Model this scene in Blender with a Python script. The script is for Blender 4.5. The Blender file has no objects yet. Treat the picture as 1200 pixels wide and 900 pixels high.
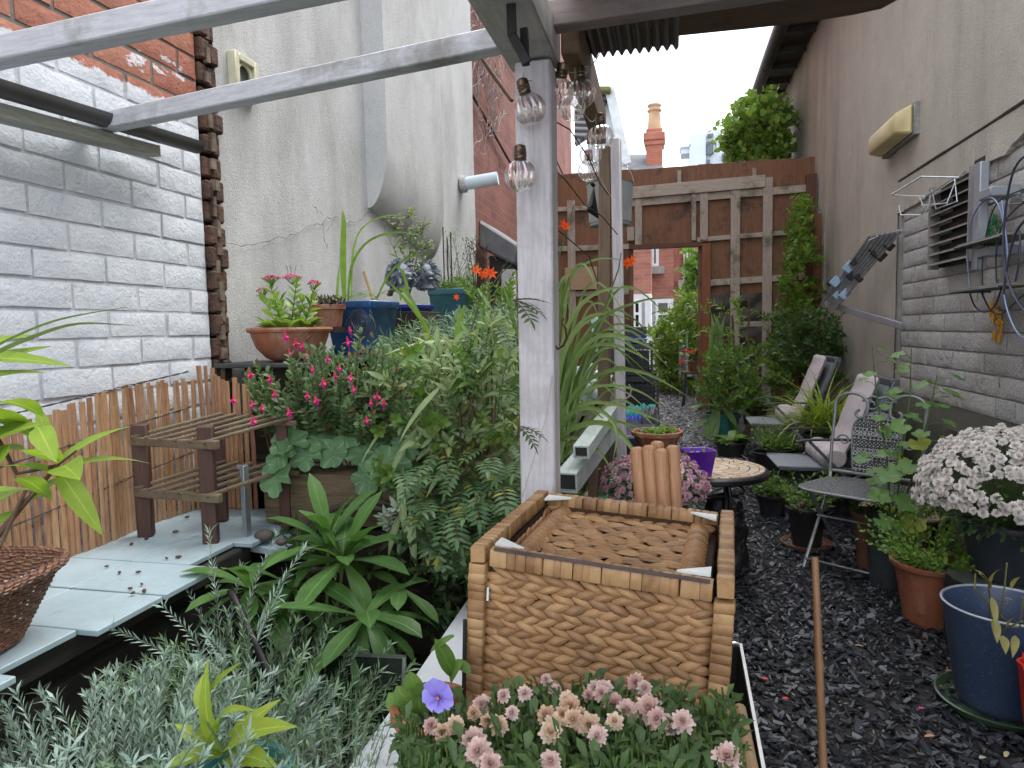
import bpy, bmesh, math, random
import numpy as np
from mathutils import Vector, Matrix, noise as mnoise

# ------------------------------------------------------------------ camera, world, sun, exposure
SC = bpy.context.scene
COL = SC.collection
H, F = 1.15, 811.0
YAW, PITCH, ROLL = math.radians(12.95), math.radians(4.5), math.radians(1.15)
_cy, _sy, _cp, _sp = math.cos(YAW), math.sin(YAW), math.cos(PITCH), math.sin(PITCH)
FW = Vector((-_sy*_cp, _cy*_cp, -_sp)); _r = Vector((_cy, _sy, 0)); _u = _r.cross(FW)
RT = math.cos(ROLL)*_r - math.sin(ROLL)*_u
UP = math.cos(ROLL)*_u + math.sin(ROLL)*_r
EYE = Vector((0, 0, H))
cam_d = bpy.data.cameras.new('camera'); cam = bpy.data.objects.new('camera', cam_d); COL.objects.link(cam)
cam_d.sensor_width = 36; cam_d.lens = 36*F/1200; cam_d.clip_start = .02; cam_d.clip_end = 2000
cam.matrix_world = Matrix.Translation(EYE) @ Matrix((RT, UP, -FW)).transposed().to_4x4()
SC.camera = cam
SUN_EL, SUN_AZ = math.radians(64), math.radians(48)     # azimuth clockwise from +Y
w = bpy.data.worlds.new('World'); SC.world = w; w.use_nodes = True
nt = w.node_tree; bg = nt.nodes['Background']
sky = nt.nodes.new('ShaderNodeTexSky'); sky.sky_type = 'NISHITA'; sky.sun_disc = False
sky.sun_elevation = SUN_EL; sky.sun_rotation = SUN_AZ; sky.air_density = 1.0; sky.dust_density = 3.0; sky.ozone_density = 1.0
tc = nt.nodes.new('ShaderNodeTexCoord'); mp = nt.nodes.new('ShaderNodeMapping'); mp.inputs['Scale'].default_value = (1.2, 1.2, 3.0)
nz = nt.nodes.new('ShaderNodeTexNoise'); nz.inputs['Scale'].default_value = 1.9; nz.inputs['Detail'].default_value = 7; nz.inputs['Roughness'].default_value = .55
cr = nt.nodes.new('ShaderNodeValToRGB'); cr.color_ramp.elements[0].position = .28; cr.color_ramp.elements[1].position = .50
cr.color_ramp.elements[0].color = (.55, .55, .55, 1); cr.color_ramp.elements[1].color = (1, 1, 1, 1)
nz2 = nt.nodes.new('ShaderNodeTexNoise'); nz2.inputs['Scale'].default_value = 3.4; nz2.inputs['Detail'].default_value = 5
cr2 = nt.nodes.new('ShaderNodeValToRGB'); cr2.color_ramp.elements[0].position = .30; cr2.color_ramp.elements[1].position = .56
cr2.color_ramp.elements[0].color = (4.2, 4.6, 5.3, 1); cr2.color_ramp.elements[1].color = (9.0, 9.2, 9.6, 1)
mx = nt.nodes.new('ShaderNodeMix'); mx.data_type = 'RGBA'
L = nt.links.new
L(tc.outputs['Generated'], mp.inputs[0]); L(mp.outputs[0], nz.inputs[0]); L(mp.outputs[0], nz2.inputs[0])
L(nz.outputs[0], cr.inputs[0]); L(nz2.outputs[0], cr2.inputs[0]); L(cr.outputs[0], mx.inputs[0])
L(sky.outputs[0], mx.inputs[6]); L(cr2.outputs[0], mx.inputs[7]); L(mx.outputs[2], bg.inputs[0])
bg.inputs[1].default_value = 0.10
sd = bpy.data.lights.new('sun', 'SUN'); sd.energy = 1.15; sd.angle = math.radians(38); sd.color = (1, .965, .91)
so = bpy.data.objects.new('sun', sd); COL.objects.link(so)
sv = Vector((math.sin(SUN_AZ)*math.cos(SUN_EL), math.cos(SUN_AZ)*math.cos(SUN_EL), math.sin(SUN_EL)))
so.rotation_euler = sv.to_track_quat('Z', 'Y').to_euler(); so.location = (0, 0, 12)
vs = SC.view_settings; vs.view_transform = 'Standard'; vs.look = 'None'; vs.gamma = 1; vs.exposure = 1.75; vs.use_curve_mapping = False
SC.cycles.max_bounces = 10; SC.cycles.transparent_max_bounces = 12; SC.cycles.use_denoising = True

# measured sight lines: a pixel of the 1200x900 photograph to a point on a plane of the place
def ray(px, py): return FW + RT*((px-600)/F) + UP*((450-py)/F)
def gz(px, py, z): d = ray(px, py); return EYE + d*((z-H)/d.z)
def gx(px, py, x): d = ray(px, py); return EYE + d*(x/d.x)
def gy(px, py, y): d = ray(px, py); return EYE + d*(y/d.y)

# ------------------------------------------------------------------ mesh helpers
R = random.Random(7)
def U(a, b): return R.uniform(a, b)
V = Vector
Z = V((0, 0, 1))
def rotz(a): return Matrix.Rotation(a, 3, 'Z')
def frame(d):
    d = V(d).normalized(); a = Z if abs(d.z) < .95 else V((1, 0, 0))
    s = d.cross(a).normalized(); return d, s, s.cross(d)

class MB:
    def __init__(s): s.v = []; s.f = []; s.uv = []; s.mi = []; s.m = 0
    def add(s, vs, fs, uv=None):
        o = len(s.v); s.v.extend(vs); s.uv.extend(uv if uv else [(.5, .5)]*len(vs))
        for q in fs: s.f.append(tuple(i+o for i in q)); s.mi.append(s.m)
        return s
    def box(s, c, size, rot=None):
        x, y, z = [k/2 for k in size]; c = V(c)
        vs = [V(p) for p in ((-x,-y,-z),(x,-y,-z),(x,y,-z),(-x,y,-z),(-x,-y,z),(x,-y,z),(x,y,z),(-x,y,z))]
        if rot is not None: vs = [rot @ p for p in vs]
        return s.add([c+p for p in vs], [(0,3,2,1),(4,5,6,7),(0,1,5,4),(1,2,6,5),(2,3,7,6),(3,0,4,7)])
    def slab(s, x0, x1, y0, y1, z0, z1): return s.box(((x0+x1)/2,(y0+y1)/2,(z0+z1)/2), (x1-x0,y1-y0,z1-z0))
    def beam(s, a, b, w, h, up=Z):
        a, b = V(a), V(b); d = (b-a); l = d.length; d.normalize(); sd_ = d.cross(V(up)).normalized(); u = sd_.cross(d)
        return s.box((a+b)/2, (l, w, h), Matrix((d, -sd_, u)).transposed())
    def quad(s, a, b, c, d, uv=None): return s.add([V(a),V(b),V(c),V(d)], [(0,1,2,3)], uv)
    def tube(s, pts, r, n=8, cap=True, flat=1.0):
        pts = [V(p) for p in pts]; k = len(pts)
        if not isinstance(r, (list, tuple)): r = [r]*k
        vs = []; fs = []; uv = []; pn = None
        for i, p in enumerate(pts):
            t = (pts[min(i+1, k-1)]-pts[max(i-1, 0)])
            if t.length < 1e-9: t = V((0,0,1))
            t.normalize()
            if pn is None: pn = frame(t)[1]
            pn = (pn - t*pn.dot(t))
            if pn.length < 1e-6: pn = frame(t)[1]
            pn.normalize(); bn = t.cross(pn)
            for j in range(n):
                a = 2*math.pi*j/n; vs.append(p + pn*(math.cos(a)*r[i]) + bn*(math.sin(a)*r[i]*flat)); uv.append((j/n, i/(k-1)))
        for i in range(k-1):
            for j in range(n):
                fs.append((i*n+j, i*n+(j+1) % n, (i+1)*n+(j+1) % n, (i+1)*n+j))
        if cap: fs.append(tuple(range(n-1, -1, -1))); fs.append(tuple(range((k-1)*n, k*n)))
        return s.add(vs, fs, uv)
    def lathe(s, prof, c, n=32, wob=0, cap=True):
        c = V(c); vs = []; fs = []; k = len(prof); uv = []
        for i, (r, z) in enumerate(prof):
            for j in range(n):
                a = 2*math.pi*j/n; rr = r*(1+wob*math.sin(3*a+i*.4)); vs.append(c+V((math.cos(a)*rr, math.sin(a)*rr, z))); uv.append((j/n, i/k))
        for i in range(k-1):
            for j in range(n): fs.append((i*n+j, i*n+(j+1) % n, (i+1)*n+(j+1) % n, (i+1)*n+j))
        if cap and prof[0][0] > 1e-4: fs.append(tuple(range(n-1, -1, -1)))
        if cap and prof[-1][0] > 1e-4: fs.append(tuple(range((k-1)*n, k*n)))
        return s.add(vs, fs, uv)
    def prism(s, poly, o, u, v, t):
        """poly (a,b) in the plane o+u*a+v*b, thickened by vector t"""
        o, u, v, t = V(o), V(u), V(v), V(t); n = len(poly)
        a = [o+u*p[0]+v*p[1] for p in poly]; b = [p+t for p in a]
        return s.add(a+b, [tuple(range(n)), tuple(range(2*n-1, n-1, -1))]+[(i, i+n, (i+1) % n+n, (i+1) % n) for i in range(n)])
    def ball(s, c, r, n=10, m=7, sq=(1,1,1), rot=None):
        c = V(c); vs = []; fs = []
        for i in range(m+1):
            th = math.pi*i/m
            for j in range(n):
                ph = 2*math.pi*j/n; p = V((math.sin(th)*math.cos(ph)*r*sq[0], math.sin(th)*math.sin(ph)*r*sq[1], math.cos(th)*r*sq[2]))
                if rot is not None: p = rot @ p
                vs.append(c+p)
        for i in range(m):
            for j in range(n): fs.append((i*n+j, (i+1)*n+j, (i+1)*n+(j+1) % n, i*n+(j+1) % n))
        return s.add(vs, fs)
    def leaf(s, p, d, n, L, W, curl=.5, fold=.2, segs=4, prof='lance', wave=0.0):
        p = V(p); d = V(d).normalized(); n = V(n); sd_ = d.cross(n)
        if sd_.length < 1e-4: sd_ = frame(d)[1]
        sd_.normalize(); n = sd_.cross(d)
        vs = []; uv = []; fs = []; st = L/segs; k = 0
        q = p.copy(); a = curl/segs; ca, sa = math.cos(a), math.sin(a)
        for i in range(segs+1):
            t = i/segs
            if prof == 'lance': wv = (math.sin(math.pi*min(1, t**.75*.97+.03)))**.9
            elif prof == 'oval': wv = math.sin(math.pi*(t*.93+.07))**.6
            elif prof == 'obov': wv = math.sin(math.pi*(t**1.6*.9+.06))**.8
            elif prof == 'petal': wv = math.sin(math.pi*(t*.72+.10))
            elif prof == 'strap': wv = min(1, .55+t*2)*(1-t**3)
            else: wv = 1-t*.9
            if i == segs: wv = .02 if prof != 'petal' else .34
            h = W*.5*wv; f = fold*h+ (wave*W*math.sin(t*9+p.x*40) if wave else 0)
            vs += [q - sd_*h + n*f, q.copy(), q + sd_*h + n*(fold*h)]; uv += [(0, t), (.5, t), (1, t)]
            q = q + d*st
            d, n = (d*ca - n*sa), (n*ca + d*sa)
        for i in range(segs):
            b = i*3; fs += [(b, b+1, b+4, b+3), (b+1, b+2, b+5, b+4)]
        s.add(vs, fs, uv)
        return q
    def build(s, name, mat, parent=None, smooth=40, bev=0, origin=None):
        me = bpy.data.meshes.new(name)
        if parent is not None: off = wl(parent)
        elif origin is not None: off = V(origin)
        else:
            xs = [p[0] for p in s.v]; ys = [p[1] for p in s.v]; zs = [p[2] for p in s.v]
            off = V(((min(xs)+max(xs))/2, (min(ys)+max(ys))/2, min(zs)))
        arr = np.array([tuple(p) for p in s.v], dtype=np.float64) - np.array(off)
        me.from_pydata(arr.tolist(), [], s.f)
        ms = mat if isinstance(mat, (list, tuple)) else [mat]
        for m in ms: me.materials.append(m)
        if len(ms) > 1: me.polygons.foreach_set('material_index', s.mi)
        uvl = me.uv_layers.new(name='UVMap')
        li = np.empty(len(me.loops), dtype=np.int32); me.loops.foreach_get('vertex_index', li)
        uvl.data.foreach_set('uv', np.array(s.uv, dtype=np.float32)[li].ravel())
        if bev:
            bm = bmesh.new(); bm.from_mesh(me)
            ed = [e for e in bm.edges if len(e.link_faces) == 2 and e.calc_face_angle(0) > .6]
            bmesh.ops.bevel(bm, geom=ed, offset=bev, segments=1, affect='EDGES', clamp_overlap=True)
            bm.to_mesh(me); bm.free()
        if smooth:
            me.shade_smooth(); me.set_sharp_from_angle(angle=math.radians(smooth))
        else: me.shade_flat()
        me.validate()
        o = bpy.data.objects.new(name, me); COL.objects.link(o)
        if parent is not None: o.parent = parent
        else: o.location = off
        return o
def wl(o):
    p = V(o.location)
    while o.parent: o = o.parent; p += V(o.location)
    return p
def tag(o, label, cat, group=None):
    o['label'] = label; o['category'] = cat
    if group: o['group'] = group
    return o
def thing(name, label, cat, loc, group=None):
    o = bpy.data.objects.new(name, None); COL.objects.link(o); o.location = V(loc); o.empty_display_size = .05
    return tag(o, label, cat, group)
def struct(o, kind='structure'): o['kind'] = kind; return o
def dup(root, loc, rz=0, label=None, rot=None):
    r_ = root.copy(); COL.objects.link(r_); r_.location = V(loc)
    if rot is not None: r_.rotation_euler = rot
    else: r_.rotation_euler = (0, 0, rz)
    if label: r_['label'] = label
    for ch in list(root.children):
        c = ch.copy(); COL.objects.link(c); c.parent = r_
        for g in list(ch.children):
            d = g.copy(); COL.objects.link(d); d.parent = c
    return r_

# ------------------------------------------------------------------ materials
class NT:
    def __init__(s, name):
        s.m = bpy.data.materials.new(name); s.m.use_nodes = True; s.t = s.m.node_tree; s.b = s.t.nodes['Principled BSDF']; s.out = s.t.nodes['Material Output']
        s.tc = s.t.nodes.new('ShaderNodeTexCoord')
    def n(s, typ, **kw):
        k = s.t.nodes.new('ShaderNode'+typ)
        for a, b in kw.items():
            if a.startswith('_'): setattr(k, a[1:], b)
            else: k.inputs[a.replace('__', ' ')].default_value = b
        return k
    def l(s, a, b): s.t.links.new(a, b)
    def map(s, scale=(1,1,1), rot=(0,0,0), src='Object'):
        k = s.n('Mapping'); k.inputs['Scale'].default_value = scale; k.inputs['Rotation'].default_value = rot; s.l(s.tc.outputs[src], k.inputs[0]); return k.outputs[0]
    def noise(s, scale, detail=4, rough=.6, vec=None, dist=0):
        k = s.n('TexNoise', Scale=scale, Detail=detail, Roughness=rough, Distortion=dist); s.l(vec or s.tc.outputs['Object'], k.inputs[0]); return k.outputs[0]
    def ramp(s, fac, stops):
        k = s.n('ValToRGB'); e = k.color_ramp.elements
        while len(e) < len(stops): e.new(.5)
        for x, (p, c) in zip(e, stops): x.position = p; x.color = tuple(c)+(1,) if len(c) == 3 else c
        s.l(fac, k.inputs[0]); return k.outputs[0]
    def mix(s, fac, a, b, blend='MIX'):
        k = s.n('Mix', _data_type='RGBA', _blend_type=blend)
        for v, i in ((fac, 0), (a, 6), (b, 7)):
            if isinstance(v, (int, float)): k.inputs[i].default_value = v
            elif isinstance(v, (tuple, list)): k.inputs[i].default_value = tuple(v)+(1,) if len(v) == 3 else v
            else: s.l(v, k.inputs[i])
        return k.outputs[2]
    def math(s, op, a, b=0, clamp=False):
        k = s.n('Math', _operation=op, _use_clamp=clamp)
        for v, i in ((a, 0), (b, 1)):
            if isinstance(v, (int, float)): k.inputs[i].default_value = v
            else: s.l(v, k.inputs[i])
        return k.outputs[0]
    def bump(s, h, strength=.5, dist=.01, prev=None):
        k = s.n('Bump', Strength=strength, Distance=dist); s.l(h, k.inputs['Height'])
        if prev is not None: s.l(prev, k.inputs['Normal'])
        s.l(k.outputs[0], s.b.inputs['Normal']); return k.outputs[0]
    def col(s, c):
        if isinstance(c, (tuple, list)): s.b.inputs['Base Color'].default_value = tuple(c)+(1,)
        else: s.l(c, s.b.inputs['Base Color'])
    def set(s, **kw):
        for a, b in kw.items(): s.b.inputs[a.replace('__', ' ')].default_value = b
G3 = lambda g, t=(1,1,1): (g*t[0], g*t[1], g*t[2])
def pm(name, c1, c2=None, scale=8, rough=.6, metal=0, bump=0, bscale=60, stops=(.35,.7), spec=.5, bdist=.004, detail=5, dirt=None):
    k = NT(name)
    if c2 is None: c2 = tuple(x*.75 for x in c1)
    cc = k.ramp(k.noise(scale, detail), [(stops[0], c1), (stops[1], c2)])
    if dirt:
        cc = k.mix(k.ramp(k.noise(dirt[1], 8, .72, k.map((1, 1, .6))), [(.5, (0,0,0)), (.66, (.75,.75,.75))]), cc, dirt[0]); cc = k.mix(k.ramp(k.noise(dirt[1]*2.7, 8, .75), [(.56, (0,0,0)), (.68, (.7,.7,.7))]), cc, tuple(x*.35 for x in c1))
    k.col(cc)
    k.set(Roughness=rough, Metallic=metal); k.b.inputs['Specular IOR Level'].default_value = spec
    if bump: k.bump(k.noise(bscale, 5), bump, bdist)
    return k.m
def wood(name, c1, c2, axis='X', rough=.75, scale=1.0, bump=.5, dirt=None):
    k = NT(name); sc = {'X': (1.2, 14, 14), 'Y': (14, 1.2, 14), 'Z': (14, 14, 1.2)}[axis]
    v = k.map(tuple(x*scale for x in sc)); n1 = k.noise(3.0, 8, .65, v, .6); n2 = k.noise(11, 6, .7, v)
    c = k.ramp(n1, [(.3, c1), (.68, c2)])
    c = k.mix(.35, c, k.ramp(n2, [(.35, tuple(x*.5 for x in c2)), (.6, c1)]), 'MIX')
    if dirt: c = k.mix(k.ramp(k.noise(3.5, 6, .7), [(.52, (0,0,0)), (.66, (1,1,1))]), c, dirt)
    k.col(c); k.set(Roughness=rough); k.bump(n2, bump, .003); return k.m
def leafm(name, c1, c2, back=None, rough=.42, trans=.35, vein=(.35, 22), blotch=None, spec=.4):
    """c1/c2: range of greens between leaves; midrib and side veins from the leaf's own u,v"""
    k = NT(name); g = k.n('NewGeometry')
    c = k.mix(g.outputs['Random Per Island'], c1, c2)
    c = k.mix(.25, c, k.ramp(k.noise(30, 4), [(.3, tuple(x*.6 for x in c1)), (.7, tuple(min(1, x*1.3) for x in c2))]))
    if blotch:
        rr = k.math('GREATER_THAN', g.outputs['Random Per Island'], 1-blotch[1]); c = k.mix(k.math('MULTIPLY', rr, .8), c, blotch[0])
    if vein:
        sp = k.n('SeparateXYZ'); k.l(k.tc.outputs['UV'], sp.inputs[0])
        au = k.math('ABSOLUTE', k.math('SUBTRACT', sp.outputs[0], .5))
        mid = k.math('SUBTRACT', 1, k.math('MULTIPLY', au, 16), True)
        side = k.math('SINE', k.math('MULTIPLY', k.math('SUBTRACT', sp.outputs[1], k.math('MULTIPLY', au, .6)), vein[1]*2*math.pi))
        side = k.math('MULTIPLY', k.math('MULTIPLY', k.math('SUBTRACT', side, .6, True), 1.2), .5)
        vv = k.math('MAXIMUM', mid, side)
        c = k.mix(k.math('MULTIPLY', vv, vein[0]), c, tuple(min(1, x*1.9+.03) for x in c2))
        k.bump(k.math('MULTIPLY', vv, -1), .35, .0015)
    if back:
        c = k.mix(g.outputs['Backfacing'], c, back)
    k.col(c); k.set(Roughness=rough); k.b.inputs['Specular IOR Level'].default_value = spec
    tr = k.n('BsdfTranslucent'); k.l(k.mix(1.0, c, (1.25, 1.3, .7), 'MULTIPLY'), tr.inputs[0])
    ms = k.n('MixShader'); ms.inputs[0].default_value = trans; k.l(k.b.outputs[0], ms.inputs[1]); k.l(tr.outputs[0], ms.inputs[2]); k.l(ms.outputs[0], k.out.inputs[0])
    return k.m
def petalm(name, c1, c2, trans=.3, rough=.6):
    k = NT(name); g = k.n('NewGeometry'); sp = k.n('SeparateXYZ'); k.l(k.tc.outputs['UV'], sp.inputs[0])
    oi = k.n('ObjectInfo')
    f = k.math('ADD', k.math('MULTIPLY', g.outputs['Random Per Island'], .35), k.math('MULTIPLY', oi.outputs['Random'], .65))
    c = k.mix(f, c1, c2); k.col(c); k.set(Roughness=rough)
    tr = k.n('BsdfTranslucent'); k.l(c, tr.inputs[0]); ms = k.n('MixShader'); ms.inputs[0].default_value = trans
    k.l(k.b.outputs[0], ms.inputs[1]); k.l(tr.outputs[0], ms.inputs[2]); k.l(ms.outputs[0], k.out.inputs[0]); return k.m

def far_brick(name, c1, c2, mortar, rot, bw=.225, bh=.075, paint=None):
    k = NT(name); sx = k.n('SeparateXYZ'); k.l(k.tc.outputs['Object'], sx.inputs[0]); cx = k.n('CombineXYZ')
    if rot == 'YZ': k.l(sx.outputs[1], cx.inputs[0]); k.l(sx.outputs[2], cx.inputs[1])
    elif rot == 'XZ': k.l(sx.outputs[0], cx.inputs[0]); k.l(sx.outputs[2], cx.inputs[1])
    else: k.l(sx.outputs[0], cx.inputs[0]); k.l(sx.outputs[1], cx.inputs[1])
    v = cx.outputs[0]
    b = k.n('TexBrick', Scale=1.0); k.l(v, b.inputs['Vector']); b.inputs['Color1'].default_value = c1+(1,); b.inputs['Color2'].default_value = c2+(1,); b.inputs['Mortar'].default_value = mortar+(1,)
    b.inputs['Brick Width'].default_value = bw; b.inputs['Row Height'].default_value = bh; b.inputs['Mortar Size'].default_value = .006; b.inputs['Mortar Smooth'].default_value = .3
    c = k.mix(.5, b.outputs[0], k.ramp(k.noise(2.2, 6, .7), [(.3, tuple(x*.55 for x in c1)), (.7, tuple(min(1, x*1.35) for x in c2))]), 'MIX')
    k.col(c); k.set(Roughness=.85); k.bump(k.math('SUBTRACT', 1, b.outputs[1]), .6, .008); return k.m

# ================================================================== THE SETTING
def gnd(y): t = max(0, min(1, (y-4.2)/4.0)); return .18*t*t*(3-2*t)
k = NT('ground_mat'); g_ = k.n('SeparateXYZ'); k.l(k.tc.outputs['Object'], g_.inputs[0])
vo = k.n('TexVoronoi', Scale=46); k.l(k.map((1,1,1)), vo.inputs[0])
dark = k.ramp(k.noise(14, 8, .7), [(.3, (.006,.006,.007)), (.7, (.022,.021,.021))])
grey = k.mix(.6, k.ramp(vo.outputs[1], [(0, (.06,.06,.065)), (1, (.3,.3,.31))]), k.ramp(k.noise(30, 5), [(.3, (.08,.08,.08)), (.7, (.24,.24,.25))]))
k.col(k.mix(k.ramp(k.math('ADD', g_.outputs[1], k.math('MULTIPLY', k.noise(1.5), 1.2)), [(5.6/10, (0,0,0)), (6.6/10, (1,1,1))]) if False else k.math('MULTIPLY', k.math('SUBTRACT', g_.outputs[1], 5.6), .9, True), dark, grey))
k.set(Roughness=.5); k.bump(k.math('ADD', k.noise(25, 8, .7), k.math('MULTIPLY', vo.outputs[0], .6)), .8, .02)
b = MB(); ys = [-8, 0, 2, 4] + [4.2+.4*i for i in range(11)] + [10, 14, 22, 60, 400]
xs = [-300, -20, -1.6, 0, 1.6, 20, 300]
vs_ = [V((x, y, gnd(y))) for y in ys for x in xs]; n_ = len(xs)
b.add(vs_, [(i*n_+j, i*n_+j+1, (i+1)*n_+j+1, (i+1)*n_+j) for i in range(len(ys)-1) for j in range(n_-1)])
struct(b.build('ground', k.m, origin=(0,0,0)))

# slate chips lying on the path
k = NT('slate_chip'); g = k.n('NewGeometry')
c = k.ramp(g.outputs['Random Per Island'], [(0, (.007,.008,.011)), (.5, (.020,.022,.029)), (.85, (.048,.052,.064)), (.992, (.07,.075,.088)), (1, (.16,.09,.05))])
k.col(c); k.set(Roughness=.42); k.bump(k.noise(90, 4), .5, .002)
def chips(n, x0, x1, y0, y1, s0, s1, seed):
    rr = np.random.RandomState(seed); vs = []; fs = []
    base = np.array([[-1,-.5,0],[-.2,-1,0],[1,-.35,0],[.6,.8,0],[-.7,.7,0]])
    for i in range(n):
        t = rr.rand()**1.5; y = y0+(y1-y0)*t; x = x0+(x1-x0)*rr.rand(); s = s0+(s1-s0)*rr.rand()**2
        P = base*np.array([s, s*(.22+.38*rr.rand()), 1]) + rr.randn(5, 3)*np.array([.12*s, .1*s, 0])
        th = s*.14+.0012; P2 = P*np.array([.9,.88,1])+np.array([0,0,th])
        Q = np.vstack([P, P2]); a = rr.rand()*6.28; e1, e2 = rr.randn(2)*.28
        ca, sa = math.cos(a), math.sin(a)
        Q[:, 2] += Q[:, 0]*e1+Q[:, 1]*e2
        X = Q[:, 0]*ca-Q[:, 1]*sa+x; Y = Q[:, 0]*sa+Q[:, 1]*ca+y; Zz = Q[:, 2]+gnd(y)+.003+abs(e1)*s*.6+rr.rand()*.008
        o = len(vs); vs.extend(zip(X, Y, Zz)); fs += [(o+5,o+6,o+7,o+8,o+9)]+[(o+j, o+(j+1) % 5, o+5+(j+1) % 5, o+5+j) for j in range(5)]
    me = bpy.data.meshes.new('slate_chips'); me.from_pydata([tuple(map(float, p)) for p in vs], [], fs); me.materials.append(k.m); me.shade_flat()
    o = bpy.data.objects.new('slate_chips', me); COL.objects.link(o); return o
o = chips(34000, -.45, 1.42, 1.2, 6.3, .006, .023, 3); o['kind'] = 'stuff'; o['label'] = 'dark wet slate chips covering the near path'
k = NT('gravel_chip'); g = k.n('NewGeometry'); k.col(k.ramp(g.outputs['Random Per Island'], [(0, (.07,.07,.075)), (.6, (.2,.2,.21)), (1, (.42,.42,.43))])); k.set(Roughness=.7)
o = chips(9000, -.5, .6, 5.6, 11.8, .012, .028, 5); o.name = 'grey_gravel'; o['kind'] = 'stuff'; o['label'] = 'pale grey gravel on the path through the gate'

# ---- left: white painted brick wall, red above
ZP = gx(190, 114, -1.5).z
k = NT('painted_brick'); sp = k.n('SeparateXYZ'); k.l(k.tc.outputs['Object'], sp.inputs[0]); g = k.n('NewGeometry')
red = k.mix(.45, k.ramp(g.outputs['Random Per Island'], [(0, (.34,.095,.045)), (.6, (.46,.15,.08)), (1, (.52,.23,.14))]), k.ramp(k.noise(22, 8, .7), [(.3, (.2,.06,.04)), (.7, (.5,.2,.13))]))
white = k.ramp(k.noise(9, 7, .7), [(.25, (.60,.65,.72)), (.55, (.74,.78,.84)), (.8, (.66,.69,.74))])
white = k.mix(k.ramp(k.noise(38, 8, .75), [(.60, (0,0,0)), (.72, (1,1,1))]), white, (.42,.42,.43))
edge = k.math('ADD', sp.outputs[2], k.math('MULTIPLY', k.math('SUBTRACT', k.noise(26, 6, .7), .5), .05))
mz = k.math('MULTIPLY', k.math('SUBTRACT', ZP, edge), 120, True)
pat = k.math('MULTIPLY', k.math('SUBTRACT', k.noise(5.5, 5, .75, k.map((1, 1.0, 2.2))), .61), 40, True)
k.col(k.mix(k.math('MAXIMUM', mz, k.math('MULTIPLY', pat, .85)), red, white)); k.set(Roughness=.62)
k.bump(k.math('ADD', k.noise(55, 8, .75), k.math('MULTIPLY', k.noise(11, 5), 1.3)), 1.0, .008)
PB = k.m
k = NT('painted_mortar'); sp = k.n('SeparateXYZ'); k.l(k.tc.outputs['Object'], sp.inputs[0])
k.col(k.mix(k.math('MULTIPLY', k.math('SUBTRACT', ZP+.01, sp.outputs[2]), 60, True), (.17,.155,.14), k.ramp(k.noise(20, 6, .7), [(.3, (.40,.40,.42)), (.65, (.6,.62,.66))]))); k.set(Roughness=.9); k.bump(k.noise(60, 6), .7, .006); PMo = k.m
wall = thing('brick_wall', 'white painted brick wall with bare red bricks above, behind the reed screen', 'wall', (-1.6, .9, 0))
CH = .075; zref = gx(0, 361.6, -1.5).z; yref = gx(89, 380, -1.5).y
b = MB(); r0 = int(zref/CH); zb = zref-r0*CH
for r_ in range(3, 48):
    z0 = zb+(r_)*CH; ph = yref + (0 if (r_-r0) % 2 == 0 else .1125)
    # joint positions
    ks = range(int((-.8-ph)/.225)-1, int((2.04-ph)/.225)+2)
    for q in ks:
        ya, yb = ph+q*.225+.006+U(-.002,.002), ph+(q+1)*.225-.006+U(-.002,.002)
        ya = max(ya, -.6); yb = min(yb, 2.035)
        if yb-ya < .03: continue
        zl, zh = z0+.006+U(-.0015,.0015), z0+CH-.004+U(-.0015,.0015); xo = -1.5+U(-.002, .002); e = .004
        dy = U(-.0015,.0015)
        vs_ = []
        # front face as a gently lumpy 6x3 grid with rounded arrises
        nx, nz_ = 7, 4; o = 0
        for i in range(nx+1):
            for j in range(nz_+1):
                fy = i/nx; fz = j/nz_; rim = (i in (0, nx)) or (j in (0, nz_))
                yy = ya+(yb-ya)*fy; zz = zl+(zh-zl)*fz
                nn = mnoise.noise(V((yy*22, zz*30, r_*3.1+q)))
                vs_.append(V((xo+(-.0022 if rim else 0)+nn*.0013, yy+(0 if not rim else nn*.002), zz+(nn*.0022 if rim else 0))))
        fs = [(i*(nz_+1)+j, (i+1)*(nz_+1)+j, (i+1)*(nz_+1)+j+1, i*(nz_+1)+j+1) for i in range(nx) for j in range(nz_)]
        # sides back to the mortar
        ring = [i*(nz_+1) for i in range(nx+1)]+[nx*(nz_+1)+j for j in range(1, nz_+1)]+[i*(nz_+1)+nz_ for i in range(nx-1, -1, -1)]+[j for j in range(nz_-1, 0, -1)]
        bk = len(vs_); vs_ += [V((-1.53, vs_[i].y, vs_[i].z)) for i in ring]
        fs += [(ring[i], bk+i, bk+(i+1) % len(ring), ring[(i+1) % len(ring)]) for i in range(len(ring))]
        b.add(vs_, fs)
bw_ = b.build('bricks', PB, wall, smooth=50)
b = MB(); b.slab(-1.8, -1.5055, -.6, 2.04, 0, 3.85); b.build('mortar', PMo, wall)
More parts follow.
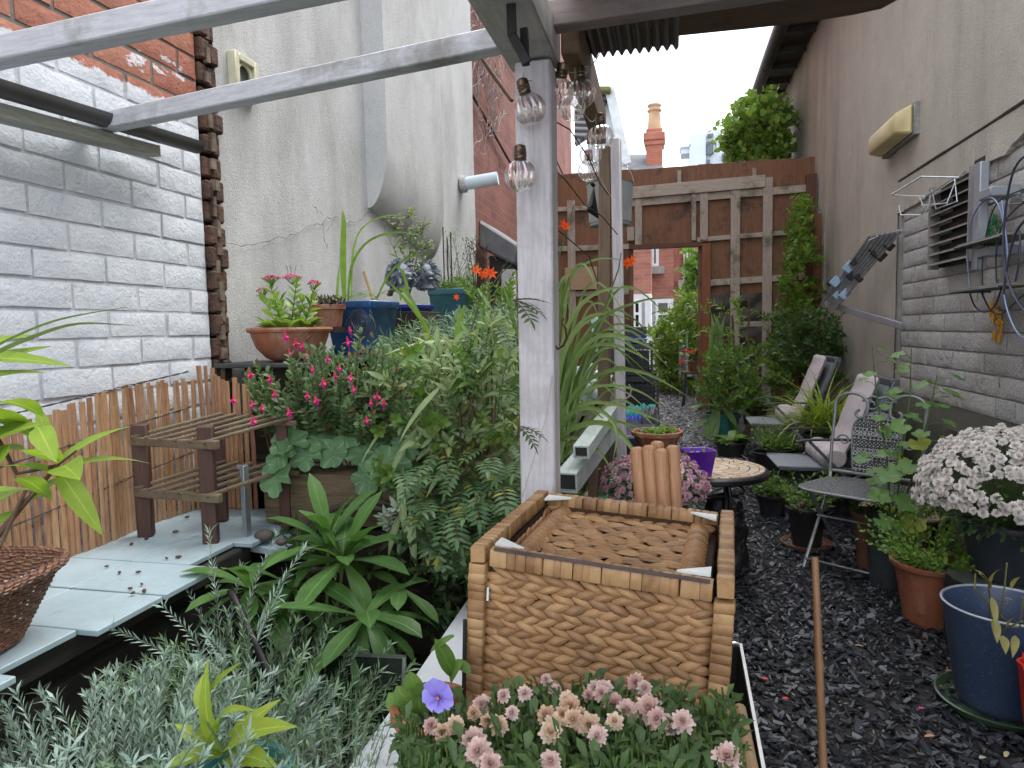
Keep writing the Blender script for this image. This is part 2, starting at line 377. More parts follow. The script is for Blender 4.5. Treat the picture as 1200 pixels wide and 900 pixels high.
# the material reads height from object coordinates: the root stands at z 0
# ---- raw brick end beside it
QB = pm('raw_brick_end', (.11,.055,.035), (.045,.026,.02), 18, .9, 0, 1.0, 40, bdist=.015)
q = thing('brick_pier', 'ragged dark brown brick edge between white wall and grey render', 'pier', (-1.5, 2.09, 0))
b = MB(); z0 = .55
while z0 < 3.8:
    h = .068
    for _ in range(2):
        y0 = 2.045+U(-.004,.004)+_*.045; b.slab(-1.7, -1.486+U(-.012,.008), y0, y0+.042+U(-.004,.006), z0+U(0,.004), z0+h+U(-.006,.004))
    z0 += .075
b.build('brick_ends', QB, q, bev=.006, smooth=0)
b = MB()
for i in range(46):
    zz = .6+i*.07; b.box((-1.489+U(-.006,.004), 2.085+U(-.008,.008), zz), (.02, U(.012,.03), U(.03,.07)), rotz(U(-.3,.3)))
b.build('mortar_lumps', pm('old_mortar', (.22,.17,.13), (.07,.045,.035), 25, .95, 0, 1, 60), q, smooth=0)['kind'] = 'stuff'

# ---- grey rendered wall with corbelled flue breast
def render_mat(name, c1, c2, stain, sc=1.0, bumps=.5, grain=170, ystreak=(2.2, 2.2, .7)):
    k = NT(name); st = k.noise(1.0, 8, .68, k.map(ystreak)); fine = k.noise(3.0*sc, 8, .7)
    c = k.ramp(fine, [(.3, c1), (.7, c2)])
    c = k.mix(k.ramp(st, [(.47, (0,0,0)), (.72, (.75,.75,.75))]), c, stain)
    c = k.mix(.18, c, k.ramp(k.noise(grain*.7, 3), [(.35, tuple(x*.4 for x in c1)), (.6, c2)]))
    k.col(c); k.set(Roughness=.9); k.bump(k.math('ADD', k.noise(grain, 3, .6), k.math('MULTIPLY', k.noise(5, 5), 1.6)), bumps, .008); return k.m
RW = render_mat('grey_render', (.46,.465,.465), (.60,.605,.605), (.23,.23,.215))
gw = thing('rendered_wall', 'pale grey rendered wall with a hanging flue breast, behind the potted plants', 'wall', (-1.7, 3.7, 0))
b = MB()
ny, nz_ = 50, 60
def wallgrid(b, x0, ya, yb, za, zb2, ny, nz_, amp, sgn=1):
    vs = []; 
    for i in range(ny+1):
        for j in range(nz_+1):
            y = ya+(yb-ya)*i/ny; z = za+(zb2-za)*j/nz_
            vs.append(V((x0+sgn*amp*(mnoise.noise(V((y*2, z*2, x0)))+.4*mnoise.noise(V((y*7, z*7, x0)))), y, z)))
    b.add(vs, [(i*(nz_+1)+j, (i+1)*(nz_+1)+j, (i+1)*(nz_+1)+j+1, i*(nz_+1)+j+1) for i in range(ny) for j in range(nz_)])
wallgrid(b, -1.5, 2.13, 5.35, .5, 4.6, ny, nz_, .005); b.slab(-1.85, -1.51, 2.132, 5.348, 0, 4.6)
b.build('render_face', RW, gw, smooth=60)
pr = .115; b = MB(); X0 = -1.5; nY = 14; prof = []
zl0, zr0 = 1.78, 1.57; vs_ = []; nj = 16
YA = 3.33; YB = gx(527, 150, X0+pr).y
for i in range(nY+1):
    t = i/nY; y = YA+(YB-YA)*t; zb_ = zl0+(zr0-zl0)*t**1.0+ .0; edge_soft = 1-max(0, (t-.82)/.18)**2
    zb_ += .5*max(0, t-.90)/.10*.7 if t > .90 else 0
    h = .34
    for j in range(nj+1):
        s_ = j/nj
        if s_ < .6: a = s_/.6*math.pi/2; x = X0+pr*math.sin(a)*edge_soft; z = zb_+h*(1-math.cos(a))
        else: x = X0+pr*edge_soft; z = zb_+h+(4.6-zb_-h)*(s_-.6)/.4
        x += .004*mnoise.noise(V((y*5, z*5, 2)))
        vs_.append(V((x, y, z)))
b.add(vs_, [(i*(nj+1)+j, (i+1)*(nj+1)+j, (i+1)*(nj+1)+j+1, i*(nj+1)+j+1) for i in range(nY) for j in range(nj)])
side = [vs_[j] for j in range(nj+1)]+[V((X0-.01, YA, 4.6)), V((X0-.01, YA, zl0))]
b.add(side, [tuple(range(len(side)))[::-1]])
b.build('flue_breast', RW, gw, smooth=50)
crk = pm('crack_dark', (.10,.09,.08), (.2,.19,.17), 30, .95)
b = MB()
def crack(pts, w_):
    for (a, c_) in zip(pts[:-1], pts[1:]):
        A = gx(*a, -1.491); B = gx(*c_, -1.491); n = 5; prev = A
        for i in range(1, n+1):
            P = A.lerp(B, i/n)+V((0, U(-.012,.012), U(-.012,.012))) if i < n else B
            b.tube([prev, P], w_*U(.5,1.2), 4); prev = P
crack([(268,285),(300,286),(340,275),(372,262),(392,255),(405,262),(420,258),(436,244)], .0014)
crack([(378,262),(380,275),(383,292)], .0011); crack([(392,255),(384,270)], .0011); crack([(366,240),(378,252)], .0008)
b.build('crack', crk, gw)
cream = pm('cream_paint', (.62,.6,.44), (.48,.46,.33), 12, .6, 0, .3)
vf = thing('vent_frame', 'small cream plastic vent frame set in the grey rendered wall', 'vent frame', gx(286, 120, -1.5))
b = MB(); P = [gx(271,58,-1.48), gx(299,78,-1.48), gx(301,122,-1.48), gx(271,112,-1.48)]
y0, y1 = P[0].y, P[1].y; z0, z1 = P[2].z, P[0].z
for (a, c_, d, e) in ((y0,y0+.025,z0,z1),(y1-.025,y1,z0,z1),(y0+.025,y1-.025,z1-.025,z1),(y0+.025,y1-.025,z0,z0+.025)): b.slab(-1.5, -1.465, a, c_, d, e)
b.build('frame', cream, vf, bev=.003)
b = MB(); b.slab(-1.499, -1.494, y0+.025, y1-.025, z0+.025, z1-.025); b.build('pane', pm('dull_pane', (.12,.13,.13), None, 9, .3), vf)
b = MB(); ym = (y0+y1)/2; rr = (y1-y0)/2-.03
b.tube([(-1.48, ym+math.cos(a)*rr, z1-.03-rr*.9+math.sin(a)*rr) for a in [math.pi*i/10 for i in range(11)]], .006, 6); b.build('arch', cream, vf)
fp = thing('flue_pipe', 'white plastic outlet pipe sticking out of the grey wall', 'pipe', gx(545, 218, -1.5))
c0 = gx(541, 216, -1.49); b = MB(); e_ = c0+V((.27, .02, .03)); b.tube([c0, c0.lerp(e_, .5), e_], .047, 20, cap=False)
b.tube([e_+V((-.002,0,0)), c0.lerp(e_, .3)], .043, 20)
b.build('pipe', pm('pale_plastic', (.6,.68,.74), (.5,.58,.64), 10, .35), fp)
b = MB(); b.tube([c0, c0+V((.035,0,0))], .062, 20); b.build('collar', RW, fp)

# ---- beyond it: red brick flank wall, lead covered lean-to and doorway
FB = far_brick('flank_brick', (.17,.052,.038), (.27,.10,.075), (.2,.17,.16), 'YZ')
fw_ = thing('brick_flank_wall', 'long red brick flank wall receding behind the painted post', 'wall', (-1.75, 8.5, 0))
b = MB(); b.slab(-1.95, -1.6, 5.352, 11.7, 0, 9); b.build('brickwork', FB, fw_)
b = MB()
for zz in (2.5, 3.6, 4.7): b.tube([(-1.57, 5.36, zz+.6), (-1.55, 8, zz+.1), (-1.57, 11, zz-.2)], .012, 6)
b.build('cable', pm('black_cable', (.02,.02,.02)), fw_)
lt = thing('lean_to', 'dark lead covered lean-to porch with a black doorway behind the plants', 'lean-to', (-1.4, 6.0, 0))
LD = pm('lead_roof', (.09,.09,.1), (.16,.16,.17), 6, .5, 0, .3)
b = MB(); p0, p1, p2, p3 = gy(560,256,5.5), gy(606,286,5.5), gy(606,312,5.5), gy(560,290,5.5)
b.prism([(p.x, p.z) for p in (p0, p1, p2, p3)], (0,5.5,0), (1,0,0), (0,0,1), (0,.6,0)); b.build('roof', LD, lt, bev=.02)
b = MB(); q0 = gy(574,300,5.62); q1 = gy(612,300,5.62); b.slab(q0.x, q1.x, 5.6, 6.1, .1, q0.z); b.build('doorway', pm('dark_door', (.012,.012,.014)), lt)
b = MB(); q0 = gy(588,316,5.55); q1 = gy(604,316,5.55); b.slab(q0.x, q1.x, 5.52, 5.6, .1, q0.z); b.build('pilaster', RW, lt, bev=.01)

# ---- far houses
SL = far_brick('slate_tiles', (.10,.11,.13), (.15,.16,.18), (.05,.05,.055), 'XY', .3, .22)
def facade(px0, px1, py0, py1, Y): a = gy(px0, py0, Y); c_ = gy(px1, py1, Y); return a.x, c_.x, c_.z, a.z
wh = thing('gable_house', 'white gabled house end with a mossy tiled roof beyond the fence', 'house', gy(712, 260, 17.5))
P = [gy(*p, 17) for p in ((689,230),(689,152),(714,107),(735,194),(735,230))]
b = MB(); b.prism([(p.x, p.z) for p in P], (0,17,0), (1,0,0), (0,0,1), (0,5,0)); b.build('gable_wall', pm('pale_blue_wall', (.6,.66,.68), (.5,.56,.58), 4, .8, 0, .2), wh)
rt = k = NT('wavy_tiles'); wv = k.n('TexWave', Scale=2.2, Distortion=1.5, _bands_direction='Z'); k.l(k.tc.outputs['Object'], wv.inputs[0]); k.col(k.ramp(wv.outputs[1], [(.2, (.03,.03,.035)), (.7, (.2,.2,.2))])); k.set(Roughness=.8); k.bump(wv.outputs[1], .8, .05)
b = MB(); A = [gy(673,168,16.6), gy(673,126,16.6), gy(699,103,17.2), gy(717,103,17.0), gy(715,108,16.8), gy(690,156,16.8)]
b.add([p for p in A]+[p+V((0,.35,0)) for p in A], [tuple(range(6)), tuple(range(11,5,-1))]+[(i, i+6, (i+1) % 6+6, (i+1) % 6) for i in range(6)])
b.build('roof', rt.m, wh, smooth=0)
b = MB(); b.beam(gy(698,106,16.7), gy(716,106,16.7), .3, .12); b.build('mossy_ridge', pm('moss', (.1,.12,.03), (.16,.15,.07), 5, .95, 0, .6, 12), wh, bev=.03)
b = MB(); b.beam(gy(714,104,16.9), gy(734.5,193,16.9), .2, .22, up=(1,0,.3)); b.build('bargeboard', pm('pale_board', (.55,.6,.62)), wh)
ch = thing('chimney_house', 'slate roofed house with a tall red brick chimney and clay pot', 'house', gy(760, 260, 20.5))
x0, x1, z0, z1 = facade(757, 776.5, 151, 240, 20); b = MB(); b.slab(x0, x1, 20, 20.6, z0, z1)
CB = far_brick('chimney_brick', (.28,.085,.05), (.36,.13,.08), (.2,.16,.14), 'XZ')
b.slab(x0-.07, x1+.07, 19.93, 20.67, z1-.32, z1-.12); b.slab(x0-.04, x1+.04, 19.96, 20.64, z1-.45, z1-.32); b.build('chimney', CB, ch, bev=.015)
xm = (x0+x1)/2; pz = gy(766,123,20.3).z; b = MB(); hh = pz-z1
b.lathe([(.2,0),(.19,.05),(.17,hh*.5),(.15,hh*.72),(.2,hh*.75),(.2,hh*.8),(.16,hh*.84),(.16,hh*.92),(.19,hh*.94),(.19,hh)], (xm, 20.3, z1), 16)
b.build('chimney_pot', pm('buff_clay', (.42,.28,.17), (.33,.2,.12), 4, .85), ch)
b = MB(); A = [gy(728,206,19.2), gy(779,206,19.2), gy(774,180,21), gy(724,182,21)]; b.add(A+[p+V((0,.3,-.3)) for p in A], [(0,1,2,3),(7,6,5,4),(0,4,5,1),(1,5,6,2),(2,6,7,3),(3,7,4,0)]); b.build('roof', SL, ch)
b = MB(); x0, x1, z0, z1 = facade(728, 779, 204, 300, 19.3); b.slab(x0, x1, 19.3, 24, .2, z1); b.build('wall', CB, ch)
tw = thing('tower_block', 'distant pale grey tower block with few windows and a roof rail', 'tower block', gy(828, 260, 81))
TM = pm('tower_panel', (.5,.55,.6), (.45,.5,.55), .3, .6); TD = pm('tower_glass', (.08,.1,.13), None, 5, .2)
for (a, c_, t_, Y_) in ((808, 827, 158, 80), (827, 846, 153, 80.6), (843, 870, 166, 81)):
    x0, x1, z0, z1 = facade(a, c_, t_, 240, Y_); b = MB(); b.slab(x0, x1, Y_, Y_+8, 0, z1); b.build('block', TM, tw)
for (a, c_, t_, bt) in ((828,836,166,180),(829,836,157,160),(828,832,187,191),(846,868,180,186)):
    x0, x1, z0, z1 = facade(a, c_, t_, bt, 79.9); b = MB(); b.slab(x0, x1, 79.88, 80.4, z0, z1); b.build('window', TD, tw)
x0, x1, z0, z1 = facade(797, 809, 170, 172, 80); b = MB(); b.slab(x0, x1, 80, 83, z0, z1); b.slab(x0+.1,x1,80.3,83,z0-.6,z0)
for i in range(5): b.tube([(x0+(x1-x0)*i/4, 80.05, z1), (x0+(x1-x0)*i/4, 80.05, z1+.9)], .05, 5)
b.tube([(x0,80.05,z1+.9),(x1,80.05,z1+.9)], .05, 5); b.build('balcony', TM, tw)

bh_ = thing('terraced_house', 'red brick house with white sash windows seen through the gate opening', 'house', gy(775, 500, 15))
HB = far_brick('house_brick', (.25,.08,.055), (.36,.15,.11), (.3,.26,.23), 'XZ')
x0, x1, z0, z1 = facade(727, 763, 240, 345, 14.5); b = MB(); b.slab(x0, x1, 14.5, 20, gy(740,345,14.5).z, z1)
x2, x3, z2, z3 = facade(763, 790, 240, 350, 15.4); b.slab(x2, x3, 15.4, 20, z2, z3)
x4, x5, z4, z5 = facade(790, 818, 240, 500, 16.2); b.slab(x4, x5, 16.2, 21, .2, z5); b.build('wall', HB, bh_)
b = MB(); b.slab(x0, x1, 14.46, 20.1, .2, gy(740,345,14.5).z); b.slab(x2, x3-.01, 15.36, 20.1, .2, z2); b.build('rendered_base', pm('white_render', (.6,.62,.62), (.5,.5,.5), 3, .8), bh_)
WF = pm('white_frame', (.7,.72,.74), (.6,.62,.64), 8, .5); GL = pm('dark_glass', (.03,.035,.04), None, 5, .08)
for (a, c_, t_, bt, Y_) in ((763,772,262,312,15.3),(801,806,262,328,16.1),(741,752,352,386,14.38),(756,763,346,386,14.38),(768,786,352,386,15.28)):
    x0, x1, z0, z1 = facade(a, c_, t_, bt, Y_); b = MB(); t = .06
    b.slab(x0, x0+t, Y_, Y_+.12, z0, z1); b.slab(x1-t, x1, Y_, Y_+.12, z0, z1); b.slab(x0+t, x1-t, Y_, Y_+.12, z0, z0+t); b.slab(x0+t, x1-t, Y_, Y_+.12, z1-t, z1); zm = (z0+z1)/2; b.slab(x0+t, x1-t, Y_, Y_+.1, zm, zm+.05)
    w_ = b.build('window', WF, bh_); b = MB(); b.slab(x0+t, x1-t, Y_+.06, Y_+.08, z0+t, z1-t); b.build('pane', GL, w_)
    if bt in (312, 328): b = MB(); b.slab(x0-.12, x1+.12, Y_-.1, Y_+.06, z0-.16, z0-.004); b.build('sill', pm('stone_sill', (.3,.29,.27)), w_)

# ---- right: rendered wall over concrete blocks
RB = render_mat('brown_render', (.42,.39,.335), (.53,.495,.43), (.22,.20,.17), 1.0, .8, 130, (2.0, 2.0, .4))
rw = thing('rendered_gable_wall', 'tall brown grey roughcast wall on the right with dark eaves', 'wall', (1.75, 6.5, 0))
b = MB(); wallgrid(b, 1.55, 5.40, 11.6, 0, 4.36, 60, 46, .006); b.slab(1.56, 2.0, 5.402, 11.598, 0, 4.36)
wallgrid(b, 1.535, -.6, 5.40, 2.125, 4.36, 60, 26, .006); b.slab(1.545, 2.0, -.6, 5.398, 2.125, 4.36)
b.build('render_face', RB, rw, smooth=60)
b = MB(); # lower band ends in a ragged edge
ed = [(-.6,2.06),(3.0,2.02),(3.55,2.0),(3.72,1.965),(3.8,1.93),(4.05,1.935),(4.2,1.93),(4.8,1.92),(5.2,1.905),(5.3,1.9),(5.40,1.9)]
poly = []
for (a, c_) in zip(ed[:-1], ed[1:]):
    for i in range(6): t = i/6; poly.append((a[0]+(c_[0]-a[0])*t, a[1]+(c_[1]-a[1])*t+U(-.006,.006)))
poly += [(5.40,1.9),(5.40,2.112),(-.6,2.112)]
b.prism(poly, (1.547,0,0), (0,1,0), (0,0,1), (.04,0,0)); b.build('render_band', RB, rw, smooth=0)
b = MB(); b.slab(1.2, 2.1, -.6, 11.7, 4.36, 4.42); b.slab(1.2, 1.225, -.6, 11.7, 4.30, 4.56)
b.tube([(1.17, y, 4.36) for y in (-.6, 4, 8, 11.8)], .06, 10)
for i in range(22): b.slab(1.225, 1.53, i*.55, i*.55+.06, 4.29, 4.36)
b.build('eaves', pm('black_eaves', (.02,.018,.017), (.05,.045,.04), 8, .8), rw)
b = MB(); b.beam((1.1,5.4,4.52), (2.9,5.4,5.9), 12.6, .04, up=(0,0,1)) if False else b.add([V(p) for p in ((1.14,-.6,4.5),(1.14,11.75,4.5),(3.2,11.75,6.1),(3.2,-.6,6.1),(1.14,-.6,4.45),(1.14,11.75,4.45),(3.2,11.75,6.05),(3.2,-.6,6.05))], [(0,1,2,3),(7,6,5,4),(0,4,5,1),(1,5,6,2),(2,6,7,3),(3,7,4,0)])
b.build('roof', SL, rw, smooth=0)
k = NT('concrete_block'); g = k.n('NewGeometry')
fine = k.noise(130, 4, .7); cc = k.mix(.5, k.ramp(fine, [(.38, (.16,.16,.16)), (.5, (.50,.50,.49)), (.66, (.80,.80,.79))]), k.ramp(g.outputs['Random Per Island'], [(0, (.38,.38,.375)), (.5, (.47,.47,.46)), (1, (.54,.53,.50))]))
cc = k.mix(k.ramp(k.noise(2.2, 5), [(.5, (0,0,0)), (.72, (.6,.6,.6))]), cc, (.25,.23,.19)); k.col(cc); k.set(Roughness=.95); k.bump(k.math('ADD', fine, k.noise(45, 5)), 1.0, .009); CBk = k.m
cw = thing('block_wall', 'pale split faced concrete block wall under the brown render on the right', 'wall', (1.75, 3.5, 0))
b = MB(); CHB = .107
for r_ in range(13):
    z0 = .66+r_*CHB; off = (r_*.173) % .41
    y = 1.2+off-.41
    while y < 5.3:
        l = .41 if R.random() < .72 else .205; ya, yb = max(1.0, y+.004), min(5.33, y+l-.004); y += l
        if yb-ya < .04: continue
        zl, zh = z0+.005, z0+CHB-.006; nx, nz2_ = max(2, int((yb-ya)/.02)), 5; vs_ = []; sd0 = U(0, 50); am = .0035 if R.random() < .7 else .008
        for i in range(nx+1):
            for j in range(nz2_+1):
                yy = ya+(yb-ya)*i/nx; zz = zl+(zh-zl)*j/nz2_; rim = i in (0,nx) or j in (0,nz2_)
                vs_.append(V((1.566+(.006 if rim else 0)-am*mnoise.noise(V((yy*38, zz*38, sd0)))-am*.7*mnoise.noise(V((yy*90, zz*90, sd0))), yy, zz)))
        m_ = nz2_+1; fs = [(i*m_+j, i*m_+j+1, (i+1)*m_+j+1, (i+1)*m_+j) for i in range(nx) for j in range(nz2_)]
        ring = [i*m_ for i in range(nx+1)]+[nx*m_+j for j in range(1, m_)]+[i*m_+nz2_ for i in range(nx-1, -1, -1)]+[j for j in range(nz2_-1, 0, -1)]
        bk = len(vs_); vs_ += [V((1.6, vs_[i].y, vs_[i].z)) for i in ring]
        fs += [(ring[i], ring[(i+1) % len(ring)], bk+(i+1) % len(ring), bk+i) for i in range(len(ring))]
        b.add(vs_, fs)
b.build('blocks', CBk, cw, smooth=45)
b = MB(); b.slab(1.578, 1.9, -.6, 5.36, 0, 2.12); b.slab(1.56, 1.9, 5.36, 5.4, .0, 2.12); b.build('mortar', pm('block_mortar', (.24,.235,.225), (.36,.35,.33), 14, .95, 0, .8), cw)
for nm, cl, pts in (('green_mark', (.01,.2,.05), [(1160,262),(1165,256),(1168,266),(1163,275),(1158,272)]), ('yellow_mark', (.75,.36,.01), [(1161,356),(1166,364),(1170,369),(1162,374),(1160,366)]), ('yellow_mark', (.75,.36,.01), [(1168,378),(1172,377),(1171,388),(1169,397),(1164,393)])):
    b = MB()
    c_ = V((0,0,0)); PP = [gx(p[0], p[1], 1.552) for p in pts]
    for P_ in PP:
        for _ in range(10): q_ = P_+V((0, U(-.022,.022), U(-.016,.016))); b.ball((1.556, q_.y, q_.z), U(.005,.011), 7, 4, (.35,1,1.3))
    b.build(nm, pm(nm, cl, None, 20, .5), cw)
b = MB(); vs_ = []; nn = 40
for i in range(nn+1):
    y = 1.4+i*4.0/nn
    for (x, z) in ((1.36,0),(1.37,.5),(1.385,.60),(1.43,.64),(1.50,.655),(1.59,.665)): vs_.append(V((x+.014*mnoise.noise(V((y*6, z*9, 0))), y, z+.012*mnoise.noise(V((y*7, x*9, 4))))))
b.add(vs_, [(i*6+j, i*6+j+1, (i+1)*6+j+1, (i+1)*6+j) for i in range(nn) for j in range(5)])
lg = b.build('plinth', pm('mossy_concrete', (.05,.045,.035), (.035,.036,.02), 9, .95, 0, 1, 40, bdist=.01), None); tag(lg, 'mossy dark concrete plinth along the foot of the block wall', 'plinth')

# ================================================================== FENCE AND GATE OPENING
FY = 8.2
FW1 = wood('fence_brown', (.23,.10,.045), (.125,.054,.026), 'Z', .7, .5, .4, (.045,.025,.015))
GREYW = wood('weathered_batten', (.44,.37,.31), (.28,.23,.19), 'Z', .85, 1, .5, (.12,.1,.07))
GREYX = wood('weathered_rail', (.46,.39,.33), (.30,.25,.20), 'X', .85, 1, .5, (.13,.11,.08))
DKW = wood('dark_post', (.13,.05,.025), (.07,.03,.018), 'Z', .7, .6, .4)
fc = thing('garden_fence', 'tall brown board fence with a square gateway and pale trellis battens', 'fence', (.07, FY, 0))
def fx(px, py=300): return gy(px, py, FY-.05).x
def fz(px, py): return gy(px, py, FY-.05).z
ztop = fz(800, 193); ox0, ox1 = fx(738), fx(822); ozt = fz(780, 288); x = fx(640); xe = fx(954)
i = 0
while x < xe-.02:
    wd = min(.145+U(-.008,.008), xe-x); b = MB(); lo = .12
    if x > ox0-.03 and x+wd < ox1+.06: lo = ozt
    b.slab(x-.004, x+wd+.004, FY+U(0,.008), FY+.03, lo, ztop+U(-.008,.008))
    b.build('board', FW1, fc, bev=.002); x += wd
def rail(px0, py0, px1, py1, h=.05, d=.03, nm='rail', m=None, yo=.03):
    a, c_ = gy(px0, py0, FY-yo), gy(px1, py1, FY-yo); b = MB(); b.beam(a, c_, d, h, up=Z); return b.build(nm, m or GREYX, fc, bev=.002)
def batten(px, py0, py1, w_=.07, yo=.055, nm='batten', m=None):
    a, c_ = gy(px, py0, FY-yo), gy(px, py1, FY-yo); b = MB(); b.slab(a.x-w_/2, a.x+w_/2, a.y-.012, a.y+.012, c_.z, a.z); return b.build(nm, m or GREYW, fc, bev=.002)
rail(740,226,897,212, .13, .03, yo=.07); rail(740,238,955,220,.08,.03); rail(817,281,955,270,.05,.03); rail(824,332,955,323,.07,.04)
rail(828,382,950,377,.06,.03); rail(646,246,702,243,.05,.03); rail(646,292,737,289,.06,.03); rail(646,346,737,342,.06,.03)
rail(738,290,822,286.5,.05,.08,'lintel', DKW)
for a in ((669,235,372,.09),(739,266,282,.08),(748,229,287,.08),(813,219,282,.05),(825,217,281,.085),(862,212,480,.10),(900,208,470,.10),(796,200,215,.04),(884,197,212,.04)): batten(*a)
batten(732, 288, 420, .10, .02, 'jamb', DKW); 
b = MB(); p_ = gy(827, 288, FY); b.slab(p_.x-.045, p_.x+.05, FY-.09, FY-.012, .1, ozt); b.build('jamb', wood('red_post', (.26,.09,.03), (.15,.055,.025), 'Z'), fc, bev=.004)
b = MB(); p_ = gy(948, 300, FY); b.slab(p_.x-.05, p_.x+.05, FY-.1, FY-.012, .1, ztop-.2); b.build('post', DKW, fc, bev=.004)
b = MB(); a, c_ = gy(662,314,FY-.08), gy(700,339,FY-.08); b.slab(a.x, c_.x, FY-.1, FY-.07, c_.z, a.z); b.build('patch_board', wood('bare_board', (.42,.28,.17), (.36,.24,.15), 'X'), fc, bev=.003)
# sagging dark netting tied behind the battens
TP = pm('dark_netting', (.035,.028,.025), (.075,.06,.05), 12, .7, 0, .6, 50)
b = MB(); vs_ = []; A, B_ = gy(829,345,FY-.06), gy(905,470,FY-.06); nx, nn = 26, 30
for i in range(nx+1):
    for j in range(nn+1):
        x = A.x+(B_.x-A.x)*i/nx; z = A.z+(B_.z-A.z)*j/nn; vs_.append(V((x, FY-.03-.05*abs(mnoise.noise(V((x*3, z*11, 1))))-.02*math.sin(z*30+4*math.sin(x*3)), z)))
b.add(vs_, [(i*(nn+1)+j, i*(nn+1)+j+1, (i+1)*(nn+1)+j+1, (i+1)*(nn+1)+j) for i in range(nx) for j in range(nn)])
tag(b.build('netting', TP, None), 'crumpled dark brown netting hung between the gate battens', 'netting')
# timber offcuts leaning in the corner by the right wall
for (pa, pb, w_, m, lab, Y_) in (((976,238),(970,420),.15,GREYW,'wide grey weathered board leaning beside the fence by the right wall',7.7),((986,264),(984,430),.12,DKW,'narrow dark brown board leaning beside a grey one at the fence',7.5),((958,250),(957,400),.07,wood('red_batten',(.25,.1,.05),(.16,.07,.035),'Z'),'thin reddish post standing behind the climbing plant',7.9)):
    a, c_ = gy(pa[0], pa[1], Y_), gy(pb[0], pb[1], Y_); c_.z = .17; b = MB(); b.beam(a, c_, w_, .03, up=(0,1,0)); tag(b.build('leaning_board', m, None, bev=.003), lab, 'board')

# ================================================================== PERGOLA
WP = wood('white_paint_z', (.62,.60,.63), (.50,.48,.50), 'Z', .6, .8, .35, (.36,.34,.33))
WX = wood('white_paint_x', (.60,.62,.66), (.47,.49,.52), 'X', .6, .8, .35, (.25,.25,.24))
WY = wood('white_paint_y', (.5,.48,.46), (.38,.365,.35), 'Y', .65, .8, .4, (.25,.23,.21))
BRY = wood('old_brown_y', (.20,.13,.08), (.12,.08,.05), 'Y', .8, 1, .5)
pgl = thing('pergola', 'weathered white timber pergola with posts, rafters and a board roof edge', 'pergola', (-.27, 1.45, 0))
def vpost(px0, py0, px1, py1, Y, w_, d, z0, z1, nm, m):
    a = gy(px0, py0, Y); c_ = gy(px1, py1, Y); sl = (a.x-c_.x)/(a.z-c_.z); xa = a.x+(z1-a.z)*sl; xc = a.x+(z0-a.z)*sl
    b = MB(); b.beam((xc, Y+d/2, z0), (xa, Y+d/2, z1), w_, d, up=(0,1,0)); return b.build(nm, m, pgl, bev=.004), xa
vpost(624, 100, 630, 560, 1.40, .074, .075, .05, 1.685, 'post', WP)
vpost(708.5, 180, 707, 450, 2.16, .036, .06, .05, 1.70, 'post', wood('old_brown_z', (.22,.155,.1), (.14,.1,.065), 'Z', .8, 1, .5))
vpost(721, 172, 727, 500, 2.15, .030, .05, .05, 1.72, 'post', WP)
b = MB(); b.slab(-.325, -.222, .0, 1.475, 1.69, 1.765); b.build('header', WY, pgl, bev=.003)
b = MB(); b.beam((-.200, 1.47, 1.765), (-.212, 2.2, 1.765), .040, .10); b.build('header', BRY, pgl, bev=.003)
def rafter(pa, pb, za, zb_, w_, h, m=None, nm='rafter'):
    a, c_ = gz(*pa, za), gz(*pb, zb_); d = (c_-a)
    b = MB(); b.beam(a-V((0,0,0)), c_, w_, h); return b.build(nm, m or WX, pgl, bev=.003)
rafter((72,155),(592,46), 1.70, 1.715, .04, .042)
rafter((-60,75),(420,-28), 1.70, 1.71, .045, .045)
rafter((590,45),(72,155), 1.715, 1.70, .02, .02, nm='fillet') if False else None
rafter((640,22),(960,-28), 1.765, 1.775, .045, .05, wood('mauve_paint_x', (.30,.25,.235), (.22,.185,.175), 'X', .7, .8, .4, (.12,.1,.09)))
# wall batten under the rafters
a, c_ = gx(-30,125,-1.44), gx(178,178,-1.44); b = MB(); b.beam(a, c_, .06, .03); b.build('wall_batten', wood('mossy_white', (.42,.43,.38), (.3,.3,.25), 'Y'), pgl, bev=.002)
# corrugated sheet and broad roof boards to the right
b = MB(); vs_ = []; nn = 60; xa_, xb_ = -.19, .02
for i in range(nn+1):
    x = xa_+(xb_-xa_)*i/nn; z = 1.80+.007*math.sin(i*1.05)
    for y in (.7, 1.72): vs_.append(V((x, y, z)))
    for y in (1.72, .7): vs_.append(V((x, y, z+.003)))
b.add(vs_, [(i*4+j, i*4+(j+1) % 4, (i+1)*4+(j+1) % 4, (i+1)*4+j) for i in range(nn) for j in range(4)])
b.build('corrugated_sheet', wood('old_tin', (.09,.08,.075), (.2,.18,.17), 'Y', .6, 1.4, .3), pgl, smooth=60)
BB = wood('brown_roof_board', (.14,.085,.055), (.085,.05,.035), 'X', .75, .7, .5, (.05,.03,.025))
pts = [gz(p[0], p[1], 1.80) for p in ((748,49),(800,43),(870,36),(943,28),(1000,19),(1033,12),(1053,1))]
poly = [(p.x, p.y) for p in pts]+[(pts[-1].x+.02, pts[-1].y-.3),(pts[-1].x+.05, .5),(.02,.5),(pts[0].x, pts[0].y-.3)]
b = MB(); b.prism(poly, (0,0,1.802), (1,0,0), (0,1,0), (0,0,.04)); b.build('roof_board', BB, pgl, smooth=0, bev=.002)
br = thing('joist_bracket', 'black steel strap bracket hanging under the pergola header above the post', 'bracket', gy(610, 30, 1.2))
BK = pm('black_steel', (.012,.012,.013), (.03,.028,.027), 20, .5, .3)
b = MB(); Pp = [gy(598,-25,1.17), gy(600,42,1.17), gy(618,74,1.17)]
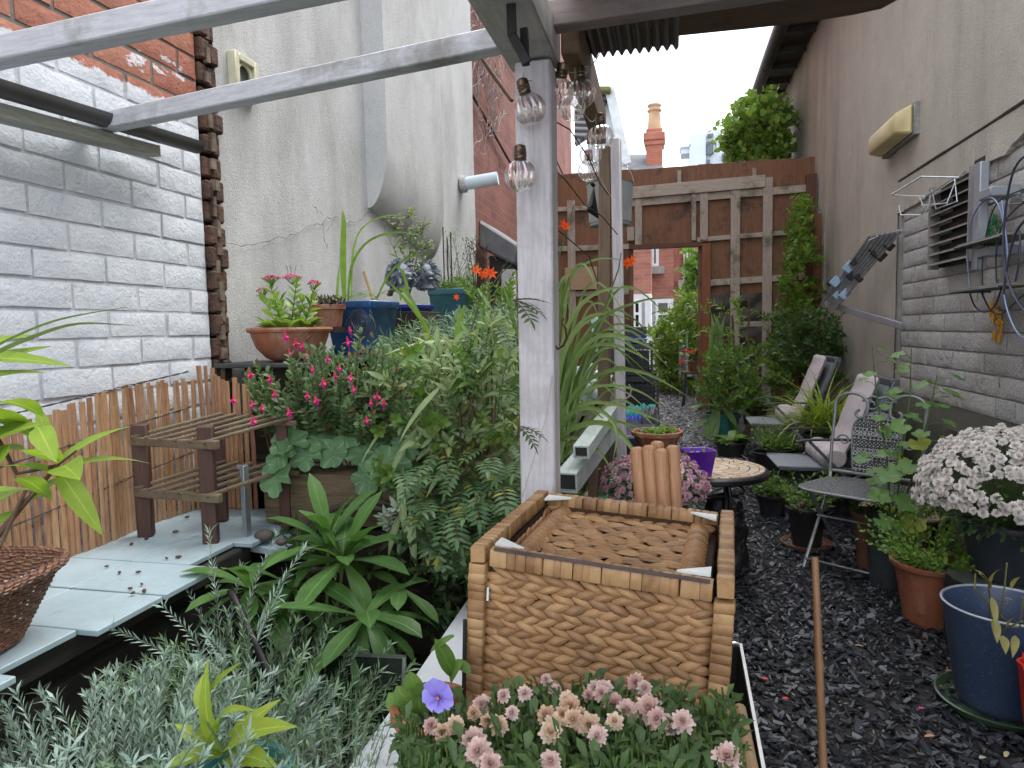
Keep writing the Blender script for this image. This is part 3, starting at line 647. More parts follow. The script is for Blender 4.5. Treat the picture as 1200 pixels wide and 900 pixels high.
b.beam(Pp[0], Pp[1], .016, .006, up=(0,1,0)); b.beam(Pp[1]+V((0,0,.002)), Pp[2], .016, .006, up=(0,1,0)); b.build('strap', BK, br, bev=.001)
b = MB(); b.beam(gy(614,34,1.19), gy(616,76,1.175), .013, .01, up=(0,1,0)); b.build('tie', BK, br, bev=.001)
# gutter on the left wall
gt = MB(); a, c_ = gx(-40,90,-1.40), gx(231,171,-1.40); n_=10; vs_ = []
for e in (a, c_):
    for rr in (.031, .027):
        for j in range(n_+1): an = math.pi+math.pi*j/n_; vs_.append(e+V((math.cos(an)*rr, 0, math.sin(an)*rr+.008)))
o_ = 2*(n_+1); fs = []
for j in range(n_): fs += [(j, j+1, o_+j+1, o_+j), (n_+1+j, o_+n_+1+j, o_+n_+2+j, n_+2+j)]; fs += [(j, n_+1+j, n_+2+j, j+1), (o_+j, o_+j+1, o_+n_+2+j, o_+n_+1+j)]
fs += [(0, o_, o_+n_+1, n_+1), (n_, 2*n_+1, o_+2*n_+1, o_+n_)]
gt.add(vs_, fs); tag(gt.build('gutter', pm('grey_gutter', (.06,.06,.062), (.1,.1,.1), 6, .45), None), 'dark grey half round gutter running along the white brick wall', 'gutter')

# festoon bulbs
GLS = NT('bulb_glass'); lw = GLS.n('LayerWeight', Blend=.35)
rmp = GLS.ramp(GLS.math('FRACT', GLS.math('ADD', GLS.math('MULTIPLY', lw.outputs[1], 1.6), GLS.math('MULTIPLY', GLS.noise(14, 2), 1.1))), [(0, (.9,.75,.9)), (.25, (.75,.95,.85)), (.5, (.98,.95,.7)), (.75, (.95,.7,.75)), (1, (.75,.8,.98))])
gl_ = GLS.n('BsdfGlossy', Roughness=.06); GLS.l(rmp, gl_.inputs[0]); tr = GLS.n('BsdfTransparent'); tr.inputs[0].default_value = (.97,.97,.97,1)
ms = GLS.n('MixShader'); GLS.l(GLS.math('ADD', .20, GLS.math('MULTIPLY', lw.outputs[1], .70)), ms.inputs[0]); GLS.l(tr.outputs[0], ms.inputs[1]); GLS.l(gl_.outputs[0], ms.inputs[2]); GLS.l(ms.outputs[0], GLS.out.inputs[0])
BRZ = pm('bronze_cap', (.16,.115,.08), (.09,.065,.05), 30, .35, .8)
bulb = thing('festoon_bulb', 'x', 'bulb', (0,0,0), 'ribbed glass bulbs of the light string')
b = MB(); n_ = 112; m_ = 16; vs_ = []
for i in range(m_+1):
    th = math.pi*(.09+.91*i/m_)
    for j in range(n_):
        ph = 2*math.pi*j/n_+.35*math.sin(th); rr = .03*(1+.07*math.cos(14*2*math.pi*j/n_)*math.sin(th)); vs_.append(V((math.sin(th)*math.cos(ph)*rr, math.sin(th)*math.sin(ph)*rr, math.cos(th)*.031)))
b.add(vs_, [(i*n_+j, (i+1)*n_+j, (i+1)*n_+(j+1) % n_, i*n_+(j+1) % n_) for i in range(m_) for j in range(n_)])
b.build('globe', GLS.m, bulb, smooth=60)
b = MB(); b.lathe([(.010,.029),(.0125,.031),(.0115,.035),(.013,.038),(.0118,.041),(.013,.044),(.0118,.047),(.012,.050),(.011,.056),(.006,.059),(0,.059)], (0,0,0), 16); b.build('cap', BRZ, bulb)
BL = [(621,128,1.36,'nearest upper ribbed bulb hanging in front of the white post',(.15,-.25)),(610,206,1.34,'lowest ribbed glass bulb hanging alone at the left edge of the post',(0,0)),(655,109,1.47,'iridescent bulb at the right edge of the post, left of a clear one',(.1,-.3)),(681,110,1.53,'clear glass bulb hanging just below the brown beam against the sky',(0,.05)),(670,126,1.66,'small bulb half hidden behind two larger ones by the post',(0,0)),(704,160,1.80,'iridescent bulb just left above the top of the second post',(0,-.1)),(692,181,1.98,'upper bulb of the overlapping pair beside the second post',(0,.05)),(690,200,2.02,'lowest bulb of the overlapping pair above the grey bucket',(0,0))]
caps = []
for i, (px, py, Y_, lab, rt_) in enumerate(BL):
    p = gy(px, py, Y_)
    if i == 0: o = bulb; o.location = p; o.rotation_euler = (rt_[0], rt_[1], 0); o['label'] = lab
    else: o = dup(bulb, p, rot=(rt_[0], rt_[1], i), label=lab)
    caps.append(p+V((math.sin(rt_[1])*.06, 0, .058)))
wr = NT('clear_wire'); wr.col((.45,.42,.38)); wr.set(Roughness=.3)
b = MB()
def sag(p, q, s_, n_=10): return [p.lerp(q, i/n_)-V((0,0,s_*4*(i/n_)*(1-i/n_))) for i in range(n_+1)]
order = [gy(614,50,1.42), caps[1]+V((0,.02,.05)), caps[0], gy(648,78,1.5), caps[2], gy(690,80,1.6), caps[3], gy(703,62,1.7), caps[4], gy(690,140,1.8), caps[5], gy(701,142,1.9), caps[6], gy(696,215,2.05), caps[7], gy(716,230,2.1)]
for p, q in zip(order[:-1], order[1:]): b.tube(sag(p, q, .012), .0012, 5)
tag(b.build('light_string_wire', wr.m, None), 'thin clear wire looping between the glass bulbs', 'wire')
blk = pm('thin_black_wire', (.02,.018,.017))
b = MB(); b.tube([gy(643,138,1.5), gy(668,152,1.6), gy(690,185,1.75), gy(703,215,2.0), gy(713,228,2.1)], .0016, 5); b.tube([gy(645,195,1.47), gy(662,210,1.6), gy(685,240,1.9), gy(705,253,2.05), gy(724,275,2.12)], .0016, 5); b.tube([gy(643,190,1.46), gy(643,252,1.46), gy(652,268,1.5), gy(690,300,1.7), gy(700,330,2.0)], .0014, 5)
tag(b.build('trailing_cable', blk, None), 'black trailing cable strung from the first post to the second', 'cable')

# tin bucket and trowel on the second post
GB = pm('grey_tin', (.36,.38,.38), (.26,.28,.28), 8, .45, .3)
bk = thing('hanging_bucket', 'pale grey metal bucket hung behind the top of the second post', 'bucket', gy(715, 266, 2.32))
c0 = gy(715, 265, 2.35); h_ = .135; b = MB(); b.lathe([(.066,0),(.073,h_*.5),(.076,h_),(.079,h_+.002),(.074,h_-.001),(.07,.01),(0,.012)], (c0.x, c0.y, c0.z), 28); b.build('pail', GB, bk)
b = MB(); b.tube([(c0.x+math.cos(a)*.078, c0.y, c0.z+h_+math.sin(a)*.085-.004) for a in [math.pi*i/14 for i in range(15)]], .0015, 6); b.build('handle', GB, bk)
tr_ = thing('black_trowel', 'black plastic scoop hooked on the left of the second post', 'scoop', gy(695, 255, 2.18))
A_ = gy(696, 218, 2.2); B_ = gy(702, 257, 2.2); C_ = gy(687, 247, 2.18); b = MB(); b.add([A_, B_, C_, gy(694,240,2.15)]+[p+V((0,.008,0)) for p in (A_, B_, C_)], [(0,3,2),(0,1,3),(1,2,3),(4,6,5),(0,2,6,4),(0,4,5,1),(1,5,6,2)]); b.build('blade', BK, tr_)
b = MB(); b.tube([A_, gy(693,214,2.19)], .006, 8); b.build('handle', BK, tr_)
# hooks
RU = pm('rusty_hook', (.1,.05,.03), (.055,.03,.02), 25, .7, .4, .4)
def hook(pts, Y_, r_, lab, plate=None, m=None):
    o = thing('iron_hook', lab, 'hook', gy(*pts[0], Y_)); b = MB(); P_ = [gy(a, c_, Y_) for a, c_ in pts]; n_ = len(P_); b.tube(P_, [r_*(.7+.6*math.sin(math.pi*min(1, i/(n_-1)+.15))) for i in range(n_)], 8, flat=.5); b.build('hook', m or RU, o)
    if plate: b = MB(); a, c_ = gy(plate[0], plate[1], Y_), gy(plate[2], plate[3], Y_); b.slab(a.x, c_.x, Y_-.004, Y_+.004, c_.z, a.z); b.build('plate', m or RU, o, bev=.001)
hook([(648,402),(654,409),(660,405),(664,396),(663,385),(658,378),(661,373)], 1.43, .0042, 'rusty curved hook screwed to the right side of the near white post', (643,358,649,416))
hook([(722,469),(730,470),(738,464),(740,456),(737,450)], 2.14, .006, 'pinkish painted hook low on the second post', None, pm('pink_hook', (.42,.3,.28), (.34,.25,.24), 20, .5))
# strings from the hook
b = MB(); P_ = gy(652,405,1.43); b.tube(sag(P_, gy(648,575,1.4), 0), .0013, 5); b.tube(sag(P_, gy(655,585,1.42), -.002), .0011, 5); b.tube([P_, gy(640,490,1.36), gy(612,582,1.36)], .001, 5)
tag(b.build('garden_twine', pm('twine', (.4,.38,.33)), None), 'pale twine hanging from the rusty hook on the post', 'twine')

# pale green rails between the posts
PG = wood('pale_green_y', (.50,.58,.56), (.38,.45,.43), 'Y', .55, .6, .25, (.22,.27,.25))
def tubebeam(name, a, c_, w_, h, m, lab, cat, t=.004):
    o = thing(name, lab, cat, a); a, c_ = V(a), V(c_); d = (c_-a).normalized(); s_ = d.cross(Z).normalized(); u = s_.cross(d)
    b = MB(); vs_ = []
    for e in (a, c_):
        for k_ in (1, 1-2*t/min(w_, h)):
            for (i, j) in ((-1,-1),(1,-1),(1,1),(-1,1)): vs_.append(e+s_*(i*w_/2*k_)+u*(j*h/2*k_))
    fs = []
    for i in range(4): j = (i+1) % 4; fs += [(i, j, 8+j, 8+i), (4+i, 12+i, 12+j, 4+j), (i, 4+i, 4+j, j), (8+i, 8+j, 12+j, 12+i)]
    b.add(vs_, fs); b.build('rail', m, o, smooth=0); b = MB(); b.box((a+c_)/2, ((c_-a).length*.96, w_*.8, h*.8), Matrix((d, -s_, u)).transposed()); b.build('shade_fill', pm('dark_inside', (.02,.02,.02)), o, smooth=0); return o  # dark box inside the tube stands in for shade in its hollow
tubebeam('painted_rail', gz(664,566,.775), gz(724,490,.85), .052, .05, PG, 'lower pale green hollow rail running from near post to far post', 'rail')
tubebeam('painted_rail', gz(681,530,.845), gz(716,482,.895), .04, .032, PG, 'shorter pale green hollow rail lying on top of the longer one', 'rail')
b = MB(); b.beam(gz(700,600,.62), gz(722,548,.66), .035, .03); tag(b.build('green_batten', pm('emerald_paint', (.03,.28,.13), (.02,.2,.09), 9, .5), None, bev=.002), 'bright green painted batten low beside the pink daisies', 'batten')
b = MB(); b.beam(gy(695,640,1.9), gy(695,520,1.9), .026, .03, up=(0,1,0)); b.v; tag(b.build('short_stake', wood('brown_stake', (.14,.09,.055), (.08,.05,.035), 'Z'), None, bev=.002), 'short brown stake under the pale green rails', 'stake')
pb = thing('reed_planter', 'low mossy plank planter side under the green rails', 'planter', (-.28, 1.9, 0)); b = MB(); b.slab(-.38, -.17, 1.62, 2.4, .1, .60); b.build('side', wood('mossy_plank', (.2,.2,.13), (.1,.11,.07), 'Y'), pb, bev=.006)

# ================================================================== LEFT LEDGE
LZ = .61
lb = thing('slab_ledge', 'dark timber ledge along the left wall topped with white slabs', 'ledge', (-1.3, 1.2, 0))
b = MB(); b.slab(-1.5, -1.14, -.2, 2.03, 0, LZ-.05); b.slab(-1.15, -1.09, -.2, 1.60, LZ-.06, LZ-.016); b.slab(-1.135, -1.105, -.2, 1.6, LZ-.23, LZ-.10)  # solid dark box stands in for the shaded void behind the timbers
b.build('timbers_and_void', wood('black_timber_and_void', (.03,.027,.02), (.010,.009,.008), 'Y', .8, .8, .6), lb, bev=.004)
SB = k = NT('white_slab'); cc = k.ramp(k.noise(7, 7, .7), [(.25, (.27,.37,.41)), (.6, (.36,.46,.51)), (.85, (.27,.33,.36))]); cc = k.mix(k.ramp(k.noise(34, 8, .8), [(.60, (0,0,0)), (.68, (1,1,1))]), cc, (.2,.21,.18)); cc = k.mix(k.ramp(k.noise(3.2, 8, .75), [(.5, (0,0,0)), (.72, (.6,.6,.6))]), cc, (.2,.23,.2)); k.col(cc); k.set(Roughness=.4); k.bump(k.noise(20, 5), .3, .003)
def slabtile(pts, z=LZ, t=.012):
    b = MB(); P_ = [gz(*p, z) for p in pts]; b.prism([(p.x, p.y) for p in P_], (0,0,z-t), (1,0,0), (0,1,0), (0,0,t)); o = b.build('white_tile', SB.m, lb, bev=.0015, smooth=0)
ys_ = [.30,.50,.70,.872,1.035,1.21,1.385,1.56,1.73,1.90]
outs = [-1.03,-1.05,-1.03,-1.075,-1.035,-1.03,-1.11,-1.06,-1.05,-1.03]
for i in range(9):
    y0, y1 = ys_[i]+.002, ys_[i+1]-.002; xo = outs[i]; z_ = LZ+U(-.002,.002)
    spl = [-1.5, xo] if i < 4 else [-1.5, -1.27+U(-.01,.01), xo]
    if i >= 7: spl = [-1.5, -1.27, -1.06]
    for xa_, xb_ in zip(spl[:-1], spl[1:]):
        b = MB(); rz_ = U(-.01,.01); b.box(((xa_+xb_)/2, (y0+y1)/2, z_-.006), (xb_-xa_-.003, y1-y0, .012), rotz(rz_)); b.build('white_tile', SB.m, lb, bev=.0015, smooth=0)
b = MB(); P_ = [gz(*p, LZ-.02) for p in ((268,634),(296,612),(360,622),(338,646))]; b.prism([(p.x, p.y) for p in P_], (0,0,LZ-.04), (1,0,0), (0,1,0), (0,0,.02)); b.build('white_tile', SB.m, lb, bev=.002, smooth=0)
DL = pm('dead_leaf', (.1,.045,.03), (.03,.02,.018), 40, .8)
for i in range(26):
    px, py = U(110, 320), U(605, 700); p_ = gz(px, py, LZ+.004)
    if p_.x > -1.07 or p_.x < -1.4 or p_.y > 1.85: continue
    b = MB(); b.ball((p_.x, p_.y, LZ+.006), U(.005,.009), 7, 5, (1,.55,.4), rotz(U(0,3))); tag(b.build('fallen_seed', DL, None), 'tiny dark seed or leaf bit lying on the white slabs', 'debris', 'dark bits on the slabs')
# reed screen
RDm = k = NT('split_reed'); g = k.n('NewGeometry'); cc = k.ramp(g.outputs['Random Per Island'], [(0, (.22,.085,.035)), (.4, (.36,.17,.075)), (.8, (.45,.25,.12)), (1, (.30,.21,.14))])
cc = k.mix(.4, cc, k.ramp(k.noise(5, 8, .7, k.map((40, 40, 5))), [(.35, (.12,.06,.035)), (.65, (.56,.36,.21))])); k.col(cc); k.set(Roughness=.55); k.bump(k.noise(8, 5, .6, k.map((40,40,4))), .4, .002)
sc_ = thing('reed_screen', 'split reed screen wired together along the foot of the white brick wall', 'screen', (-1.45, 1.2, LZ))
reeds = MB(); ends = MB()
def reed(x, y, z0, z1, w_, nx_, ny_):
    a = math.atan2(ny_, nx_); ln = U(-.012,.012); n_ = 6; vs_ = []
    for (zz, off) in ((z0, 0), ((z0+z1)/2, U(-.002,.002)), (z1, ln)):
        for j in range(n_+1):
            t = math.pi*j/n_; dx = math.sin(t)*w_*.3; dy = math.cos(t)*w_*.5; vs_.append(V((x+math.cos(a)*dx-math.sin(a)*(dy+off), y+math.sin(a)*dx+math.cos(a)*(dy+off), zz)))
    m_ = n_+1; reeds.add(vs_, [(i*m_+j, (i+1)*m_+j, (i+1)*m_+j+1, i*m_+j+1) for i in range(2) for j in range(n_)]+[tuple(range(2*m_, 3*m_)), (0, n_, m_+n_, m_), (m_, m_+n_, 2*m_+n_, 2*m_)])
y = .45
while y < 1.86:
    w_ = U(.013,.019); y += w_+.002; zt = 1.15-(0)  # top follows the photo's wavering line
    t = (y-1.23)/.66; zt = .965+.065*t+.012*math.sin(y*9)+U(-.008,.008); reed(-1.455+U(-.003,.003)+.01*math.sin(y*14), y, LZ, zt, w_, 1, 0)
x = -1.452
while x < -1.27:
    w_ = U(.013,.018); x += w_+.002; reed(x, 1.885+.01*math.sin(x*30), LZ, 1.035-.16*(x+1.45)+.03*math.exp(-((x+1.43)/.04)**2)+U(-.008,.008), w_, 0, -1)
reeds.build('reeds', RDm.m, sc_, smooth=50)
b = MB()
for zf in (.12,.26,.37):
    for o_ in (0,1):
        pts = [V((-1.446+.004*math.sin(i*1.2+o_*3), .45+i*.014, LZ+zf+.065*((.45+i*.014-1.23)/.66)+.002*math.sin(i+o_*3))) for i in range(101)]; b.tube(pts, .0013, 4)
b.build('binding_wire', blk, sc_)
# slatted plant stand
OKW = wood('mossy_slat', (.17,.125,.075), (.075,.05,.032), 'Y', .8, 1, .5, (.16,.16,.08)); DKP = wood('stand_post', (.085,.035,.022), (.045,.02,.015), 'Z', .65, 1, .4)
ps = thing('plant_stand', 'dark two tier slatted wooden plant stand on the white slabs', 'plant stand', (-1.25, 1.65, LZ))
fA, fB = gz(172, 628, LZ), gz(248, 636, LZ)
for f_, top in ((fA, 497), (fB, 499)):
    t_ = gy(f_.x and (172 if f_ is fA else 246), top, f_.y); b = MB(); b.box((f_.x, f_.y, (LZ+t_.z)/2), (.038, .038, t_.z-LZ), rotz(.5)); b.build('leg', DKP, ps, bev=.003)
for zc, pA, pB in ((0, (166,516), (240,517)), (1, (163,575), (242,580))):
    za = gy(pA[0], pA[1], fA.y).z
    a = V((fA.x+.01, fA.y-.02, za)); c_ = V((fB.x+.03, fB.y-.02, za)); 
    side_dir = (V((fB.x,fB.y,0))-V((fA.x,fA.y,0))).normalized(); deep = V((.13,.19,.035)); 
    nsl = 6
    for i in range(nsl):
        s0 = a+side_dir*((c_-a).length*(i/(nsl-1)))+V((0,0,.014-.006*i/5))-side_dir*.01; e0 = s0+deep*(1.0 if i < 6 else .9)+V((0,0,.004)); b = MB(); b.beam(s0-deep*.05, e0, .016, .008); b.build('slat', OKW, ps, bev=.0015)
    b = MB(); b.beam(a-side_dir*.02, c_+side_dir*.02, .02, .022); b.build('cross_rail', OKW, ps, bev=.002)
    b = MB(); b.beam(a-side_dir*.02+deep*.93, c_+side_dir*.02+deep*.93, .012, .014); b.build('cross_rail', OKW, ps, bev=.002)
for f_ in (fA, fB):
    b = MB(); q = V((f_.x, f_.y, 0))+V((.115,.17,0)); b.box((q.x, q.y, (LZ+.90)/2), (.03,.03,.90-LZ), rotz(.5)); b.build('leg', DKP, ps, bev=.003)
# galvanised angle beside the planter
ag = MB(); a, c_ = gz(289, 627, LZ), None; zt = gy(289, 545, a.y).z; ag.slab(a.x-.012, a.x+.014, a.y, a.y+.003, LZ, zt); ag.slab(a.x+.011, a.x+.014, a.y-.02, a.y+.001, LZ, zt)
ag.slab(a.x-.02, a.x-.012, a.y-.002, a.y+.003, zt-.012, zt-.002)
tag(ag.build('galvanised_angle', pm('galvanised', (.42,.46,.5), (.3,.33,.36), 25, .4, .7), None, bev=.0008), 'short galvanised steel angle upright at the corner of the timber bed', 'bracket')
# left wicker basket
WK = k = NT('brown_wicker'); v1 = k.map((1,1,1)); wv = k.n('TexWave', Scale=60, Distortion=3.5, Detail=2, _bands_direction='Z'); k.l(v1, wv.inputs[0]); g = k.n('NewGeometry')
cc = k.mix(.6, k.ramp(wv.outputs[1], [(.15, (.035,.016,.01)), (.7, (.22,.1,.055))]), k.ramp(g.outputs['Random Per Island'], [(0, (.11,.05,.028)), (1, (.26,.125,.07))])); k.col(cc); k.set(Roughness=.45); k.bump(wv.outputs[1], .6, .003)
wb = thing('wicker_basket', 'flared dark brown wicker basket standing on the near end of the white slabs', 'basket', (-1.25, .78, LZ))
cx, cy = -1.225, .82; b = MB(); hgt = .125; nst = 64
def rrect(t, hx, hy, r_=.04):
    # rounded rectangle by angle
    a = 2*math.pi*t; ca, sa = math.cos(a), math.sin(a); p_ = 5.0; k_ = (abs(ca)**p_+abs(sa)**p_)**(-1/p_); return hx*ca*k_, hy*sa*k_
WBR = .12
def wpt(t, f, out=0): # f height fraction
    hx = .115+.05*f+out; hy = .17+.06*f+out; x_, y_ = rrect(t, hx, hy); ca, sa = math.cos(WBR), math.sin(WBR); return V((cx+x_*ca-y_*sa, cy+x_*sa+y_*ca, LZ+.004+hgt*f))
rows = 34
for r_ in range(rows):
    pts = []
    for i in range(161):
        t = i/160; ph = math.pi*(r_ % 2); pts.append(wpt(t, (r_+.5)/rows, .0028*math.sin(t*2*math.pi*nst/2+ph))+V((0,0,.0008*math.sin(i*1.3+r_))))
    b.tube(pts, hgt/rows*.56, 5, cap=False)
b.build('woven_side', WK.m, wb, smooth=60)
b = MB()
for i in range(nst): b.tube([wpt(i/nst, f) for f in (0,.3,.6,1.0)], .0028, 5)
b.build('stakes', WK.m, wb)
b = MB(); 
for s_ in range(2):
    pts = [wpt(i/400, 1.03, .004)+V((math.cos(i*.75+s_*math.pi)*.005, math.sin(i*.75+s_*math.pi)*.002, math.sin(i*.75+s_*math.pi)*.006)) for i in range(401)]; b.tube(pts, .0055, 5, cap=False)
b.build('braided_rim', WK.m, wb, smooth=60)
b = MB(); b.add([wpt(i/60, .02) for i in range(60)]+[wpt(i/60, .0) for i in range(60)], [tuple(range(60)), tuple(range(119, 59, -1))]+[(i, 60+i, 60+(i+1) % 60, (i+1) % 60) for i in range(60)]); b.build('base', WK.m, wb)

# ================================================================== RAISED BED
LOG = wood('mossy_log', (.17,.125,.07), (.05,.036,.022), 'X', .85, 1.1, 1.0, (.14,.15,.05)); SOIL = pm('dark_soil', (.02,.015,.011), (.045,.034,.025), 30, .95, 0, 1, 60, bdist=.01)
rb = thing('raised_bed', 'mossy timber sided raised bed filled with leafy plants left of the post', 'raised bed', (-.8, 3.2, 0))
zt = .765; b = MB(); vs_ = []
for i in range(41):
    x = -1.12+.78*i/40
    for j in range(12):
        a = math.pi*2*(j+.5)/12; q4 = (abs(math.cos(a))**9+abs(math.sin(a))**9)**(-1/9); rr = .072*q4*(1+.05*mnoise.noise(V((x*9, j*.9, 0)))); vs_.append(V((x, 1.79+math.cos(a)*rr, .69+math.sin(a)*rr*1.05)))
b.add(vs_, [(i*12+j, i*12+(j+1) % 12, (i+1)*12+(j+1) % 12, (i+1)*12+j) for i in range(40) for j in range(12)]+[tuple(range(12)), tuple(range(12*41-1, 12*40-1, -1))]); b.build('top_sleeper', LOG, rb, smooth=60)
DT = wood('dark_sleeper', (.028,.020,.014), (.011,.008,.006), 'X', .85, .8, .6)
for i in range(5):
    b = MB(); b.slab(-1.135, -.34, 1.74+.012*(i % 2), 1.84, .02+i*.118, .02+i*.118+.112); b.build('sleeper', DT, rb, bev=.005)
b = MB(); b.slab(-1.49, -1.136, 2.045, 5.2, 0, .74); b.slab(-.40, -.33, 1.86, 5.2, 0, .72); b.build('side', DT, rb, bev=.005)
b = MB(); vs_ = []; 
for i in range(21):
    for j in range(41):
        x = -1.49+1.1*i/20; y = 1.845+3.35*j/40; vs_.append(V((x, y, .72+.05*mnoise.noise(V((x*4, y*4, 0)))+.06*max(0, min(1, (y-2.2)))*(1 if x < -.7 else .3))))
b.add(vs_, [(i*41+j, (i+1)*41+j, (i+1)*41+j+1, i*41+j+1) for i in range(20) for j in range(40)]); b.build('soil', SOIL, rb, smooth=60)
# hose loop on the log
b = MB(); pts = [gy(335,640,1.66), gy(350,622,1.66), gy(375,602,1.67), gy(405,591,1.68), gy(440,587,1.69), gy(462,592,1.7)]; b.tube(pts, .0085, 8); b.tube([p+V((0,-.01,-.016)) for p in pts], .0075, 8)
tag(b.build('tyre_rim', pm('old_rubber', (.02,.018,.015), (.07,.06,.04), 20, .8, 0, .3), None), 'arched strip of old black rubber tyre against the mossy timber', 'tyre strip')
# stones at the corner
for px, py, r_ in ((312,628,.022),(332,634,.013)): 
    p_ = gz(px, py, LZ); b = MB(); b.ball((p_.x, p_.y-.01, LZ+r_*.5-.006), r_, 12, 8, (1.2,1,.75)); tag(b.build('stone', pm('dark_stone', (.06,.05,.045), (.12,.1,.09), 20, .8), None), 'rounded dark stone at the foot of the timber bed, '+('the larger one' if r_ > .02 else 'the smaller one'), 'stone')
# low bed in front: soil in a black trough added for the darkness beneath
tb = thing('added_dark_planter', 'added black planting box for the darkness under the lavender below the white slabs', 'planting box', (-.75, .95, 0))
b = MB(); b.slab(-1.08, -.50, .32, .345, 0, .30); b.slab(-1.08, -.50, 1.36, 1.385, 0, .3); b.slab(-1.083, -1.06, .345, 1.36, 0, .3); b.slab(-.522, -.50, .345, 1.36, 0, .3); b.build('side', DT, tb, bev=.003)
b = MB(); vs_ = [V((-1.06+.54*i/14, .345+1.015*j/24, .27+.02*mnoise.noise(V((i*.5, j*.5, 3))))) for i in range(15) for j in range(25)]; b.add(vs_, [(i*25+j, (i+1)*25+j, (i+1)*25+j+1, i*25+j+1) for i in range(14) for j in range(24)]); b.build('soil', SOIL, tb, smooth=60)
# black tube leaning in the lavender
b = MB(); A_, B_ = gz(270,692,.60), gz(328,815,.45); b.tube([A_, B_], .008, 10); tag(b.build('black_cane', BK, None), 'thick black plastic cane leaning through the lavender', 'cane')
b = MB(); A_, B_ = gz(338,757,.45), gz(476,768,.45); b.tube([A_, A_.lerp(B_, .5), B_], .0018, 6); b.tube([gz(474,768,.45), gz(478,830,.42)], .003, 6)
tag(b.build('bent_wire', pm('bright_wire', (.4,.4,.4), None, 9, .3, .8), None), 'thin bent metal wire standing left of the pansy pot', 'wire')
pn = thing('glass_panel', 'dark glass panel with a metal rim left of the pansy pot', 'panel', gz(440, 840, .35))
P_ = [gy(352,764,1.30), gy(474,770,1.18), gy(470,852,1.16), gy(400,852,1.26)]
b = MB(); 
for a, c_ in ((0,1),(1,2)): b.beam(P_[a], P_[c_], .006, .006, up=(0,.3,1))
b.build('rim', pm('bright_wire2', (.3,.3,.3), None, 9, .35, .8), pn)
b = MB(); b.add([P_[0], P_[1], P_[2], P_[3]]+[p+V((0,.004,0)) for p in P_], [(0,1,2,3),(7,6,5,4),(0,4,5,1),(1,5,6,2)]); b.build('glass', pm('black_glass', (.012,.016,.016), (.03,.04,.03), 6, .12), pn, smooth=0)

# ================================================================== WORK BENCH WITH THE SEAGRASS BOX
bn = thing('potting_bench', 'white topped bench carrying the seagrass box and flower pots', 'bench', (-.15, 1.0, 0))
bl_, bl2 = gz(556,690,.5), gz(470,815,.5); b = MB(); 
poly = [(bl2.x+.0, .45),(bl2.x, bl2.y),(bl_.x, bl_.y),(bl_.x+.02,1.50),(.02,1.50),(.07,.45)]
b.prism(poly, (0,0,.475), (1,0,0), (0,1,0), (0,0,.025)); b.build('top', WY if False else pm('white_board', (.62,.66,.7), (.54,.58,.62), 5, .45), bn, bev=.002)
for (x_, y_) in ((-.37,.5),(-.37,1.42),(.02,.5),(-.02,1.42)): b = MB(); b.slab(x_-.025, x_+.025, y_-.025, y_+.025, 0, .474); b.build('leg', DT, bn, bev=.003)
ty = thing('metal_tray', 'narrow black tray with a bright rim to the right of the seagrass box', 'tray', (.08, .9, .3))
R1, R2 = gz(868,757,.44), gz(897,915,.44); b = MB(); dd = (R2-R1).normalized(); 
b.beam(R1, R2, .006, .012); cc_ = R1-V((.012,0,0)); b.tube([R1, R1+V((-.003,.008,0)), R1+V((-.012,.012,0)), R1+V((-.026,.010,0))], .004, 8); b.build('rim', pm('bright_rim', (.6,.6,.58), (.45,.45,.44), 20, .3, .6), ty)
b = MB(); b.add([R1+V((-.002,0,-.006)), R2+V((-.002,0,-.006)), R2+V((-.03,0,-.25)), R1+V((-.03,0,-.25)), R1+V((-.05,.01,-.006)), R1+V((-.05,.01,-.25))], [(0,3,2,1),(0,4,5,3)]); b.add([R1+V((-.06,.0,-.25)), R1+V((-.0,0,-.25)), R2+V((0,0,-.25)), R2+V((-.1,0,-.25))], [(0,1,2,3)]); b.build('side', BK, ty, smooth=0)
BW = wood('bare_pine', (.55,.38,.22), (.45,.29,.16), 'Y', .6, .7, .25)
for i, (pa, pb) in enumerate((((852,823),(868,925)), ((866,828),(884,925)))):
    b = MB(); A_, B_ = gz(*pa, .50), gz(*pb, .50); b.tube([A_, A_.lerp(B_, .04), B_], [.006, .011, .012], 12); tag(b.build('pine_rod', BW, None), ('left' if i == 0 else 'right')+'hand pale pine rod lying in the tray beside the box', 'rod')

# seagrass box
SGm = k = NT('seagrass'); g = k.n('NewGeometry'); cc = k.ramp(g.outputs['Random Per Island'], [(0, (.07,.024,.009)), (.3, (.22,.088,.028)), (.7, (.38,.185,.065)), (1, (.52,.31,.135))])
cc = k.mix(.30, cc, k.ramp(k.noise(45, 6, .7), [(.32, (.07,.03,.012)), (.66, (.50,.31,.15))])); cc = k.mix(k.ramp(k.noise(5, 3), [(.55, (0,0,0)), (.75, (.5,.5,.5))]), cc, (.2,.085,.035)); cc = k.mix(.5, cc, k.ramp(k.noise(1.0, 5, .7, k.map((14, 1.6, 1), src='UV')), [(.36, (.06,.022,.008)), (.64, (.50,.30,.135))]), 'MIX'); k.col(cc); k.set(Roughness=.5); k.bump(k.noise(1.0, 4, .6, k.map((22, 1.5, 1), src='UV')), .6, .0012)
BA = math.radians(-5); bc = V((-.107, 1.118, .505)); bm_ = Matrix.Rotation(BA, 3, 'Z') @ Matrix.Rotation(math.radians(3.5), 3, 'Y'); bx = thing('seagrass_box', 'square woven seagrass storage box turned upside down on the bench', 'storage box', bc)
SGD = pm('seagrass_shadow_core', (.06,.03,.014), (.03,.015,.008), 40, .9); HX, HY, HZ = .1665, .168, .32
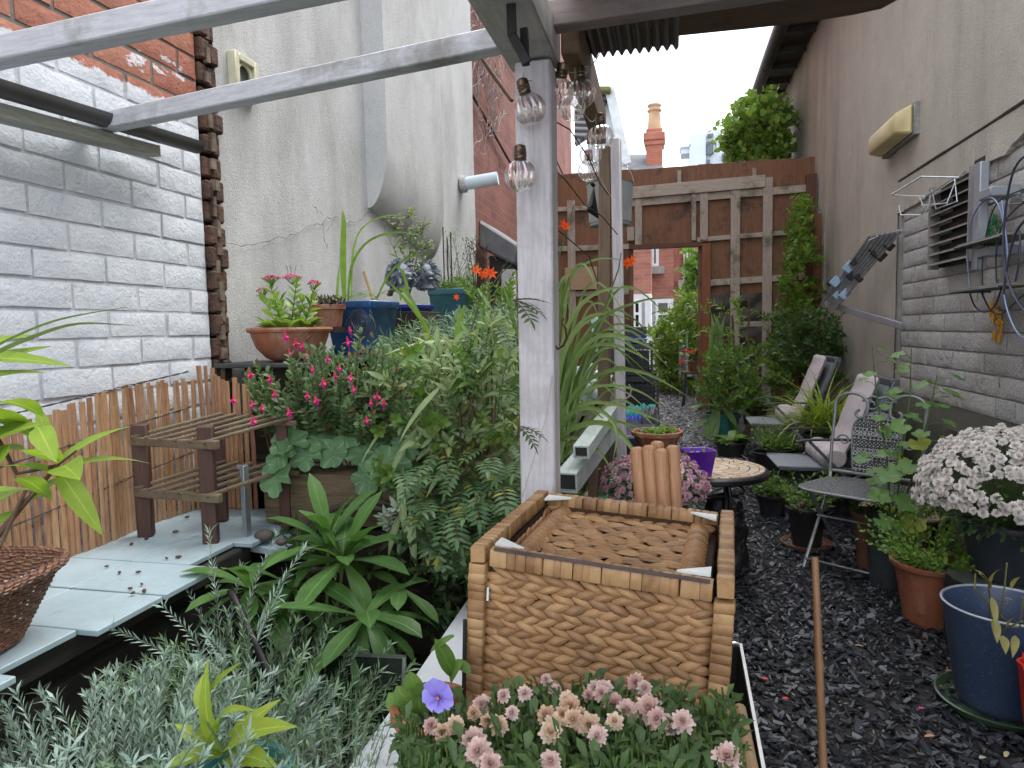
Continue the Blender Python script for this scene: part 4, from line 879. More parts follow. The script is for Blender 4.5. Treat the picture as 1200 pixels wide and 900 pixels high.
def T(x, y, z): return bc+bm_ @ V((x, y, z))
def almond(b, c, d, n_, L_, W_, T_):
    """a plump strand segment, pointed both ends"""
    d = d.normalized(); n_ = n_.normalized(); s_ = n_.cross(d); vs_ = [c-d*L_/2]; fs = []; ring = 6
    for t in (.14,.32,.5,.68,.86):
        ww = math.sin(math.pi*t)**.7
        for j in range(ring): a = math.pi*j/(ring-1); vs_.append(c+d*((t-.5)*L_)+s_*(math.cos(a)*W_/2*ww)+n_*(math.sin(a)*T_*ww))
    vs_.append(c+d*L_/2); last = len(vs_)-1
    for j in range(ring-1): fs.append((0, 1+j+1, 1+j)); fs.append((last, last-ring+j, last-ring+j+1))
    for i in range(4):
        for j in range(ring-1): fs.append((1+i*ring+j, 1+i*ring+j+1, 1+(i+1)*ring+j+1, 1+(i+1)*ring+j))
    b.add(vs_, fs, [(.5,0)]+[(j/(ring-1), t) for t in (.14,.32,.5,.68,.86) for j in range(ring)]+[(.5,1)])
def weave(b, o, u, v, n_, LU, LV, pitch=.0125, step=.026, sl=.36, inner=False):
    """rows of plaited strands filling LU x LV from corner o"""
    rows_ = int(LV/pitch)
    for r_ in range(rows_):
        vv = (r_+.5)*pitch; sgn = 1 if r_ % 2 else -1; i = 0; uu = (r_ % 4)*step*.27+step*.4
        while uu < LU-step*.3:
            jit = U(-.1,.1); w_ = pitch*U(1.05,1.4); c_ = o+u*uu+v*(vv+U(-.001,.001))
            almond(b, c_, (u+v*(sgn*sl+jit)), n_+u*U(-.12,.12), step*U(1.45,1.75), w_, .0068*U(.7,1.2)); uu += step*U(.93,1.07)
    for e_ in (0, 1):
        for r_ in range(int(LV/.014)):
            c_ = o+u*(.012 if e_ == 0 else LU-.012)+v*((r_+.5)*.014); almond(b, c_-n_*.0012, u+v*U(-.2,.2), n_, .045, .016, .005)
def wrapped(b, A_, B_, w_, h_, step=.0135):
    """a bar bound with flat bands"""
    d = (B_-A_); l = d.length; d.normalize(); n_ = max(1, int(l/step)); s_ = d.cross(V((0,0,1)) if abs(d.z) < .9 else bm_ @ V((0,1,0))).normalized(); u = s_.cross(d); t = 0
    cuts = [0]+[i/n_+U(-.15,.15)/n_ for i in range(1, n_)]+[1]
    for a_, c_ in zip(cuts[:-1], cuts[1:]):
        P0, P1 = A_.lerp(B_, a_), A_.lerp(B_, c_); sk = U(-.08,.08)*.02; g_ = U(-.0008,.0012); vs_ = []
        for (tt, e) in ((0,-.0007),(.12,g_*.6),(.5,g_*.6+.0003),(.88,g_*.6),(1,-.0007)):
            P_ = P0.lerp(P1, tt)
            for (i, j) in ((-1,-.86),(-.88,-1),(.88,-1),(1,-.86),(1,.86),(.88,1),(-.88,1),(-1,.86)): vs_.append(P_+s_*(i*(w_/2+e))+u*(j*(h_/2+e))+d*(sk*i))
        b.add(vs_, [(i*8+j, i*8+(j+1) % 8, (i+1)*8+(j+1) % 8, (i+1)*8+j) for i in range(4) for j in range(8)]+[tuple(range(7,-1,-1)), tuple(range(32,40))])
ZU = bm_ @ V((0,0,1)); ex, ey = bm_ @ V((1,0,0)), bm_ @ V((0,1,0))
for nm, o_, u_, n_, LU in (('front_panel', T(-HX+.008,-HY,0), ex, -ey, 2*HX-.016), ('side_panel', T(HX,-HY+.01,0), ey, ex, 2*HY-.02), ('side_panel', T(-HX,HY-.01,0), -ey, -ex, 2*HY-.02), ('back_panel', T(HX-.01,HY,0), -ex, ey, 2*HX-.02)):
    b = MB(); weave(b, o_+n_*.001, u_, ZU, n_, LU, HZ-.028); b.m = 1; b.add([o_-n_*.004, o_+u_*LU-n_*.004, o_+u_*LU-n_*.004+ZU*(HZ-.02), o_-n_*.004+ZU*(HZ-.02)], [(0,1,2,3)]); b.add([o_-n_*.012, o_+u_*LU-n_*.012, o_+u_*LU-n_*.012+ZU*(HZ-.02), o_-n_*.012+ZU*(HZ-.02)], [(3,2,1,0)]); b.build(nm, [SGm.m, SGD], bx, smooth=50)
# inner faces near the top
b = MB(); weave(b, T(HX-.02,HY-.016,HZ-.09), -ex, ZU, -ey, 2*HX-.04, .07); weave(b, T(-HX+.016,HY-.03,HZ-.09), -ey, ZU, ex, 2*HY-.05, .07); b.build('inner_lining', SGm.m, bx, smooth=50)
# recessed woven bottom, seen from above
b = MB(); zr = HZ-.035
for r_ in range(24):
    vv = -HY+.022+r_*.0128
    uu = -HX+.05+(r_ % 2)*.014
    while uu < HX-.055: almond(b, T(uu, vv, zr+.004*math.sin(uu*60+r_*2)+U(-.001,.002)), ex+ey*U(-.25,.25), ZU, U(.036,.05), .0165, .006); uu += .026
for r_ in range(17):
    vv = -HY+.024+r_*.0185
    for s_ in (-1, 1):
        pts = [T(s_*(HX-.024-.034*t), vv+.004*math.sin(t*3), zr+.002+.010*math.sin(math.pi*t)) for t in (0,.25,.5,.75,1)]; b.tube(pts, [.005,.0088,.0092,.0085,.005], 7, flat=.7)
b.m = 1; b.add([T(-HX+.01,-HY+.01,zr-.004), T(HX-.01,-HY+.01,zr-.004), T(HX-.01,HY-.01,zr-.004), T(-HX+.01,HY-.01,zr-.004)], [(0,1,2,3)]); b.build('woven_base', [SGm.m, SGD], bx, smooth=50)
fr_ = .026
SGL = k = NT('seagrass_band'); g = k.n('NewGeometry'); cc = k.ramp(g.outputs['Random Per Island'], [(0, (.17,.075,.027)), (.5, (.31,.165,.065)), (1, (.43,.27,.125))]); cc = k.mix(.35, cc, k.ramp(k.noise(16, 8, .75), [(.35, (.07,.028,.011)), (.6, (.46,.29,.14))])); k.col(cc); k.set(Roughness=.5); k.bump(k.noise(70, 6, .7), .6, .0015)
for (xa_, ya_) in ((-HX-.006,-HY-.002),(HX+.008,-HY-.006),(HX+.006,HY+.002),(-HX-.006,HY+.002)):
    b = MB(); wrapped(b, T(xa_, ya_, 0), T(xa_, ya_, HZ-.026), fr_, fr_); b.build('corner_post', SGL.m, bx, smooth=50)
for nm, A_, B_, h_ in (('top_rail', T(-HX+.012,-HY-.003,HZ-.014), T(HX-.008,-HY-.003,HZ-.016), .026), ('top_rail', T(-HX+.01,HY,HZ-.014), T(HX-.01,HY,HZ-.014), .026), ('top_rail', T(-HX-.006,-HY-.013,HZ-.012), T(-HX-.006,HY+.014,HZ-.012), .024), ('top_rail', T(HX+.008,-HY-.017,HZ-.008), T(HX+.006,HY+.014,HZ-.008), .024)):
    b = MB(); wrapped(b, A_, B_, .022, h_); b.build(nm, SGL.m, bx, smooth=50)
b = MB(); b.beam(T(-HX+.02,-HY-.013,HZ+.0005), T(HX-.012,-HY-.013,HZ-.0015), .006, .004); b.build('edge_binding', pm('dark_binding', (.05,.035,.03), (.09,.06,.05), 30, .7), bx)
CL = pm('white_clip', (.72,.76,.74), (.6,.64,.63), 12, .3)
for sx, sy in ((-1,-1),(1,-1),(1,1),(-1,1)):
    x0, y0 = sx*(HX-.012), sy*(HY-.012); b = MB(); q = [T(x0, y0, HZ-.004), T(x0-sx*.045, y0, HZ-.004), T(x0, y0-sy*.032, HZ-.004)]; b.add(q+[p+ZU*.004 for p in q], [(0,1,2),(5,4,3),(0,3,4,1),(1,4,5,2),(2,5,3,0)]); b.build('corner_clip', CL, bx, smooth=0)
b = MB(); b.box(T(-HX+.004+.007,-HY-.009,HZ-.07), (.003,.003,.02), bm_); b.build('staple', CL, bx)

# ================================================================== PLANTS
def rdir(elev_lo, elev_hi, az=None, spread=math.pi):
    a = U(0, 2*math.pi) if az is None else az+U(-spread, spread); e = math.radians(U(elev_lo, elev_hi)); return V((math.cos(a)*math.cos(e), math.sin(a)*math.cos(e), math.sin(e)))
def shoot(lm, sm, p, d, L_, leafL, leafW, n, r=.0025, bend=.3, la=50, start=.15, prof='lance', curl=.5, fold=.25, segs=3, pairs=False, taper=.5, jit=.25, whorl=0, wave=0, tipup=False):
    """a bending stem carrying leaves up its length; returns the tip and its direction"""
    p = V(p); d = V(d).normalized(); ax = d.cross(Z)
    if ax.length < .05: ax = V((U(-1,1), U(-1,1), 0))
    ax.normalize(); steps = 6; pts = [p]; dd = d.copy(); rot = Matrix.Rotation(-bend/steps, 3, ax)
    dirs = [d.copy()]
    for i in range(steps):
        dd = (rot @ dd + V((U(-.05,.05), U(-.05,.05), U(-.03,.03)))).normalized(); pts.append(pts[-1]+dd*(L_/steps)); dirs.append(dd.copy())
    if sm is not None: sm.tube(pts, [r*(1-.6*i/steps) for i in range(steps+1)], 5, cap=False)
    ph = U(0, 6.28)
    for i in range(n):
        t = start+(1-start)*(i+.5)/n; k_ = min(steps-1, int(t*steps)); q = pts[k_].lerp(pts[k_+1], t*steps-k_); dv = dirs[k_]
        _, s_, u_ = frame(dv)
        for m_ in range(2 if pairs else 1):
            a = (ph + (i*math.pi/2 if pairs else i*2.4) + m_*math.pi + U(-jit, jit)); o_ = s_*math.cos(a)+u_*math.sin(a)
            an = math.radians(la)*(1-.45*t)+U(-.15,.15); ld = dv*math.cos(an)+o_*math.sin(an); nn = dv*math.sin(an)-o_*math.cos(an)
            f = (1-taper*t)*U(.75,1.15); lm.leaf(q+o_*r*.5, ld, nn, leafL*f, leafW*f, curl*U(.5,1.4), fold, segs, prof, wave)
    for i in range(whorl):
        a = ph+i*2.4; dv = dirs[-1]; _, s_, u_ = frame(dv); o_ = s_*math.cos(a)+u_*math.sin(a); an = math.radians(25+i*6); ld = dv*math.cos(an)+o_*math.sin(an); nn = dv*math.sin(an)-o_*math.cos(an)
        f = .5+.5*i/max(1, whorl); lm.leaf(pts[-1], ld, nn, leafL*f, leafW*f, curl*U(.5,1.2), fold, segs, prof, wave)
    return pts[-1], dirs[-1]
def strap(lm, p, d, L_, W_, curl, n=9, fold=.3): d = V(d); s_ = d.cross(Z); s_ = s_.normalized() if s_.length > .01 else V((1,0,0)); return lm.leaf(p, d, s_.cross(d), L_, W_, curl, fold, n, 'strap')
def round_leaf(b, c, n_, r_, lobes=5, cup=.25, wave=.06, d=None):
    n_ = V(n_).normalized(); _, s_, u_ = frame(n_); k_ = 26; ph = U(0, 6.28); vs_ = [V(c)]; uv = [(.5,.5)]; fs = []
    for ring in (.5, 1):
        for j in range(k_):
            a = 2*math.pi*j/k_; rr = r_*ring*(1+ (.17*abs(math.sin(lobes*a/2+ph))-.09)*ring*1.6); z = cup*r_*ring*ring+wave*r_*math.sin(lobes*a+ph)*ring
            if abs(math.atan2(math.sin(a-ph), math.cos(a-ph))) < .2: rr *= .45
            vs_.append(V(c)+s_*math.cos(a)*rr+u_*math.sin(a)*rr+n_*z); uv.append((j/k_, ring))
    for j in range(k_): j2 = (j+1) % k_; fs.append((0, 1+j, 1+j2)); fs.append((1+j, 1+k_+j, 1+k_+j2, 1+j2))
    b.add(vs_, fs, uv)
def pinnate(lm, sm, p, d, L_, pairs_, lL, lW, droop=.5, fold=.15):
    p = V(p); d = V(d).normalized(); s_ = d.cross(Z); s_ = s_.normalized() if s_.length > .01 else V((1,0,0)); pts = [p]; n_ = s_.cross(d); dd = d; rot = Matrix.Rotation(-droop/pairs_, 3, s_)
    for i in range(pairs_):
        dd = rot @ dd; pts.append(pts[-1]+dd*(L_/pairs_)); nn = s_.cross(dd); f = (.6+.4*math.sin(math.pi*(i+1)/(pairs_+1)))
        for m_ in (-1, 1): ld = (s_*m_*.9+dd*.45+nn*.1); lm.leaf(pts[-1], ld, nn, lL*f*U(.9,1.1), lW*f, .5, fold, 3, 'lance')
    lm.leaf(pts[-1], dd, s_.cross(dd), lL, lW, .4, fold, 3, 'lance'); sm.tube(pts, [.0016*(1-.5*i/len(pts)) for i in range(len(pts))], 4, cap=False)
# flower prototypes (meshes shared by the copies)
def mum_mesh(name, mat, rings=((4, 18, .9), (20, 13, .85), (42, 10, .7), (66, 7, .55)), r_=.014, pw=.30):
    b = MB()
    for e, n_, f in rings:
        ph = U(0, 6)
        for j in range(n_):
            a = ph+2*math.pi*j/n_+U(-.1,.1); el = math.radians(e+U(-9,9)); d = V((math.cos(a)*math.cos(el), math.sin(a)*math.cos(el), math.sin(el))); n2 = V((-math.cos(a)*math.sin(el), -math.sin(a)*math.sin(el), math.cos(el))); b.leaf(V((0,0,0)), d, n2, r_*f*U(.85,1.15), r_*pw, -.6 if e > 15 else .5, .35, 3, 'petal')
    o = b.build(name, mat, None, smooth=60, origin=(0,0,0)); me = o.data; bpy.data.objects.remove(o); return me
def put(me, name, parent, p, n_, s_=1.0, spin=None, kind=None):
    o = bpy.data.objects.new(name, me); COL.objects.link(o); o.parent = parent; o.location = V(p)-wl(parent)
    q = V(n_).normalized().to_track_quat('Z', 'Y'); o.rotation_mode = 'QUATERNION'; o.rotation_quaternion = q @ Matrix.Rotation(U(0, 6.28) if spin is None else spin, 3, 'Z').to_quaternion(); o.scale = (s_, s_, s_); return o
def merged(me_list, name, parent, items, mat):
    """many tiny flowers past the hundred that show largest: one mesh part of kind stuff"""
    b = MB()
    for me, p, n_, s_ in items:
        q = V(n_).normalized().to_track_quat('Z', 'Y') @ Matrix.Rotation(U(0, 6.28), 3, 'Z').to_quaternion(); b.add([V(p)+(q @ (v.co*s_)) for v in me.vertices], [tuple(pl.vertices) for pl in me.polygons])
    o = b.build(name, mat, parent, smooth=60); o['kind'] = 'stuff'; return o
def flowers(me, name, parent, items, mat, cap=98):
    items = sorted(items, key=lambda t: (V(t[0])-EYE).length)
    for p, n_, s_ in items[:cap]: put(me, name, parent, p, n_, s_)
    if len(items) > cap: merged(None, name, parent, [(me, p, n_, s_) for p, n_, s_ in items[cap:]], mat)

TC = pm('terracotta', (.34,.115,.055), (.22,.075,.038), 7, .75, 0, .3, 60, dirt=((.40,.27,.20), 9)); TCD = pm('terracotta_dark', (.20,.085,.05), (.12,.05,.035), 6, .8, 0, .3, dirt=((.2,.15,.1), 9))
BLP = pm('black_pot', (.010,.010,.011), (.020,.020,.022), 9, .45, dirt=((.05,.045,.04), 8)); GALV = pm('dull_zinc', (.10,.12,.13), (.05,.06,.065), 6, .55, .4, .3, dirt=((.13,.07,.04), 10))
STM = pm('green_stem', (.08,.14,.03), (.05,.09,.02), 20, .6); BST = pm('brown_stem', (.10,.06,.035), (.06,.035,.02), 20, .8)
def pot(parent, c, r0, r1, h, mat, lip=.012, name='pot', soil=True, liph=.02, soilz=.85):
    b = MB(); t = .006
    b.lathe([(r0,0),(r0+(r1-r0)*.5,h*.5),(r1,h-liph),(r1+lip*.9,h-liph+.002),(r1+lip,h-liph*.5),(r1+lip,h-.002),(r1+lip*.6,h),(r1-t,h-.002),(r1-t-.003,h*.9),(r0-t+(r1-r0)*.4,h*.4),(0.001,h*.35)], c, 36)
    o = b.build(name, mat, parent, smooth=45)
    if soil:
        b = MB(); rs = r0+(r1-r0)*soilz-t; vs_ = [V(c)+V((0,0,h*soilz+.006))]
        for j in range(24): a = 2*math.pi*j/24; vs_.append(V(c)+V((math.cos(a)*rs, math.sin(a)*rs, h*soilz+U(-.004,.004))))
        b.add(vs_, [(0, 1+j, 1+(j+1) % 24) for j in range(24)]); b.build('soil', SOIL, parent)
    return o

# ---- foliage materials
LV = leafm
M_lime = LV('leaf_lime', (.16,.27,.035), (.30,.42,.06), trans=.4, vein=(.4, 16))
M_whorl = LV('leaf_whorl', (.045,.12,.03), (.11,.22,.055), trans=.3, vein=(.35, 12))
M_silver = LV('leaf_lavender', (.20,.30,.26), (.44,.56,.50), trans=.2, vein=None, rough=.7)
M_lavg = LV('leaf_lavender_green', (.12,.22,.13), (.28,.40,.24), trans=.2, vein=None, rough=.6)
M_sage = LV('leaf_sage', (.14,.21,.08), (.36,.46,.24), trans=.25, vein=(.3, 14), rough=.65, blotch=((.3,.33,.1), .08))
M_sagesil = LV('leaf_silver_sage', (.3,.37,.3), (.44,.5,.42), trans=.2, vein=(.25, 10), rough=.7)
M_mid = LV('leaf_mid', (.065,.14,.026), (.16,.28,.06), trans=.35, vein=(.3, 10), blotch=((.25,.27,.03), .05))
M_dark = LV('leaf_dark', (.022,.055,.02), (.06,.115,.035), trans=.25, vein=None, rough=.35)
M_bright = LV('leaf_bright', (.10,.20,.03), (.22,.36,.06), trans=.4, vein=None)
M_jacob = LV('leaf_pinnate', (.05,.115,.045), (.12,.22,.09), trans=.25, vein=(.3, 8), blotch=((.3,.27,.02), .03))
M_kid = LV('leaf_kidney', (.07,.17,.075), (.17,.31,.15), trans=.3, vein=None, rough=.5)
def radial(m):
    t = m.node_tree; uvn = t.nodes.new('ShaderNodeTexCoord'); sx = t.nodes.new('ShaderNodeSeparateXYZ'); t.links.new(uvn.outputs['UV'], sx.inputs[0]); mm = t.nodes.new('ShaderNodeMath'); mm.operation = 'MULTIPLY'; mm.inputs[1].default_value = 2*math.pi*9; t.links.new(sx.outputs[0], mm.inputs[0]); s2 = t.nodes.new('ShaderNodeMath'); s2.operation = 'SINE'; t.links.new(mm.outputs[0], s2.inputs[0])
    r_ = t.nodes.new('ShaderNodeValToRGB'); r_.color_ramp.elements[0].position = .75; r_.color_ramp.elements[1].position = 1.0; r_.color_ramp.elements[1].color = (.45,.45,.45,1); t.links.new(s2.outputs[0], r_.inputs[0]); p = t.nodes['Principled BSDF']; src = p.inputs['Base Color'].links[0].from_socket; mx_ = t.nodes.new('ShaderNodeMix'); mx_.data_type = 'RGBA'; mx_.inputs[7].default_value = (.36,.5,.28,1); t.links.new(r_.outputs[0], mx_.inputs[0]); t.links.new(src, mx_.inputs[6]); t.links.new(mx_.outputs[2], p.inputs['Base Color'])
radial(M_kid)
M_carn = LV('leaf_narrow', (.085,.16,.08), (.20,.30,.17), trans=.25, vein=None, rough=.5)
M_croc = LV('leaf_sword', (.10,.18,.045), (.22,.31,.10), trans=.3, vein=None, rough=.4)
M_grass = LV('leaf_grass', (.20,.30,.03), (.40,.50,.08), trans=.35, vein=None)
M_fuch = LV('leaf_fuchsia', (.05,.11,.04), (.13,.22,.09), trans=.3, vein=(.3, 8), blotch=((.2,.07,.03), .05))
M_dry = LV('leaf_dry', (.25,.24,.07), (.35,.32,.12), trans=.2, vein=None)

def top_of(b): return b
def plant(name, label, base, group=None): return thing(name, label, 'plant', base, group)

# 1. lime leaved tall plant at far left, and two grass blades
o = plant('tall_leafy_plant', 'bright lime leaved tall plant leaning in from the left edge by the wicker basket', (-1.12, .62, LZ)); lm, sm = MB(), MB()
def spec_leaf(b, a, t, W_, Y_=None, curl=.25, n_=V((0,-.5,1)), prof='lance', segs=6, fold=.2, wave=.03):
    """a leaf from pixel a to pixel t at the given distances"""
    A_ = gy(a[0], a[1], a[2]); B_ = gy(t[0], t[1], t[2]); L_ = (B_-A_).length; d = (B_-A_).normalized()
    s_ = d.cross(V(n_)).normalized(); nn = s_.cross(d); d2 = (d*math.cos(curl/2)+nn*math.sin(curl/2)); b.leaf(A_, d2, s_.cross(d2), L_*(1+curl*curl/20), W_, curl, fold, segs, prof, wave)
for a, t, W_ in (((-20,445,.78),(55,440,.86),.04),((-30,410,.8),(40,395,.85),.03),((-40,540,.68),(30,530,.8),.045),((-30,480,.7),(48,520,.82),.04),((-20,600,.7),(50,575,.82),.03),((10,520,.74),(-20,575,.7),.03),((-30,432,.80),(60,408,.86),.036),((-30,420,.78),(82,432,.84),.034),((-40,500,.7),(40,505,.8),.04),((-20,520,.72),(60,498,.8),.045),((-30,580,.8),(36,575,.86),.02),((66,543,.80),(155,503,.9),.020),((72,548,.80),(175,548,.92),.022),((68,540,.79),(44,476,.86),.020),((66,548,.78),(120,628,.80),.030),((70,542,.8),(25,530,.72),.034),((55,552,.78),(0,548,.7),.03),((45,500,.74),(68,545,.7),.03),((72,546,.8),(96,566,.74),.045),((70,560,.8),(40,588,.74),.026),((2,470,.75),(50,490,.82),.04),((30,600,.75),(-10,620,.7),.03),((20,560,.7),(60,590,.76),.03)):
    spec_leaf(lm, a, t, W_, curl=U(.25,.6))
for p_, q_ in (((-40,470,.72),(30,500,.78)),): pass
sm.tube([gy(-60,700,.66), gy(20,600,.72), gy(68,545,.79)], [.0045,.004,.0025], 7); sm.tube([gy(68,545,.79), gy(90,528,.8)], .0018, 6); sm.tube([gy(-60,460,.74), gy(-10,500,.74), gy(20,555,.76), gy(66,546,.79)], .003, 7)
sm.tube([gy(30,575,.74), gy(0,640,.68), gy(-40,680,.66)], .003, 6)
lm.build('foliage', M_lime, o, smooth=60); sm.build('stem', BST, o)
o = plant('grass_blades', 'two long thin arching grass blades at the left edge against the white bricks', (-1.2, .7, LZ)); lm = MB()
for pts, W_ in (([(-80,470,.7),(-20,420,.75),(40,394,.85),(90,377,.95),(162,382,1.05)], .010),([(-60,440,.72),(0,402,.78),(60,376,.9),(110,366,1.0),(150,360,1.05)], .005)):
    P_ = [gy(*q) for q in pts]; vs_ = []; 
    Q = []
    for i in range(len(P_)-1):
        for t in (0,.25,.5,.75): Q.append(P_[i].lerp(P_[i+1], t))
    Q.append(P_[-1]); n_ = len(Q)
    for it in range(3): Q = [Q[0]]+[(Q[i-1]+Q[i]*2+Q[i+1])/4 for i in range(1, n_-1)]+[Q[-1]]
    for i, q in enumerate(Q): ww = W_*.5*(1-(i/(n_-1))**2.2)+.0003; vs_ += [q+V((0,.2,1)).normalized()*ww*.9+V((0,-.001,0)), q, q-V((0,.2,1)).normalized()*ww*.6]
    lm.add(vs_, [f for i in range(n_-1) for f in ((i*3, i*3+1, i*3+4, i*3+3), (i*3+1, i*3+2, i*3+5, i*3+4))])
lm.build('blades', M_croc, o)

# 2. lavender: silver clump in front, greener clump behind
LAVST = pm('lavender_stem', (.16,.2,.14), (.10,.11,.08), 20, .7)
def lavender(label, cx_, cy_, rx, ry, z0, hts, n_, mat, lean, LL=.032, W_=.0042, grp='lavender clumps below the slabs', seedf=None):
    o = thing('lavender', label, 'plant', (cx_, cy_, z0), grp); lm, sm = MB(), MB()
    for i in range(n_):
        a = U(0, 6.28); rr = math.sqrt(R.random()); x = cx_+math.cos(a)*rr*rx; y = cy_+math.sin(a)*rr*ry; h_ = U(*hts)*(1-.35*rr*rr)
        d = V((math.cos(a)*rr*.8+lean[0]+U(-.25,.25), math.sin(a)*rr*.8+lean[1]+U(-.25,.25), 1)); shoot(lm, sm, (x, y, z0+U(0,.05)), d, h_, LL*U(.8,1.2), W_, int(h_/.011*1.0), .0016, .25, 52, .25, 'lance', .35, .3, 2, True, .45, whorl=6)
    lm.build('foliage', mat, o, smooth=60); sm.build('stems', LAVST, o); return o
lavender('silver grey lavender clump filling the bottom left corner', -.80, .80, .24, .24, .37, (.13,.24), 300, M_silver, (.1,0), .032, .0066)
lavender('greener lavender clump rising below the white slabs beside the black cane', -.76, 1.10, .20, .20, .34, (.13,.25), 190, M_lavg, (0,0), .03, .0058)
lavender('single tall lavender shoot group standing in front of the slab edge', -.90, 1.22, .055, .04, .42, (.25,.32), 12, M_silver, (.0,0), .034, .005)
lavender('small fine leaved lavender tuft beside the pansy pot at the bottom', -.47, .86, .10, .10, .40, (.10,.17), 110, M_lavg, (0,0), .018, .003)

# 3. rosettes of large leaves
def rosette(lm, c, n_, L_, W_, el=(5,70), curl=.6, prof='obov', az0=0, segs=6, wave=.04):
    for i in range(n_):
        a = az0+i*2.4; e = math.radians(el[1]+(el[0]-el[1])*i/max(1, n_-1)+U(-8,8)); d = V((math.cos(a)*math.cos(e), math.sin(a)*math.cos(e), math.sin(e))); nn = V((-math.cos(a)*math.sin(e), -math.sin(a)*math.sin(e), math.cos(e))); lm.leaf(V(c)+d*.004, d, nn, L_*U(.75,1.15), W_*U(.85,1.2), curl*U(.6,1.4), .18, segs, prof, wave)
o = thing('leafy_plant', 'large fresh green plant with whorled lance leaves before the dark sleepers', 'plant', (-.80, 1.35, .28)); lm, sm = MB(), MB()
for (px, py, Y_, n_, L_, W_, el) in ((402,658,1.42,17,.175,.046,(-20,70)),(292,690,1.36,12,.14,.038,(-20,50)),(428,725,1.30,15,.17,.046,(-35,40)),(345,690,1.38,9,.13,.036,(-25,45)),(385,640,1.45,8,.16,.042,(15,78)),(330,720,1.34,8,.12,.034,(-30,30)),(470,690,1.42,7,.13,.036,(-30,20))):
    c = gy(px, py, Y_); rosette(lm, c, n_, L_, W_, el, .7, 'obov', U(0,6)); sm.tube([V((-.78+U(-.05,.05), 1.30, .27)), c.lerp(V((-.78,1.3,.3)), .4)+V((.02,0,0)), c], [.006,.005,.004], 7)
A_ = gy(336,757,1.28); sm.tube([A_, gy(322,728,1.30), gy(300,700,1.34)], .0035, 7)
lm.build('foliage', M_whorl, o, smooth=60); sm.build('stems', STM, o)
o = thing('potted_rosette', 'yellow green drooping leafy plant in a turquoise pot at the bottom edge', 'potted plant', gz(285, 900, .52)); lm, sm = MB(), MB(); c0 = wl(o)
pot(o, c0-V((0,0,.12)), .05, .065, .12, pm('turquoise_pot', (.08,.3,.32), (.06,.22,.25), 8, .4), .005, liph=.01)
LL = [((262,880),(330,822),.030),((262,880),(354,858),.045),((258,882),(250,768),.024),((250,840),(228,872),.024),((236,835),(240,790),.022),((238,832),(288,778),.022),((262,884),(190,905),.034),((264,888),(330,905),.04),((256,884),(205,850),.03),((255,860),(310,842),.02)]
for a, t, W_ in LL: Y0 = c0.y+.02; spec_leaf(lm, (a[0], a[1], Y0), (t[0], t[1], Y0+U(-.08,.08)), W_, curl=U(.5,1.0))
sm.tube([c0+V((0,0,.05)), gy(262,884,c0.y), gy(246,850,c0.y), gy(238,832,c0.y)], .0028, 6)
lm.build('foliage', LV('leaf_yellowing', (.22,.33,.04), (.38,.46,.07), trans=.4, vein=(.4,12), blotch=((.5,.33,.04), .12)), o, smooth=60); sm.build('stem', STM, o)

# 4. silver sage, kidney leaves and fuchsia over the log
o = plant('silver_sage', 'small silvery white sage sprig in front of the mossy timber', (-.62, 1.70, .74)); lm, sm = MB(), MB()
for (px, py, dx) in ((455,600,-.3),(462,582,.2),(470,612,.3),(448,590,-.6)):
    p = gy(px+8, py+26, 1.67); d = gy(px, py, 1.62)-p; shoot(lm, sm, p, d+V((0,-.02,.02)), .05, .038, .012, 5, .002, .2, 65, .3, 'oval', .3, .2, 4, True, .1, whorl=4)
lm.build('foliage', M_sagesil, o, smooth=60); sm.build('stems', STM, o)
o = plant('round_leaved_plant', 'plant with big kidney shaped blue green leaves spilling over the timber bed edge', (-.95, 1.85, .76)); lm, sm = MB(), MB()
for (px, py, Y_, r_, nv) in ((340,520,1.72,.052,(.1,-.6,.8)),(372,512,1.76,.05,(.2,-.5,.9)),(405,510,1.78,.05,(.1,-.7,.8)),(325,560,1.66,.050,(-.2,-1,.35)),(330,535,1.68,.048,(-.4,-.8,.5)),(445,515,1.80,.04,(.2,-.6,.9)),(455,545,1.72,.058,(.2,-.9,.6)),(430,560,1.70,.045,(-.1,-1,.4)),(462,562,1.7,.04,(.1,-1,.3)),(390,532,1.74,.042,(0,-.9,.5)),(360,535,1.72,.044,(.1,-.9,.6)),(478,520,1.78,.045,(.3,-.8,.5)),(425,532,1.76,.045,(.1,-.6,.8)),(352,500,1.8,.045,(-.2,-.4,.9)),(385,500,1.84,.04,(0,-.3,1))):
    c = gy(px, py, Y_); round_leaf(lm, c, nv, r_, 6, U(-.2,.25), .07); r0_ = V((c.x*.3-.65, 1.85, .76)); sm.tube([r0_, (r0_+c)/2+V((0,0,.03)), c], .0022, 6)
lm.build('foliage', M_kid, o, smooth=60); sm.build('stems', STM, o)

def fuchsia_mesh(name):
    b = MB(); b.tube([(0,0,0),(0,0,-.007),(0,0,-.012)], [.0012,.0022,.003], 8)
    for j in range(4): a = j*math.pi/2; d = V((math.cos(a), math.sin(a), -.55)); b.leaf((0,0,-.011), d, V((math.cos(a)*.55, math.sin(a)*.55, 1)), .016, .006, -.5, .2, 3, 'lance')
    b.m = 1
    for j in range(6): a = j*math.pi/3; d = V((math.cos(a)*.35, math.sin(a)*.35, -1)); b.leaf((0,0,-.011), d, V((math.cos(a), math.sin(a), .3)), .013, .010, .2, .3, 2, 'oval')
    for j in range(4): b.tube([(0,0,-.02),(U(-.003,.003),U(-.003,.003),-.034)], .0004, 4)
    o = b.build(name, [petalm('fuchsia_pink', (.65,.02,.09), (.85,.05,.22)), petalm('fuchsia_magenta', (.5,.01,.25), (.65,.03,.4))], None, origin=(0,0,0)); me = o.data; bpy.data.objects.remove(o); return me
